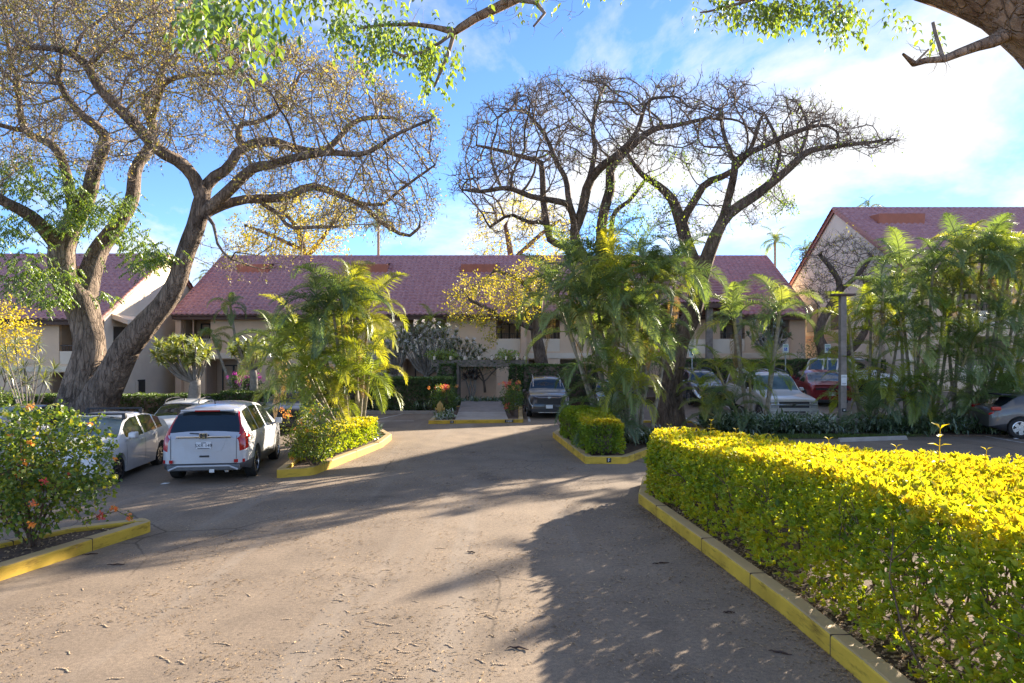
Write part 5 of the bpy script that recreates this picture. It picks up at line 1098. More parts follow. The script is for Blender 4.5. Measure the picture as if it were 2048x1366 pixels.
class Tree:
    def __init__(s, step=.4): s.P = []; s.par = []; s.fix = []; s.step = step
    def limb(s, pts, attach=None):
        """pts [(px, py, depth, half width px)]; first point joins the nearest node of limb list `attach`"""
        W_ = [np.array(at(p[0], p[1], p[2])) for p in pts]; Rd = [p[3] * p[2] / F for p in pts]
        Q, q = resample(W_, Rd, s.step); ids = []; prev = -1
        if attach is not None:
            A_ = np.array([s.P[i] for i in attach]); prev = attach[int(np.argmin(np.linalg.norm(A_ - Q[0], axis=1)))]
            while len(Q) > 1 and np.linalg.norm(Q[0] - s.P[prev]) < s.step * .7: Q, q = Q[1:], q[1:]
        for p, r in zip(Q, q): s.P.append(p); s.par.append(prev); s.fix.append(r); prev = len(s.P) - 1; ids.append(prev)
        return ids
    def colonize(s, A_, step=.38, di=3.2, dk=.55, iters=70, jit=.25, start=0):
        A_ = np.asarray(A_); near = np.full(len(A_), -1); dist = np.full(len(A_), 1e9); alive = np.ones(len(A_), bool); done = start
        for it in range(iters):
            N_ = np.array(s.P[done:])
            if len(N_):
                for c in range(0, len(N_), 400):
                    D = np.linalg.norm(A_[:, None, :] - N_[None, c:c + 400], axis=2); k = D.argmin(1); m = D[np.arange(len(A_)), k]; b = m < dist
                    dist[b] = m[b]; near[b] = k[b] + done + c
            done = len(s.P); alive &= dist > dk; act = alive & (dist < di)
            if not act.any(): break
            idx = near[act]; Pn = np.array(s.P); v = nrm(A_[act] - Pn[idx]); acc = {}
            for i, w in zip(idx, v): acc.setdefault(i, []).append(w)
            added = 0
            for i, ws in acc.items():
                d = np.sum(ws, 0); l = np.linalg.norm(d)
                if l < 1e-3: d = ws[0]; l = 1
                d = d / l + RNG.normal(0, jit, 3); d /= np.linalg.norm(d)
                p = s.P[i] + d * step
                ch = s.kids.setdefault(i, []) if hasattr(s, 'kids') else None
                s.P.append(p); s.par.append(int(i)); s.fix.append(0); added += 1
            if not added: break
    def finish(s, tip=.011, e=2.25, smooth=2, cap=None):
        n = len(s.P); ch = [[] for _ in range(n)]
        for i, p in enumerate(s.par):
            if p >= 0: ch[p].append(i)
        P = np.array(s.P)
        for _ in range(smooth):
            Q = P.copy()
            for i in range(n):
                if s.fix[i] == 0 and s.par[i] >= 0 and ch[i]: Q[i] = .5 * P[i] + .25 * P[s.par[i]] + .25 * P[ch[i][0]]
            P = Q
        rad = np.zeros(n); cnt = np.ones(n)
        for i in range(n - 1, -1, -1):
            if not ch[i]: rad[i] = max(tip, s.fix[i] * .3)
            else: rad[i] = sum(rad[c] ** e for c in ch[i] if s.fix[c] == 0 or True) ** (1 / e); cnt[i] += sum(cnt[c] for c in ch[i])
            if s.fix[i] > 0: rad[i] = s.fix[i]
        for i in range(n):                       # never thicker than the parent
            if s.par[i] >= 0 and s.fix[i] == 0: rad[i] = min(rad[i], rad[s.par[i]] * .92, cap or 9)
        s.P2, s.rad, s.ch = P, rad, ch; chains = []
        start = [i for i in range(n) if s.par[i] < 0]
        st = [(i, None) for i in start]
        while st:
            i, fr = st.pop(); c = [] if fr is None else [fr]
            while True:
                c.append(i)
                if not ch[i]: break
                k = max(ch[i], key=lambda q: (s.fix[q] > 0, rad[q])); st += [(q, i) for q in ch[i] if q != k]; i = k
            chains.append(c)
        s.chains = chains
    def meshes(s, root, m_trunk, m_twig, thick=.07):
        big, small = [], []
        for c in s.chains:
            if len(c) < 2: continue
            P = [Vector(s.P2[i]) for i in c]; Rd = [s.rad[i] for i in c]
            if s.par[c[1]] == c[0] and len(c) > 1 and Rd[0] > Rd[1] * 1.3 and s.par[c[0]] != -2 and c is not s.chains[0]: Rd[0] = Rd[1] * 1.15
            k = 14 if max(Rd) > .3 else 9 if max(Rd) > .12 else 6 if max(Rd) > .05 else 4
            V, Fa = tube(P, Rd, k)
            if max(Rd) > .25:                   # fluting and lumps on the old wood
                V = [P[i // k] + (v - P[i // k]) * (1 + .10 * math.sin(i % k * 2.1 + i // k * .5) * math.sin(i // k * .35 + 1) + random.uniform(-.025, .025)) for i, v in enumerate(V)]
            (big if max(Rd) > thick else small).append((np.array([tuple(v) for v in V]), np.array(Fa)))
        if big: mk('trunk', *join_np(big), m_trunk, root, True)
        if small: mk('branches', *join_np(small), m_twig, root, True, kind='stuff')
    def tips(s, rmax=.02):
        i = np.array([k for k in range(len(s.P2)) if s.fix[k] == 0 and s.rad[k] <= rmax and s.par[k] >= 0], int)
        d = s.P2[i] - s.P2[np.array(s.par)[i]]; return s.P2[i], nrm(d)
def crown_pts(poly, n, d0, half, power=1.0, topbias=0.0, jitter=0):
    """attraction points: inside a silhouette seen from the drive, spread in depth as a rounded crown"""
    P = samplepoly(poly, n * 5); a = np.array(poly); c = (a.min(0) + a.max(0)) / 2; hw = (a.max(0) - a.min(0)) / 2
    cl = np.sin(P[:, 0] * .047 + 1.7 * np.sin(P[:, 1] * .031)) * np.sin(P[:, 1] * .061 + 1.3 * np.sin(P[:, 0] * .023) + .5); P = P[RNG.random(len(P)) < np.clip(.62 + .75 * cl, .10, 1)]
    if topbias: P = P[RNG.random(len(P)) < np.clip(1.15 - topbias * ((P[:, 1] - a[:, 1].min()) / (2 * hw[1])), .05, 1)]
    P = P[:n]; r = np.clip(1 - np.abs((P[:, 0] - c[0]) / hw[0]) ** 2.5, .1, 1); d = d0 + RNG.uniform(-1, 1, len(P)) * half * np.sqrt(r)
    return np.stack([(P[:, 0] - 1024) * d / F, d, H - (P[:, 1] - YH) * d / F], 1)
def dress(t, root, m_twig, ntw=2, tl=.42, tr=.006, up=.25, leaf=None, nl=1, ls=.07, lw=.035, pods=0.0, rmax=.02, mleaf=None, pod_m=None, leaf_keep=None, droop=0, bend=.55):
    P, D = t.tips(rmax); P = np.repeat(P, ntw, 0); D = np.repeat(D, ntw, 0)
    V, Fa, tip, d = twigs_np(P, D * .7 + rdir(len(P)) * .8 + np.array([0, 0, up]), tl * RNG.uniform(.5, 1.2, len(P)), tr, bend); L_ = [(V, Fa)]
    V2, F2, tip2, d2 = twigs_np(tip - d * tl * .15, d + rdir(len(tip)) * .9 + np.array([0, 0, up * .6]), tl * .55, tr * .7, bend); L_.append((V2, F2))
    mk('twigs', *join_np(L_), m_twig, root, kind='stuff')
    T = np.concatenate([tip, tip2]); DD = np.concatenate([d, d2])
    if mleaf:
        C = np.repeat(T, nl, 0); Dl = np.repeat(DD, nl, 0)
        if leaf_keep is not None: k = RNG.random(len(C)) < leaf_keep(C); C, Dl = C[k], Dl[k]
        C = C + rdir(len(C)) * ls * 1.2
        V, Fa = leaves_np(C, Dl * .5 + rdir(len(C)) * .8 - np.array([0, 0, droop]), rdir(len(C)) * .8 + np.array([0, 0, .8]), ls * RNG.uniform(.6, 1.3, len(C)), lw)
        mk('foliage', V, Fa, mleaf, root, tone=np.repeat(RNG.random(len(C)), 5), kind='stuff')
    if pods:
        k = RNG.random(len(T)) < pods; C = T[k]; n = len(C)
        D_ = np.stack([RNG.normal(0, .25, n), RNG.normal(0, .25, n), -np.ones(n)], 1); V, Fa = quads_np(C, D_, rdir(n), RNG.uniform(.10, .20, n), .022)
        mk('pods', V, Fa, pod_m or M['pod'], root, kind='stuff')
def pinnate(C, D, n=9, L_=.34, ls=.09, lw=.035, droop=.6):
    """drooping compound leaves: paired leaflets along a hanging rachis"""
    N_ = len(C); D = nrm(D); out = []
    side = nrm(np.cross(D, np.array([0, 0, 1.]) + rdir(N_) * .2))
    for i in range(n):
        t = (i + 1) / n; d = nrm(D + np.array([0, 0, -droop]) * t * 1.6); p = C + (D * t + np.array([0, 0, -droop * .6]) * t * t) * L_
        for s in (1, -1): out.append(leaves_np(p, side * s * .8 + d * .7 + np.array([0, 0, -.35]) + rdir(N_) * .25, rdir(N_) * .5 + np.array([0, 0, 1.]), ls * RNG.uniform(.75, 1.2, N_), lw))
    return join_np(out)

def great_tree():
    d = 27.5; t = Tree(.4); base = at(172, 850, d)
    root = thing('spreading_tree', 'huge spreading tree with twin leaning trunks and pod-hung crown on the left', 'tree', (base.x, d, gz(base.x, d)))
    A1 = t.limb([(168, 880, d, 92), (166, 835, d, 62), (164, 790, d, 42), (168, 750, d, 33), (180, 694, d, 28), (172, 640, d, 29), (160, 600, d, 31)])
    A2 = t.limb([(160, 600, d, 30), (132, 562, d - .2, 26), (124, 500, d - .4, 24), (150, 440, d - .6, 18), (179, 381, d - 1, 15), (188, 345, d - 1.3, 13), (208, 293, d - 1.6, 11), (205, 263, d - 1.8, 10), (164, 231, d - 2.2, 8), (129, 187, d - 2.8, 6.5), (114, 149, d - 3.2, 5.5)], A1)
    A3 = t.limb([(165, 605, d, 24), (178, 560, d + .4, 21), (198, 500, d + .8, 18), (235, 450, d + 1.1, 15), (264, 400, d + 1.4, 13), (272, 337, d + 1.8, 11.5), (300, 293, d + 2.2, 10), (305, 249, d + 2.5, 9), (297, 228, d + 2.8, 9)], A1)
    t.limb([(297, 228, d + 2.8, 8), (290, 199, d + 3, 7), (316, 173, d + 3.5, 6), (330, 120, d + 4, 5), (345, 60, d + 4.5, 4)], A3)
    t.limb([(303, 240, d + 2.6, 7), (322, 181, d + 2.2, 6), (336, 162, d + 1.6, 5.5), (380, 150, d + 1, 4.5), (470, 145, d + .5, 3.5)], A3)
    t.limb([(120, 500, d - .4, 16), (100, 470, d - 1, 14), (62, 432, d - 2, 12), (0, 398, d - 3, 10), (-70, 350, d - 4, 8)], A2)
    t.limb([(150, 440, d - .6, 12), (128, 330, d + .5, 9), (100, 287, d + 1, 8), (53, 264, d + 1.5, 7), (38, 205, d + 2, 6), (36, 152, d + 2.5, 5)], A2)
    t.limb([(53, 264, d + 1.5, 5), (0, 250, d + 1, 4.5), (-60, 230, d, 3.5)], [*range(len(t.P) - 14, len(t.P))])
    B1 = t.limb([(200, 870, d - .3, 60), (192, 815, d - .3, 40), (221, 760, d - .5, 30), (253, 694, d - .8, 26), (292, 650, d - 1, 23), (330, 606, d - 1.2, 20), (355, 562, d - 1.4, 18.5), (368, 520, d - 1.5, 17.5), (393, 450, d - 1.6, 17), (405, 392, d - 1.6, 16)])
    t.limb([(404, 378, d - 1.6, 13), (366, 328, d - 2.2, 12), (316, 299, d - 2.8, 11.5), (264, 243, d - 3.4, 11), (199, 176, d - 4, 9.5), (170, 126, d - 4.4, 8), (120, 100, d - 4.8, 6), (60, 95, d - 5, 4.5)], B1)
    b = t.limb([(405, 392, d - 1.6, 13), (418, 362, d - 1.5, 11.5), (455, 337, d - 1.3, 10.5), (480, 300, d - 1, 10), (517, 285, d - .6, 9.5), (554, 285, d - .2, 9), (585, 296, d + .3, 8.5), (650, 300, d + .8, 7), (715, 241, d + 1.4, 5), (790, 235, d + 1.8, 3.5)], B1)
    t.limb([(480, 300, d - 1, 7), (478, 250, d - .8, 6), (500, 248, d - .5, 5), (560, 220, d, 4), (600, 150, d + .5, 3)], b)
    c = t.limb([(410, 425, d - 1.6, 13), (466, 373, d - 2, 11), (506, 337, d - 2.4, 10), (546, 329, d - 2.8, 9), (590, 315, d - 3.2, 8), (656, 305, d - 3.6, 6.5), (729, 307, d - 4, 5), (790, 270, d - 4.4, 3.5), (860, 240, d - 4.6, 2.5)], B1)
    e = t.limb([(402, 432, d - 1.6, 12), (437, 414, d - 1.2, 10), (491, 399, d - .6, 9), (565, 395, d, 8.5), (623, 373, d + .5, 8), (674, 388, d + 1, 7), (729, 414, d + 1.4, 5.5), (766, 447, d + 1.7, 4.5), (814, 472, d + 2, 3.5), (839, 454, d + 2.2, 3)], B1)
    t.limb([(508, 398, d - .6, 5), (557, 428, d - 1, 4.5), (580, 454, d - 1.2, 4), (634, 454, d - 1.4, 3.5), (671, 454, d - 1.5, 3)], e)
    t.limb([(412, 430, d - 1.6, 4.5), (428, 452, d - 2.2, 3.2), (436, 490, d - 2.6, 2.6), (462, 518, d - 2.8, 2.2), (470, 505, d - 3, 1.6), (520, 512, d - 3.2, 1.0)], B1)
    t.limb([(700, 400, d + 1.2, 4), (760, 410, d + .6, 3.5), (800, 380, d + .2, 3), (870, 330, d, 2.2)], e)
    poly = [(-140, -60), (-140, 330), (-40, 380), (100, 330), (220, 350), (330, 330), (420, 300), (520, 330), (600, 420), (640, 470), (760, 470), (850, 460), (880, 380), (892, 270), (870, 225), (800, 195), (720, 120), (640, 70), (560, 70), (450, 20), (420, -60)]
    A_ = crown_pts(poly, 3900, d - .5, 6.5, topbias=.55)
    A_ = np.concatenate([A_, crown_pts([(-120, -50), (300, -50), (430, 0), (470, 70), (380, 110), (100, 120), (-120, 150)], 1500, d - 1.5, 6), crown_pts([(430, 470), (520, 450), (640, 480), (620, 540), (480, 560), (420, 530)], 60, d - 2, 1.5), crown_pts([(-120, 20), (60, -30), (420, 20), (560, 90), (720, 150), (880, 250), (700, 270), (480, 190), (200, 130), (-100, 190)], 2900, d - .5, 6.5), crown_pts([(430, 330), (560, 300), (880, 290), (880, 400), (840, 465), (640, 460), (500, 420)], 700, d - .5, 5)])
    t.colonize(A_, .36, 3.4, .44, 60, .34); t.finish(.014, 2.2, 1, .2); t.meshes(root, M['bark'], M['twig'], .06)
    # leaf density falls off towards the lower limbs; none where the crown is bare
    dress(t, root, M['twig'], 3, .42, .0105, .15, nl=3, ls=.115, lw=.06, pods=.6, rmax=.022, mleaf=M['tree_leaf'], leaf_keep=lambda C: np.where(C[:, 2] > 11.5, .42, .26))
    C = []
    for px, py, n, s in ((30, 372, 60, 34), (95, 365, 70, 36), (60, 430, 60, 34), (135, 440, 70, 32), (190, 430, 70, 30), (235, 405, 60, 26), (60, 520, 70, 36), (35, 565, 70, 30), (110, 560, 60, 28), (90, 590, 50, 20), (250, 470, 60, 26), (300, 500, 60, 22), (330, 510, 40, 16), (285, 525, 40, 18), (20, 460, 50, 30), (15, 340, 40, 30), (150, 380, 40, 26), (215, 590, 12, 8), (115, 600, 16, 8), (70, 330, 30, 26)):
        dd = d + RNG.uniform(-2.6, -.6, n); q = np.stack([px + RNG.normal(0, s, n), py + RNG.normal(0, s * .55, n)], 1); C.append(np.stack([(q[:, 0] - 1024) * dd / F, dd, H - (q[:, 1] - YH) * dd / F], 1))
    C = np.concatenate(C); D = rdir(len(C)); D[:, 2] = -abs(D[:, 2]) * .2
    V, Fa = pinnate(C, D, 7, .42, .13, .055, .8); nl = len(V) // 5; mk('fresh_leaves', V, Fa, M['bright_leaf'], root, tone=np.repeat(np.clip(RNG.normal(.45, .28, nl), 0, 1), 5), kind='stuff')
great_tree()
def centre_tree():
    d = 26.6; t = Tree(.36); base = at(1343, 850, d)
    root = thing('spreading_tree', 'spreading tree with dark forked trunk and bare twiggy crown in the centre', 'tree', (base.x, d, 0))
    T0 = t.limb([(1344, 875, d, 34), (1343, 845, d, 28), (1339, 800, d, 25), (1343, 740, d, 24), (1352, 690, d, 25)])
    Lm = t.limb([(1350, 695, d, 22), (1322, 645, d + .2, 21), (1275, 605, d + .5, 20), (1225, 568, d + .9, 19), (1198, 540, d + 1, 18)], T0)
    Rm = t.limb([(1354, 690, d, 19), (1382, 635, d, 17), (1396, 580, d - .2, 16.5), (1404, 545, d - .3, 16)], T0)
    a = t.limb([(1205, 550, d + 1, 13), (1203, 514, d + 1.2, 12), (1203, 454, d + 1.4, 11), (1210, 413, d + 1.5, 10.5), (1220, 376, d + 1.6, 9.5), (1221, 336, d + 1.7, 9), (1250, 305, d + 1.9, 8), (1301, 262, d + 2.2, 6.5), (1351, 251, d + 2.5, 4.5), (1420, 235, d + 2.8, 3)], Lm)
    b = t.limb([(1195, 540, d + 1, 12), (1160, 504, d + .6, 11), (1149, 464, d + .2, 10.5), (1163, 430, d, 10), (1176, 369, d - .4, 9), (1200, 336, d - .8, 8.5), (1232, 312, d - 1.2, 7), (1270, 270, d - 1.8, 5), (1290, 210, d - 2.2, 3.5)], Lm)
    c = t.limb([(1192, 538, d + 1, 9), (1136, 497, d + 1.6, 8), (1102, 481, d + 2, 7.5), (1095, 454, d + 2.2, 7), (1087, 403, d + 2.4, 6.5), (1085, 353, d + 2.6, 6), (1079, 322, d + 2.8, 5.5), (1048, 315, d + 3, 4.5), (1005, 302, d + 3.2, 3.5), (950, 290, d + 3.4, 2.5)], Lm)
    e = t.limb([(1152, 460, d + .2, 8), (1139, 413, d - .4, 7), (1116, 403, d - .8, 6.5), (1062, 393, d - 1.4, 5.5), (1015, 376, d - 1.8, 5), (964, 383, d - 2.2, 4), (924, 379, d - 2.5, 2.5)], b)
    t.limb([(1140, 420, d - .3, 6), (1136, 390, d, 6), (1131, 356, d + .3, 5.5), (1112, 322, d + .6, 5), (1090, 270, d + 1, 4), (1050, 220, d + 1.2, 3)], e)
    t.limb([(1176, 369, d - .4, 6), (1190, 300, d - .2, 5), (1185, 250, d, 4), (1200, 190, d + .2, 3)], b)
    t.limb([(1095, 440, d + 2.2, 5), (1060, 445, d + 2, 4), (1020, 430, d + 1.6, 3.5), (980, 455, d + 1.4, 3)], c)
    t.limb([(1215, 545, d + 1, 7), (1222, 500, d + 1.8, 6), (1227, 430, d + 2.2, 5), (1260, 400, d + 2.6, 4), (1290, 360, d + 2.8, 3)], Lm)
    r1 = t.limb([(1402, 552, d - .3, 14), (1378, 500, d + .3, 13), (1362, 445, d + .7, 12.5), (1345, 400, d + 1, 9), (1318, 372, d + 1.3, 7), (1280, 345, d + 1.6, 5), (1250, 300, d + 1.9, 3.5)], Rm)
    t.limb([(1362, 445, d + .7, 9), (1390, 400, d + .4, 8), (1413, 366, d + .2, 7.5), (1461, 345, d - .1, 6), (1500, 300, d - .6, 4.5), (1520, 240, d - 1, 3.5)], r1)
    r2 = t.limb([(1404, 548, d - .3, 14), (1424, 490, d - .7, 13), (1454, 432, d - 1, 11), (1520, 384, d - 1.2, 9.5), (1578, 337, d - 1.4, 8), (1615, 304, d - 1.4, 6.5), (1666, 293, d - 1.3, 5), (1739, 285, d - 1.1, 3.2), (1790, 277, d - .9, 1.2)], Rm)
    r3 = t.limb([(1446, 440, d - 1, 8.5), (1468, 351, d - 1.6, 7.5), (1470, 322, d - 1.8, 7), (1520, 296, d - 2.1, 6), (1593, 263, d - 2.5, 5), (1644, 249, d - 2.8, 3.5)], r2)
    t.limb([(1469, 330, d - 1.8, 5), (1448, 270, d - 1.2, 4.5), (1440, 220, d - .8, 3.5)], r3)
    t.limb([(1590, 330, d - 1.4, 4), (1615, 260, d - .6, 3.5), (1600, 210, d, 2.5)], r2)
    t.limb([(1540, 372, d - 1.2, 4), (1560, 300, d - .4, 4), (1530, 230, d + .2, 3)], r2)
    Lp = [(905, 340), (915, 270), (950, 225), (1010, 185), (1080, 150), (1190, 132), (1230, 150), (1290, 175), (1320, 250), (1300, 330), (1220, 330), (1080, 340), (1000, 400), (940, 410), (905, 390)]
    Rp = [(1240, 190), (1310, 155), (1420, 150), (1500, 165), (1560, 200), (1600, 185), (1680, 220), (1740, 250), (1800, 280), (1740, 310), (1640, 320), (1560, 350), (1470, 330), (1380, 340), (1300, 320), (1250, 280)]
    A_ = np.concatenate([crown_pts(Lp, 2300, d + .4, 5.5, topbias=.25), crown_pts(Rp, 1800, d - .4, 5, topbias=.2), crown_pts([(1620, 300), (1660, 255), (1740, 262), (1812, 268), (1790, 292), (1720, 320)], 200, d - 1.2, 2.2), crown_pts([(1250, 380), (1330, 370), (1560, 380), (1600, 420), (1480, 470), (1300, 470), (1240, 440)], 110, d, 3), crown_pts([(920, 420), (1080, 400), (1240, 400), (1250, 500), (1100, 500), (950, 480)], 160, d + .8, 3.5)])
    t.colonize(A_, .34, 3.2, .42, 60, .36); t.finish(.015, 2.2, 1, .16); t.meshes(root, M['bark_dark'], M['twig_dark'], .06)
    dress(t, root, M['twig_dark'], 3, .36, .0125, .35, rmax=.024, nl=1, ls=.11, lw=.055, pods=.12, mleaf=M['bright_leaf'], leaf_keep=lambda C: np.where((C[:, 2] < 9.6) & (C[:, 0] > 3), .5, .06), droop=.5)
    C = []
    for px, py, n, sp in ((1260, 400, 26, 22), (1290, 432, 22, 18), (1240, 350, 18, 18), (1330, 400, 18, 16), (1400, 330, 16, 20), (1550, 300, 14, 16), (1530, 370, 20, 16), (1572, 398, 16, 12), (1212, 440, 16, 14), (1300, 350, 18, 18), (1345, 300, 14, 18), (1170, 470, 12, 14), (1265, 470, 16, 14)):
        dd = d + RNG.uniform(-2.2, 1.5, n); q = np.array([px, py]) + RNG.normal(0, sp, (n, 2)) * np.array([1, .8]); C.append(np.stack([(q[:, 0] - 1024) * dd / F, dd, H - (q[:, 1] - YH) * dd / F], 1))
    C = np.concatenate(C); D = rdir(len(C)); D[:, 2] = -abs(D[:, 2]) * .5 - .2; V, Fa = pinnate(C, D, 4, .3, .12, .05, 1.0); mk('green_leaves', V, Fa, M['bright_leaf'], root, tone=np.repeat(np.clip(RNG.normal(.45, .3, len(V) // 5), 0, 1), 5), kind='stuff')
centre_tree()
def small_tree(name, label, d, limbs, poly, n, half, m_leaf, leaf, nl, keep, bark='bark_dark', tw='twig_dark', step=.4, pods=0, di=3, ntw=2, tl=.45, topbias=0, tr=.008):
    t = Tree(step); b = at(limbs[0][1][0][0], limbs[0][1][0][1], d); root = thing(name, label, 'tree', (b.x, d, gz(b.x, d)))
    ids = []
    for att, pts in limbs: ids.append(t.limb(pts, None if att is None else ids[att]))
    t.colonize(crown_pts(poly, n, d, half, topbias=topbias), step, di, step * 1.3, 50, .3); t.finish(.012, 2.2, 1, .12); t.meshes(root, M[bark], M[tw], .05)
    dress(t, root, M[tw], ntw, tl, tr, .2, nl=nl, ls=leaf, lw=leaf * .55, mleaf=m_leaf, leaf_keep=(lambda C: np.full(len(C), keep)), pods=pods); return root
d = 41.5
small_tree('yellow_tree', 'yellow-leaved tree with a leaning trunk in front of the long block', d, [(None, [(1088, 760, d, 14), (1080, 710, d, 12), (1072, 665, d, 11), (1074, 625, d, 10.5), (1080, 580, d, 9), (1095, 545, d, 6)]), (0, [(1066, 662, d, 5.5), (1045, 648, d - .5, 5), (1005, 640, d - 1, 4.5), (985, 622, d - 1.3, 4), (940, 600, d - 1.6, 3)]), (0, [(1074, 600, d, 6), (1040, 560, d + .5, 5), (990, 540, d + .8, 3.5)]), (0, [(1082, 580, d, 6), (1110, 545, d + .4, 4), (1140, 520, d + .6, 3)])],
           [(892, 605), (905, 570), (960, 552), (1010, 545), (1060, 520), (1120, 515), (1120, 560), (1065, 600), (1060, 640), (1010, 650), (985, 690), (960, 660), (905, 650)], 460, 2.8, M['yellow_leaf'], .14, 5, .8, step=.45, ntw=3)
d = 39.6
small_tree('bare_tree', 'twisted bare tree with a few yellow leaves before the taller right-hand gable', d, [(None, [(1648, 770, d, 17), (1652, 735, d, 15), (1650, 705, d, 13), (1637, 672, d, 9), (1645, 640, d, 8), (1662, 612, d, 7.5), (1680, 575, d, 6.5), (1665, 540, d, 5), (1640, 510, d, 4)]), (0, [(1655, 735, d, 10), (1690, 708, d - .3, 9), (1725, 672, d - .6, 7), (1740, 620, d - .8, 5), (1730, 560, d - 1, 4)]), (0, [(1675, 585, d, 5), (1715, 550, d + .4, 4.5), (1745, 510, d + .8, 3.5)])],
           [(1585, 540), (1600, 495), (1650, 470), (1720, 475), (1770, 490), (1775, 530), (1720, 570), (1640, 600), (1595, 590)], 950, 3.2, M['yellow_leaf'], .12, 1, .3, step=.42, ntw=3, tl=.55, tr=.014)
d = 64
small_tree('backdrop_tree', 'yellow-green tree rising behind the roof of the long block on the left', d, [(None, [(615, 780, d, 9), (612, 600, d, 8), (606, 500, d, 6), (590, 450, d, 4.5), (560, 420, d, 3)]), (0, [(608, 520, d, 5), (650, 470, d + 1, 4), (680, 420, d + 1, 3)]), (0, [(606, 500, d, 4), (540, 470, d - 1, 3.5), (490, 450, d - 1, 2.5)])],
           [(460, 500), (470, 450), (520, 400), (600, 380), (690, 400), (720, 450), (680, 510), (600, 520), (500, 525)], 420, 5, M['yellow_leaf'], .26, 5, .8, step=.75, di=5, ntw=3, tl=.8, tr=.012)
d = 66
small_tree('backdrop_tree', 'golden tree seen through the centre crown above the long roof', d, [(None, [(1030, 780, d, 9), (1028, 600, d, 8), (1020, 500, d, 6), (1010, 450, d, 4)]), (0, [(1025, 520, d, 5), (1080, 470, d + 1, 4), (1120, 440, d + 1, 3)])],
           [(930, 500), (950, 440), (1000, 400), (1080, 400), (1140, 440), (1180, 500), (1100, 530), (980, 530)], 320, 4.5, M['yellow_leaf'], .24, 4, .7, step=.8, di=5, ntw=3, tl=.8, tr=.012)
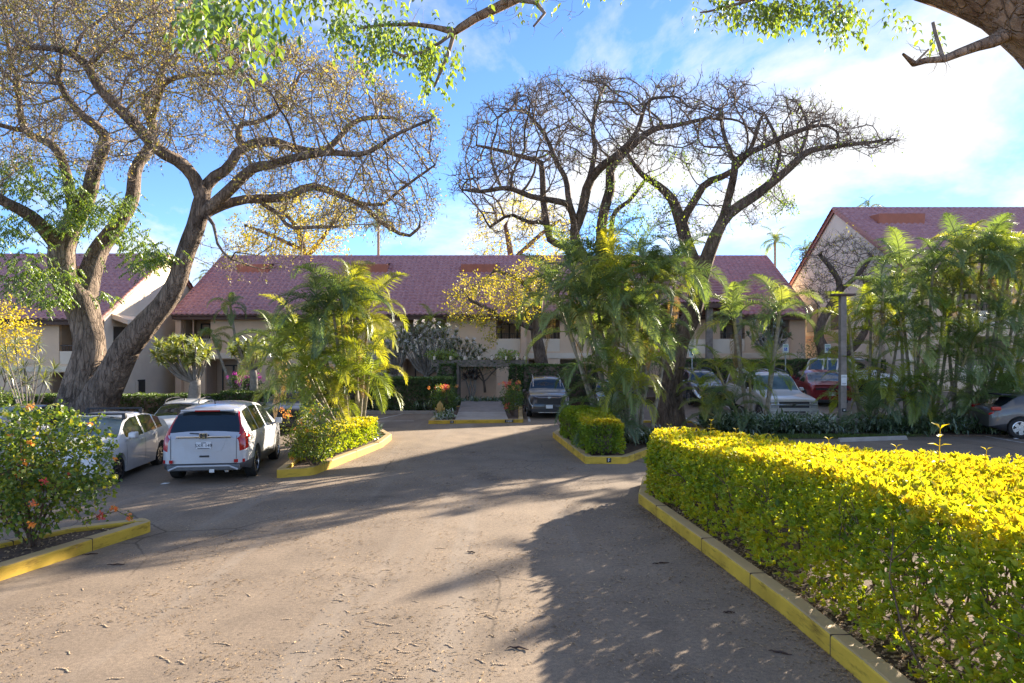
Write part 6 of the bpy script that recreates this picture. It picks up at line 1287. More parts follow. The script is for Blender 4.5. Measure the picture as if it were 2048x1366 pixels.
# near tree whose limb arches over the camera from the right
def near_tree():
    t = Tree(.25); root = thing('overhanging_tree', 'near tree whose thick bark limb crosses the top right corner', 'tree', (X_(2390, 6.6), 6.6, 0))
    A1 = t.limb([(2400, 1340, 6.6, 140), (2395, 1000, 6.6, 126), (2375, 600, 6.6, 122), (2310, 340, 6.6, 120), (2235, 130, 6.6, 116), (2130, 12, 6.65, 112), (2035, -55, 6.75, 108), (1930, -105, 6.9, 104), (1800, -155, 7.1, 100), (1600, -230, 7.6, 86), (1350, -290, 8.1, 68), (1150, -290, 8.6, 52), (950, -270, 9, 38), (700, -240, 9.2, 24)])
    b = t.limb([(1300, -290, 8.2, 22), (1180, -150, 8.6, 15), (1090, -40, 8.9, 12), (1000, 12, 9, 10), (949, 37, 9, 8.5), (909, 64, 9, 7.5)], A1)
    t.limb([(909, 64, 9, 5), (839, 49, 9, 4.2), (766, 51, 9.1, 3.5), (711, 57, 9.2, 2.5)], b); t.limb([(909, 64, 9, 5), (876, 88, 8.9, 4.2), (821, 113, 8.8, 3.5), (784, 102, 8.7, 2.5)], b)
    t.limb([(905, 68, 9, 5), (901, 95, 9, 4.2), (880, 146, 9.1, 3.2), (868, 175, 9.1, 2)], b); t.limb([(1040, -10, 9, 6), (1090, 20, 8.8, 4), (1060, 60, 8.7, 2.5)], b)
    e = t.limb([(2010, 70, 6.75, 16), (1968, 90, 6.6, 11), (1932, 97, 6.5, 9), (1896, 121, 6.4, 8), (1872, 108, 6.35, 6), (1845, 125, 6.3, 6.5), (1828, 128, 6.3, 6)], A1)
    t.limb([(1878, 112, 6.4, 6), (1868, 82, 6.45, 4.5), (1874, 62, 6.5, 4.5), (1866, 45, 6.5, 4)], e); t.limb([(1838, 126, 6.3, 4), (1822, 112, 6.2, 4), (1806, 108, 6.2, 2.5)], e); t.limb([(1835, 122, 6.3, 3.5), (1858, 98, 6.2, 2.5)], e)
    c = t.limb([(1150, -280, 8.6, 20), (900, -200, 7.4, 12), (700, -110, 6.4, 9), (560, -50, 5.8, 6), (470, -20, 5.6, 4)], A1)
    f = t.limb([(1600, -250, 7.6, 18), (1610, -130, 8.4, 12), (1590, -50, 9, 8), (1540, -10, 9.2, 5), (1470, 0, 9.3, 3)], A1); t.limb([(1600, -60, 9, 6), (1650, -20, 9.2, 4), (1690, 20, 9.2, 2.5)], f); t.limb([(1540, -10, 9.2, 4), (1430, 20, 9.3, 2.5), (1400, 25, 9.4, 1.6)], f)
    t.finish(.006, 2.3, 0); t.meshes(root, M['bark_near'], M['twig'], .05)
    # fine twigs
    P = []; 
    for cx, cy, s, dd, n in ((760, 60, 70, 9.1, 60), (870, 120, 30, 9, 30), (1040, 20, 60, 8.9, 50), (1450, 25, 40, 9.3, 40), (1600, 10, 80, 9.2, 60), (1860, 110, 22, 6.35, 14)):
        q = RNG.normal(0, 1, (n, 2)) * np.array([s, s * .35]) + np.array([cx, cy]); P.append(np.stack([(q[:, 0] - 1024) * dd / F, np.full(n, dd), H - (q[:, 1] - YH) * dd / F], 1))
    P = np.concatenate(P); V, Fa, tip, dv = twigs_np(P, rdir(len(P)) + np.array([0, 0, -.2]), .22, .004, .6); mk('twigs', V, Fa, M['twig'], root, kind='stuff')
    C = []
    for px, py, sx, sy, dd, n in ((450, -8, 42, 12, 5.6, 30), (405, 14, 14, 16, 5.6, 16), (508, 45, 5, 20, 5.6, 14), (535, 0, 14, 12, 5.6, 10), (690, 40, 22, 22, 9.2, 36), (765, 45, 46, 24, 9.1, 72), (800, 80, 30, 18, 8.9, 34), (740, 90, 10, 28, 9.1, 24), (870, 130, 12, 32, 9.1, 30), (845, 90, 22, 14, 9, 30), (905, 100, 8, 18, 9, 10), (1600, 0, 80, 16, 9.2, 110), (1690, 30, 18, 18, 9.2, 40), (1450, 10, 28, 12, 9.3, 24), (1540, 10, 30, 14, 9.2, 50), (1810, 20, 10, 8, 8, 6), (1880, 55, 6, 6, 8, 4), (600, -40, 120, 20, 7, 80), (1000, -60, 200, 26, 9, 120)):
        q = RNG.normal(0, 1, (n, 2)) * np.array([sx, sy]) + np.array([px, py]); e_ = RNG.normal(dd, .35, n); C.append(np.stack([(q[:, 0] - 1024) * e_ / F, e_, H - (q[:, 1] - YH) * e_ / F], 1))
    C = np.concatenate(C); D = rdir(len(C)); D[:, 2] = -abs(D[:, 2]) * .6 - .2
    near_ = C[:, 1] < 6.4; V1, F1 = pinnate(C[near_], D[near_], 3, .2, .095, .046, 1.2); C, D = C[~near_], D[~near_]; mk('foliage', V1, F1, M['bright_leaf'], root, tone=np.repeat(np.clip(RNG.normal(.4, .25, len(V1) // 5), 0, 1), 5), kind='stuff')
    V, Fa = pinnate(C, D, 3, .17, .088, .046, 1.1); nl = len(V) // 5; mk('foliage', V, Fa, M['bright_leaf'], root, tone=np.repeat(np.clip(RNG.normal(.6, .3, nl), 0, 1), 5), kind='stuff')
near_tree()
# ------------------------------------------------------------------ shrubs and flowers
def shrub(name, label, base, rad, h, nst, nleaf, leaf, m_leaf, flowers=(), cat='shrub', lift=.15, shell=.45, lw=.7, stem_r=.014, spread=1.0, tone=(.45, .28), flat=1.0, stem_m='stem'):
    """open shrub: stems fanning from the base, leaves through the volume, flower heads where listed as (x, y, z, n, size, material)"""
    b = np.array(base, float); root = thing(name, label, cat, base); n = nst
    D = np.stack([RNG.normal(0, .45 * spread, n), RNG.normal(0, .45 * spread, n), np.ones(n)], 1); V, Fa, tip, d = twigs_np(np.tile(b, (n, 1)) + RNG.normal(0, .04, (n, 3)) * np.array([1, 1, 0]), D, h * RNG.uniform(.65, 1.0, n), stem_r, .3, 5)
    V2, F2, tip2, d2 = twigs_np(np.repeat(tip, 3, 0) - np.repeat(d, 3, 0) * h * .25, np.repeat(d, 3, 0) * .6 + rdir(3 * n), h * .4, stem_r * .5, .5, 5)
    mk('stems', *join_np([(V, Fa), (V2, F2)]), M[stem_m], root, kind='stuff')
    u = rdir(nleaf); r = RNG.random(nleaf) ** shell; C = u * r[:, None] * np.array([rad[0], rad[1], h * .5 * flat]) + b + np.array([0, 0, lift + h * .5])
    C += .12 * np.sin(C[:, [1, 2, 0]] * 9) * min(rad); keep = np.sin(C[:, 0] * 6 + 1) * np.sin(C[:, 1] * 7) * np.sin(C[:, 2] * 6.5) > -.28; C, u = C[keep], u[keep]; nn = len(C)
    V, Fa = leaves_np(C, u * .6 + rdir(nn) * .9, rdir(nn) * .7 + np.array([0, 0, .7]), leaf * RNG.uniform(.6, 1.25, nn), leaf * lw)
    mk('foliage', V, Fa, m_leaf, root, tone=np.repeat(np.clip(RNG.normal(*tone, nn), 0, 1), 5), kind='stuff')
    for f in flowers: blossom(root, *f)
    return root
def blossom(root, x, y, z, n, s, m, leaf=.04, name='flower_head'):
    c = rdir(n) * (RNG.random(n) ** .4)[:, None] * s + np.array([x, y, z]); o = rdir(n) + np.array([0, 0, .3])
    V, Fa = leaves_np(c, o, rdir(n), leaf * RNG.uniform(.7, 1.2, n), leaf * .9, .15, .0); return mk(name, V, Fa, m, root, tone=np.repeat(np.clip(RNG.normal(.5, .3) + RNG.normal(0, .15, n), 0, 1), 5), kind='stuff')
def fl(px, py, d, n, s, m): p = at(px, py, d); return (p.x, p.y, p.z, n, s, M[m])
x, y = -6.62, 9.35
near = shrub('bougainvillea', 'large open bougainvillea with orange and pink bracts in the near left kerb strip', (x, y, .12), (1.15, .85), 1.75, 22, 7000, .072, M['boug_leaf'], [fl(*a) for a in ((62, 885, 9.0, 26, .05, 'boug_orange'), (42, 910, 9.1, 20, .05, 'boug_orange'), (48, 925, 8.9, 16, .04, 'boug_pink'), (40, 948, 9.0, 18, .05, 'boug_pink'), (88, 965, 8.8, 16, .045, 'boug_pink'), (135, 948, 9.2, 10, .03, 'boug_pink'), (66, 1008, 8.7, 20, .05, 'boug_pink'), (62, 1050, 8.6, 18, .045, 'boug_orange'), (228, 1018, 9.6, 30, .055, 'boug_orange'), (198, 1033, 9.5, 36, .07, 'boug_pink'), (260, 1036, 9.8, 28, .05, 'boug_pink'), (150, 1020, 9.3, 14, .04, 'boug_pink'), (230, 920, 9.6, 12, .035, 'boug_orange'), (14, 960, 9.0, 16, .05, 'boug_pink'), (60, 815, 9.4, 24, .05, 'boug_orange'), (20, 870, 9.1, 12, .04, 'boug_orange'), (180, 850, 9.7, 12, .04, 'boug_orange'))], shell=.42, lw=.8, lift=.22, tone=(.55, .28))
def spray(root, pts, n, leaf, m, mt, tone=.6):
    P = [Vector(at(*p)) for p in pts]; V, Fa = tube(P, [.008 * (1 - .7 * i / len(P)) for i in range(len(P))], 5); mk('branch', V, Fa, M['stem'], root)
    t = RNG.random(n) * (len(P) - 1); k = t.astype(int); A_ = np.array([tuple(p) for p in P]); C = A_[k] + (A_[k + 1] - A_[k]) * (t - k)[:, None] + RNG.normal(0, .035, (n, 3))
    V, Fa = leaves_np(C, rdir(n), rdir(n) + np.array([0, 0, .6]), leaf * RNG.uniform(.6, 1.2, n), leaf * .7); mk('spray_leaves', V, Fa, m, root, tone=np.repeat(np.clip(RNG.normal(tone, .25, n), 0, 1), 5), kind='stuff')
for pts, n in (([(150, 940, 9.5), (175, 880, 9.5), (205, 820, 9.5)], 70), ([(160, 980, 9.5), (210, 950, 9.6), (235, 975, 9.7)], 40), ([(130, 900, 9.4), (70, 850, 9.3), (40, 812, 9.2)], 40), ([(165, 1050, 9.4), (200, 1030, 9.5), (235, 1022, 9.7), (262, 1036, 9.8)], 26), ([(120, 930, 9.3), (95, 870, 9.2), (90, 820, 9.2)], 40)): spray(near, pts, n, .06, M['boug_leaf'], None)
x, y = gp(615, 940, .15)
shrub('bougainvillea', 'round bougainvillea with orange bracts at the tip of the palm island', (x + .05, y + .45, .15), (.72, .62), 1.4, 16, 3600, .06, M['boug_leaf'], [fl(*a) for a in ((575, 830, 15.9, 50, .12, 'boug_orange'), (600, 845, 15.8, 40, .1, 'boug_orange'), (625, 825, 16, 26, .08, 'boug_orange'), (590, 860, 15.8, 20, .06, 'boug_orange'), (565, 820, 16, 24, .08, 'boug_orange'), (615, 862, 15.7, 14, .05, 'boug_orange'), (640, 835, 16.1, 14, .06, 'boug_orange'), (585, 918, 15.7, 16, .06, 'boug_orange'))], shell=.38, lw=.75, tone=(.6, .28), lift=.1)
x, y = gp(885, 838, .15)
shrub('bougainvillea', 'bougainvillea with a flat orange top behind the fire hydrant', (-3.05, 30.7, .12), (.62, .6), 1.25, 12, 1900, .075, M['boug_leaf'], [(-3.05 + RNG.normal(0, .28), 30.6 + RNG.normal(0, .25), 1.42 + RNG.normal(0, .07), 26, .09, M['boug_orange' if i % 3 else 'boug_red']) for i in range(15)], tone=(.25, .2), lw=.8)
shrub('bougainvillea', 'bougainvillea crowned with red and pink bracts right of the path', (.03, 30.6, .12), (.5, .6), 1.4, 12, 1700, .075, M['boug_leaf'], [(.0 + RNG.normal(0, .26), 30.4 + RNG.normal(0, .25), 1.55 + RNG.normal(0, .12), 26, .09, M['boug_red' if i % 3 else 'boug_orange']) for i in range(17)] + [(-.25 + RNG.normal(0, .06), 30.1, .55 + RNG.normal(0, .12), 14, .06, M['boug_red']) for i in range(4)], tone=(.35, .25), lw=.8)
shrub('bougainvillea', 'magenta bougainvillea mound against the long block', at(492, 790, 33.0) , (.85, .6), 1.2, 10, 1500, .085, M['boug_leaf'], [(X_(492 + RNG.normal(0, 22), 32.6), 32.5 + RNG.normal(0, .2), Z_(755 + RNG.normal(0, 9), 32.6), 26, .1, M['boug_magenta']) for i in range(24)], tone=(.2, .2), lift=0)
shrub('bougainvillea', 'small magenta bougainvillea glimpsed behind the centre palms', at(1312, 760, 33.5), (.5, .5), 1.2, 8, 700, .085, M['boug_leaf'], [(X_(1312 + RNG.normal(0, 9), 33.2), 33.2, Z_(703 + RNG.normal(0, 6), 33.2), 22, .09, M['boug_magenta']) for i in range(9)], tone=(.3, .2), lift=.4)
# plumerias: stubby forked branches, rosettes of long leaves at the tips
def plumeria(name, label, d, trunk, tips, leaf=.30, m='plum_leaf', nl=16, flowers=0.0, rs=7):
    b = at(*trunk[0][:2], d); root = thing(name, label, 'tree', (b.x, d, gz(b.x, d))); t = Tree(.18)
    T0 = t.limb([(p[0], p[1], d, p[2]) for p in trunk]); C = []; D = []
    for px, py, dd in tips:
        e = at(px, py, d + dd); k = trunk[-1]; t.limb([(k[0], k[1], d, min(k[2] * .5, rs * 1.3)), ((k[0] * .45 + px * .55), (k[1] * .55 + py * .45) + 6, d + dd * .5, rs * .75), (px, py, d + dd, rs * .55)], T0); C.append(np.array(e)); D.append(nrm(np.array(e) - np.array(at(k[0], k[1] + 20, d))))
    t.finish(.02, 2.2, 0); t.meshes(root, M['plumeria_bark'], M['plumeria_bark'], .0)
    C, D = np.array(C), np.array(D); n = len(C); Cc = np.repeat(C, nl, 0) + rdir(n * nl) * .05; Dd = np.repeat(D, nl, 0)
    V, Fa = leaves_np(Cc, Dd * .45 + rdir(n * nl) * .9 + np.array([0, 0, .15]), Dd + np.array([0, 0, .6]), leaf * RNG.uniform(.6, 1.15, n * nl), leaf * .27, .15, .25)
    mk('foliage', V, Fa, M[m], root, tone=np.repeat(RNG.random(n * nl), 5), kind='stuff')
    for c, dv in zip(C, D):
        if random.random() < flowers: q = c + dv * .16; blossom(root, q[0], q[1], q[2] + .06, 26, .12, M['white_flower'], .08)
    return root
def ring(cx, cy, rx, ry, n, dd=1.0): return [(cx + rx * math.cos(a) * r, cy + ry * math.sin(a) * r, dd * random.uniform(-1, 1)) for a, r in ((2.4 * i, math.sqrt((i + .5) / n)) for i in range(n))]
plumeria('plumeria_tree', 'pale-leaved plumeria with stubby forked trunk behind the silver crossover', 28.6, [(386, 850, 13), (388, 800, 12), (390, 765, 11)], ring(363, 706, 58, 26, 38, 1.0), .46, nl=26, rs=3.0)
plumeria('plumeria_tree', 'darker plumeria above the magenta bougainvillea', 31.5, [(508, 815, 8), (508, 765, 8), (506, 740, 7)], ring(500, 700, 40, 18, 24, .8), .44, 'plum_leaf', 22, rs=2.6)
for lab, cx, cy, rx, ry, tx, n, d in (('white-blossomed plumeria at the left of the blossom row', 782, 685, 40, 34, 790, 26, 40.5), ('widest white-blossomed plumeria above the ivy hedge', 858, 682, 62, 36, 852, 42, 40), ('white-blossomed plumeria spilling towards the trellis', 925, 705, 42, 26, 898, 24, 40.8)):
    plumeria('plumeria_tree', lab, d, [(tx, 800, 6), (tx, 770, 6), (tx + 1, 752, 5)], ring(cx, cy, rx, ry, int(n * 1.5), 1.2), .36, 'plum_grey', 20, .85, rs=1.3)
plumeria('plumeria_tree', 'dusty green plumeria in front of the taller block behind the parking signs', 40.5, [(1545, 760, 10), (1544, 720, 10), (1542, 700, 9)], ring(1535, 670, 42, 30, 22, 1), .44, 'plum_grey', 20, .12, rs=2.6)
# spiky rosette plants
def rosettes(name, label, base, heads, leaf, wd, m, nl=34, cat='shrub', stem=.03, up=.25):
    root = thing(name, label, cat, base); b = Vector(base)
    for h_ in heads:
        h_ = Vector(h_); mid = b.lerp(h_, .55) + Vector((random.uniform(-.15, .15), random.uniform(-.1, .1), -.05)); V, Fa = tube([b, mid, h_], [stem * 1.3, stem, stem * .8], 6); mk('stem', V, Fa, M['plumeria_bark'], root)
        D = rdir(nl) + np.array([0, 0, up]); V, Fa = leaves_np(np.tile(np.array(h_), (nl, 1)), D, np.tile(np.array([[0, 0, 1.]]), (nl, 1)) + rdir(nl) * .2, leaf * RNG.uniform(.6, 1.1, nl), wd, .2, .12); mk('leaf_rosette', V, Fa, m, root, tone=np.repeat(RNG.random(nl), 5))
    return root
d = 29.2; bs = at(55, 812, d)
rosettes('dracaena', 'spiky pale dracaena with several heads at the far left', (bs.x, d, gz(bs.x, d)), [at(*p) for p in ((75, 688, 29.3), (30, 690, 29), (12, 708, 28.8), (108, 740, 29.4), (48, 735, 28.7), (80, 728, 29.1), (88, 760, 28.8), (55, 765, 28.6), (20, 750, 29.4), (5, 735, 29))], .62, .05, M['drac'])
d = 38.2; bs = at(942, 783, d); rosettes('ti_plant', 'dark ti plant beside the tan wall at the head of the path', (bs.x, d, .15), [at(942 + a, 758 + b, d + .2) for a, b in ((0, 0), (-10, 4), (10, 2), (-4, -8), (5, -10), (-12, -4), (12, -8))], .5, .1, M['ti_leaf'], 16, up=.7)
d = 39.6; bs = at(770, 770, d); rosettes('ti_plant', 'dark ti plant left of the outdoor stair', (bs.x, d, .15), [at(768 + a, 740 + b, d + .2) for a, b in ((0, 0), (-9, 6), (8, 8), (-2, -14), (4, 14), (-8, 18))], .55, .1, M['ti_leaf'], 16, up=.7)
d = 40.5; small_tree('bare_sapling', 'slim leafless sapling against the tan wall behind the path', d - 2, [(None, [(970, 785, d - 2, 2.6), (968, 765, d - 2, 2.2), (962, 745, d - 2, 1.6), (950, 728, d - 2, 1)]), (0, [(969, 766, d - 2, 1.6), (982, 748, d - 2, 1.3), (996, 735, d - 2, 1)]), (0, [(968, 765, d - 2, 1.4), (955, 750, d - 2, 1.1), (945, 735, d - 2, .8)])], [(940, 720), (1000, 715), (1005, 750), (945, 750)], 50, .7, None, .1, 1, 0, step=.3, ntw=1, tl=.3)
yt = shrub('flowering_tree', 'yellow-flowered tree at the far left edge', (X_(-5, 33), 33, gz(-25, 33)), (1.9, 1.5), 3.6, 9, 3200, .13, M['yellow_leaf'], [], 'tree', 2.6, .4, tone=(.75, .2), stem_r=.05)
shrub('round_shrub', 'round green shrub at the far left below the yellow flowers', (*gp(10, 845)[:1], 29.5, -.4) if False else (X_(12, 29.5), 29.5, -.4), (.85, .8), 1.7, 8, 2200, .09, M['boug_leaf'], [], tone=(.45, .3), lift=.1)
shrub('grey_shrub', 'dusty round shrub in front of the twisted bare tree', (X_(1628, 40.2), 40.2, .95), (1.0, .9), 2.3, 10, 1500, .09, M['plum_grey'], [], lift=.6, tone=(.6, .3))
shrub('leafy_shrub', 'pale leafy clump growing over the left end of the trellis', (X_(885, 38.2), 38.2, 2.5), (1.0, .5), .7, 8, 900, .11, M['bright_leaf'], [], lift=0, tone=(.85, .15))
shrub('leafy_shrub', 'pale leafy clump growing over the right end of the trellis', (X_(1015, 38.2), 38.2, 2.5), (.7, .5), .7, 8, 700, .11, M['bright_leaf'], [], lift=0, tone=(.85, .15))
def tussocks(name, label, spots, leaf, wd, m, nl=28, up=.5, tone=(.45, .25), kind='stuff'):
    C, D, N_ = [], [], []; 
    for (x, y, s) in spots:
        k = int(nl * s); a = rdir(k) + np.array([0, 0, up]); C.append(np.tile(np.array([[x, y, gz(x, y) + .08]]), (k, 1)) + RNG.normal(0, .12 * s, (k, 3)) * np.array([1, 1, .5]) + np.array([0, 0, .18 * s])); D.append(a)
    C, D = np.concatenate(C), np.concatenate(D); n = len(C); C[:, 2] = np.maximum(C[:, 2], .06 + np.array([gz(a, b) for a, b in C[:, :2]])); V, Fa = leaves_np(C, D, rdir(n) * .3 + np.array([0, 0, 1.]), leaf * RNG.uniform(.6, 1.2, n), wd, .2, .3)
    o = mk(name, V, Fa, m, None, tone=np.repeat(np.clip(RNG.normal(*tone, n), 0, 1), 5)); tag(o, label, kind=kind); return o
sp = [(RNG.uniform(7.1, 17.6), RNG.uniform(23.7, 25.9), RNG.uniform(.8, 1.5)) for _ in range(260)] + [(RNG.uniform(7.2, 10.5), RNG.uniform(23.7, 25.6), 1.6) for _ in range(40)]
tussocks('ground_cover', 'dark ferny ground cover under the right-hand palms', sp, .36, .07, M['cover'], 30, .55)
sp = [(RNG.uniform(7.0, 9.4), RNG.uniform(23.9, 25.4), RNG.uniform(.9, 1.4)) for _ in range(40)]; tussocks('ground_cover', 'broad heart-leaved ground cover in front of the low palms', sp, .30, .22, M['cover'], 22, .6, (.55, .25))
tussocks('ground_cover', 'low green border plants at the head of the path', [(RNG.uniform(-3.4, .3), RNG.uniform(36.9, 37.7), 1.1) for _ in range(60)] + [(RNG.uniform(-3.3, -2.6), RNG.uniform(28.4, 30), .6) for _ in range(14)] + [(RNG.uniform(-9.3, -3.7), RNG.uniform(33.25, 33.5), .9) for _ in range(34)], .34, .08, M['cover'], 24, .6, (.6, .25))
tussocks('ground_cover', 'leafy tufts at the foot of the centre palms', [(RNG.uniform(3.0, 5.6), RNG.uniform(20.4, 23), .8) for _ in range(50)] + [(RNG.uniform(-5.6, -4.3), RNG.uniform(21.5, 23.5), .8) for _ in range(30)], .34, .06, M['cover'], 24, .6, (.35, .25))
def grass():
    P = samplepoly([(7.0, 22.45), (12.6, 22.9), (14.2, 23.45), (6.9, 23.7)], 7000); C = np.concatenate([P, np.full((len(P), 1), .03)], 1); n = len(C)
    V, Fa = quads_np(C, rdir(n) * .6 + np.array([0, 0, 1.]), rdir(n), RNG.uniform(.05, .13, n), .012); o = mk('grass', V, Fa, M['grass'], None, tone=np.repeat(RNG.random(n), 4)); tag(o, 'thin mown grass along the fern strip', kind='stuff')
grass()

# ------------------------------------------------------------------ street furniture
def hydrant():
    M['hydrant'] = wornpaint('hydrant_paint', (.55, .38, .12), (.33, .24, .14), .4, 20)
    x, y = X_(880, 29.4), 29.4; r = thing('fire_hydrant', 'faded yellow fire hydrant left of the concrete path', 'hydrant', (x, y, .1))
    MB().lathe([(.16, 0), (.16, .05), (.115, .07), (.11, .42), (.13, .44), (.13, .48), (.10, .50)], 18).build('barrel', M['hydrant'], r, local=True, smooth=True)
    MB().lathe([(.135, .48), (.14, .53), (.125, .60), (.08, .67), (.03, .70), (.001, .70)], 18).build('bonnet', M['hydrant'], r, local=True, smooth=True); MB().lathe([(.035, .69), (.035, .75), (.001, .75)], 6).build('operating_nut', M['hydrant'], r, local=True)
    for a in (0, math.pi, -math.pi / 2): MB().lathe([(.05, .08), (.05, .16), (.065, .165), (.065, .20), (.001, .20)], 12, Matrix.Translation((0, 0, .40)) @ Matrix.Rotation(a, 4, 'Z') @ Matrix.Rotation(R(90), 4, 'Y')).build('outlet_cap', M['hydrant'], r, local=True)
hydrant()
def trellis():
    y = 38.1; x0, x1 = X_(862, y), X_(1056, y); r = thing('trellis', 'dark timber trellis beam with pale rafter ends across the path', 'trellis', (x0, y, .12))
    for dy in (0, 1.3): bevel(MB().box(x0, x1, y + dy - .07, y + dy + .07, 2.22, 2.6).build('beam', M['wood'], r), .01)
    for px in (870, 902, 930, 958, 984, 1012, 1034, 1050): X = X_(px, y); bevel(MB().box(X - .05, X + .05, y - .45, y + 1.75, 2.603, 2.8).build('rafter', M['stucco_pale'], r), .01)
    for X in (x0 + .4, x1 - .18, X_(915, y)):
        for dy in (0, 1.3): MB().box(X - .08, X + .08, y + dy - .069, y + dy + .069, .1, 2.217).build('post', M['wood'], r)
    n = 2600; C = np.stack([RNG.uniform(x0, x1, n), RNG.uniform(y - .2, y + 1.4, n), RNG.normal(2.42, .16, n)], 1); V, Fa = leaves_np(C, rdir(n) - np.array([0, 0, .5]), rdir(n) + np.array([0, 0, .5]), .10, .06); mk('creeper', V, Fa, M['green_hedge'], r, tone=np.repeat(np.clip(RNG.normal(.5, .3, n), 0, 1), 5), kind='stuff')
    w = thing('garden_wall', 'plain tan wall panel framed by the trellis', 'wall', (X_(953, 39.8), 39.8, .1)); bevel(MB().box(X_(914, 39.8), X_(993, 39.8), 39.7, 39.9, .05, 2.35).build('panel', M['stucco_peach'], w), .01); MB().box(X_(912, 39.8), X_(995, 39.8), 39.66, 39.94, 2.353, 2.42).build('coping', M['stucco_pale'], w)
trellis()
def lamp():
    d = 24.5; x = X_(1685, d); z = gz(x, d); r = thing('lamp_post', 'square grey timber lamp post on a concrete base in the fern strip', 'lamp post', (x, d, z)); p = r.location
    bevel(MB().prism([(-.42, -.34), (.42, -.34), (.42, .34), (-.42, .34)], 0, .55).build('concrete_base', M['concrete_dark'], r, local=True), .05, 3)
    bevel(MB().box(-.105, .105, -.105, .105, .553, 4.92).build('post', M['wood'], r, local=True), .015)
    bevel(MB().box(-.38, .38, -.2, .2, 4.923, 5.0).build('lamp_head', M['fascia'], r, local=True), .01); MB().box(-.3, .3, -.16, .16, 4.90, 4.92).build('lens', M['clear_lens'], r, local=True) if False else None
    s = MB().box(-.1, .1, -.111, -.1065, 1.72, 2.1).build('notice', M['white_paint'], r, local=True)
    for i, (w, zz) in enumerate(((.07, 2.05), (.09, 2.015), (.08, 1.80), (.06, 1.77))): MB().box(-w, w, -.1135, -.1115, zz - .006, zz + .006).build('print_line', M['plate_ink'], s, local=True)
    o = MB().box(-.07, .07, -.14, -.107, .78, .90).build('outlet_box', M['plastic'], r, local=True); MB().box(-.03, .03, -.143, -.1405, .82, .86).build('outlet_cover', M['white_paint'], o, local=True)
lamp()
M['sign_blue'] = mat('sign_blue', (.02, .12, .48), .5, .1, 9); M['sign_face'] = mat('sign_face', (.66, .74, .70), .5, .06, 9); M['sign_green'] = mat('sign_green', (.02, .22, .14), .5, .1, 9); M['galv'] = mat('galvanised_post', (.42, .45, .45), .45, .15, 9, metal=.6)
def sign(px, py, d, label):
    x = X_(px, d); g = gz(x, d); zc = Z_(py, d); r = thing('parking_sign', label, 'sign', (x, d, g)); z = zc - g
    MB().box(-.025, .025, -.02, .02, -.05, z + .2).build('post', M['galv'], r, local=True)
    f = bevel(MB().box(-.155, .155, -.028, -.022, z - .23, z + .23).build('sign_face', M['sign_face'], r, local=True), .002)
    MB().box(-.125, .125, -.0305, -.0285, z + .135, z + .165).build('heading_line', M['sign_green'], f, local=True); MB().box(-.10, .10, -.0305, -.0285, z + .09, z + .11).build('heading_line', M['sign_green'], f, local=True)
    q = MB().box(-.08, .08, -.031, -.0288, z - .12, z + .05).build('access_panel', M['sign_blue'], f, local=True)
    s = MB(); y = -.0335
    s.lathe([(.001, 0), (.014, 0)], 10, Matrix.Translation((-.012, y, z + .03)) @ Matrix.Rotation(R(90), 4, 'X'))
    def bar(a, b, w):
        a, b = Vector((a[0], y, z + a[1])), Vector((b[0], y, z + b[1])); t = (b - a).normalized(); n = Vector((-t.z, 0, t.x)) * w / 2; s.quad(a - n, b - n, b + n, a + n)
    bar((-.012, .012), (-.006, -.035), .018); bar((-.008, -.005), (.025, -.005), .011); bar((-.008, -.035), (.03, -.035), .014); bar((.03, -.035), (.045, -.085), .014)
    K = [(-.012 + .042 * math.cos(R(a)), -.052 + .042 * math.sin(R(a))) for a in range(110, 350, 24)]
    for a, b in zip(K[:-1], K[1:]): bar(a, b, .011)
    s.build('access_symbol', M['white_paint'], q, local=True)
sign(1384, 705, 35.5, 'accessible parking sign beside the dark centre trunk'); sign(1571, 697, 35.5, 'accessible parking sign above the pewter wagon'); sign(1655, 697, 35.5, 'accessible parking sign just left of the lamp post')
def wheel_stop():
    a = gp(1677, 884); b = gp(1812, 879); A_ = Vector((*a, 0)); B_ = Vector((*b, 0)); L_ = (B_ - A_).length; r = math.atan2(B_.y - A_.y, B_.x - A_.x)
    V = []
    for x, e in ((0, .03), (.04, 0), (L_ - .04, 0), (L_, .03)):
        for y, z in ((-.09, 0), (-.08 + e, .09 - e), (-.05 + e, .125 - e), (.05 - e, .125 - e), (.08 - e, .09 - e), (.09, 0)): V.append((x, y, z))
    Fa = [(i * 6 + j, (i + 1) * 6 + j, (i + 1) * 6 + j + 1, i * 6 + j + 1) for i in range(3) for j in range(5)] + [tuple(range(6))[::-1], tuple(range(18, 24))]
    o = mk('wheel_stop', V, Fa, M['concrete']); o.location = A_ + Vector((0, 0, .004)); o.rotation_euler = (0, 0, r); tag(o, 'pale concrete wheel stop on the asphalt beyond the golden hedge', 'wheel stop')
wheel_stop()
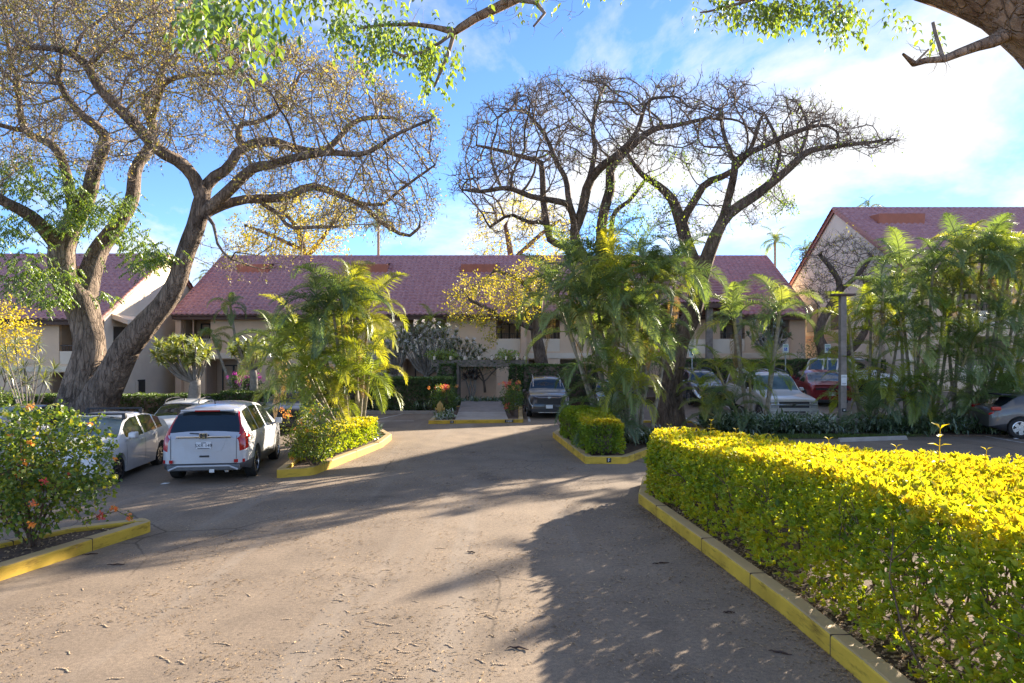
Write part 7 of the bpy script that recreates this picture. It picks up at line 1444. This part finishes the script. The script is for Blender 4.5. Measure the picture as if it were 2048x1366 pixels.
# ------------------------------------------------------------------ litter on the drive
def litter():
    n = 26000; y = 3.6 + 17 * RNG.random(n) ** 1.7; x = RNG.uniform(-6.2, 3.0, n) * np.minimum(1, .35 + y / 14) + RNG.normal(0, .2, n)
    clump = np.sin(x * 2.3 + 1.3 * np.sin(y * 1.1)) * np.sin(y * 1.9 + x) > -.25 + .9 * (RNG.random(n) - .5); k = clump & (x > -5.6 + (y - 10.6) * -.24 * -1 if False else x > -5.4) & (x < 2.8 - .075 * (y - 5.7)); x, y = x[k], y[k]; n = len(x)
    a = RNG.uniform(0, 6.28, n); D = np.stack([np.cos(a), np.sin(a) * .6, RNG.normal(0, .06, n)], 1); V, Fa = leaves_np(np.stack([x, y, np.full(n, .008)], 1), D, np.tile([[0, 0, 1.]], (n, 1)) + rdir(n) * .25, RNG.exponential(.018, n) + .014, .008 + .010 * RNG.random(n), .3, .1)
    V[:, 2] = np.maximum(V[:, 2], .003); o = mk('leaf_litter', V, Fa, M['litter'], None, tone=np.repeat(RNG.random(n), 5)); tag(o, 'scattered dry bits of leaf and blossom on the drive', kind='stuff')
    # gutter drift along the near kerb
    n = 2600; y = RNG.uniform(4, 12.5, n); kx = np.interp(y, [3, 5.67, 7.23, 9.08, 12.7], [2.93, 2.91, 2.84, 2.68, 2.35]); x = kx - .01 - RNG.exponential(.12, n); a = RNG.uniform(0, 6.28, n); D = np.stack([np.cos(a), np.sin(a), RNG.normal(0, .1, n)], 1)
    V, Fa = leaves_np(np.stack([x, y, np.full(n, .008)], 1), D, np.tile([[0, 0, 1.]], (n, 1)) + rdir(n) * .3, .02 + RNG.exponential(.012, n), .014); V[:, 2] = np.maximum(V[:, 2], .003); o = mk('leaf_litter', V, Fa, M['litter'], None, tone=np.repeat(RNG.random(n) * .6, 5)); tag(o, 'drift of brown leaf bits in the gutter of the long kerb', kind='stuff')
    n = 3000; P = samplepoly([(3.16, 4), (3.8, 4), (3.6, 8), (3.1, 12.3), (2.66, 12.4), (2.92, 9.1)], n); V, Fa = leaves_np(np.concatenate([P, np.full((n, 1), .125)], 1), rdir(n) * np.array([1, 1, .2]), np.tile([[0, 0, 1.]], (n, 1)) + rdir(n) * .4, .05, .025); o = mk('leaf_litter', V, Fa, M['litter'], None, tone=np.repeat(RNG.random(n), 5)); tag(o, 'brown fallen leaves on the soil under the golden hedge', kind='stuff')
    n = 1200; P = samplepoly(LEFT_STRIP, n); V, Fa = leaves_np(np.concatenate([P, np.full((n, 1), .125)], 1), rdir(n) * np.array([1, 1, .2]), np.tile([[0, 0, 1.]], (n, 1)) + rdir(n) * .4, .05, .03); o = mk('leaf_litter', V, Fa, M['litter'], None, tone=np.repeat(RNG.random(n), 5)); tag(o, 'brown fallen leaves under the near bougainvillea', kind='stuff')
    # catkins that can be told apart
    b = MB(); k = 12
    P = [Vector((-.075 + .15 * i / k, .012 * math.sin(i * .5), .009)) for i in range(k + 1)]; b.tube(P, [.004 + .006 * (i % 2) + .002 * math.sin(i) for i in range(k + 1)], 6); ck = mesh_np('fallen_catkin', np.array([tuple(v) for v in b.V]), b.F); ck.materials.append(M['catkin'])
    rr = random.Random(3)
    for i in range(70):
        py = rr.choice([rr.uniform(1090, 1366), rr.uniform(1130, 1366), rr.uniform(1180, 1366)]); px = rr.uniform(120, 1030) if rr.random() < .75 else rr.uniform(640, 1040); x, y = gp(px, py)
        o = bpy.data.objects.new('fallen_catkin', ck); col.objects.link(o); o.location = (x, y, .001); s = rr.uniform(.4, .95); o.scale = (s, s, s * .5); o.rotation_euler = (0, 0, rr.uniform(-.7, .7)); tag(o, 'dry tan catkin lying on the sunlit asphalt', 'catkin', 'fallen catkins on the drive')
    def pod(px, py, L_, rot, label, bend=.5):
        x, y = gp(px, py); P = [Vector((L_ * (i / 8 - .5), .035 * math.sin(i / 8 * math.pi) * bend + .006 * math.sin(i * 2.2), .011 + .004 * math.sin(i * 1.7))) for i in range(9)]; V, Fa = tube(P, [.003 + .007 * math.sin(math.pi * (i + .3) / 8.6) for i in range(9)], 6); o = mk('seed_pod', V, Fa, M['podbrown']); o.location = (x, y, .002); o.rotation_euler = (0, 0, rot); tag(o, label, 'seed pod')
    pod(1036, 1300, .20, -.25, 'dark curled seed pod at the edge of the hedge shadow', 1); pod(942, 1106, .13, -.4, 'small dark pod on the lit asphalt near the hedge shadow'); pod(232, 1131, .22, .1, 'dark twig-like pod beside the near left kerb'); pod(1322, 1128, .24, .25, 'long dark pod in the hedge shadow by the kerb'); pod(1560, 1308, .2, -.5, 'brown pod split open in the gutter shade'); pod(1458, 1227, .13, .05, 'short dark pod in the dappled shade by the kerb'); pod(180, 1110, .2, .3, 'bent dark pod near the tip of the left kerb strip')
litter()
def paper(px, py, label):
    x, y = gp(px, py); V = [(0, 0, .004), (.16, .02, .012), (.17, .11, .02), (.08, .13, .008), (.01, .10, .014), (.08, .06, .03)]; o = mk('paper_scrap', [(x + a, y + b, gz(x, y) + c) for a, b, c in V], [(0, 1, 5), (1, 2, 5), (2, 3, 5), (3, 4, 5), (4, 0, 5)], M['white_paint']); tag(o, label, 'paper scrap')
paper(320, 969, 'crumpled white paper scrap on the asphalt behind the crossover'); paper(2030, 878, 'white paper scrap on the stall line by the grey crossover')
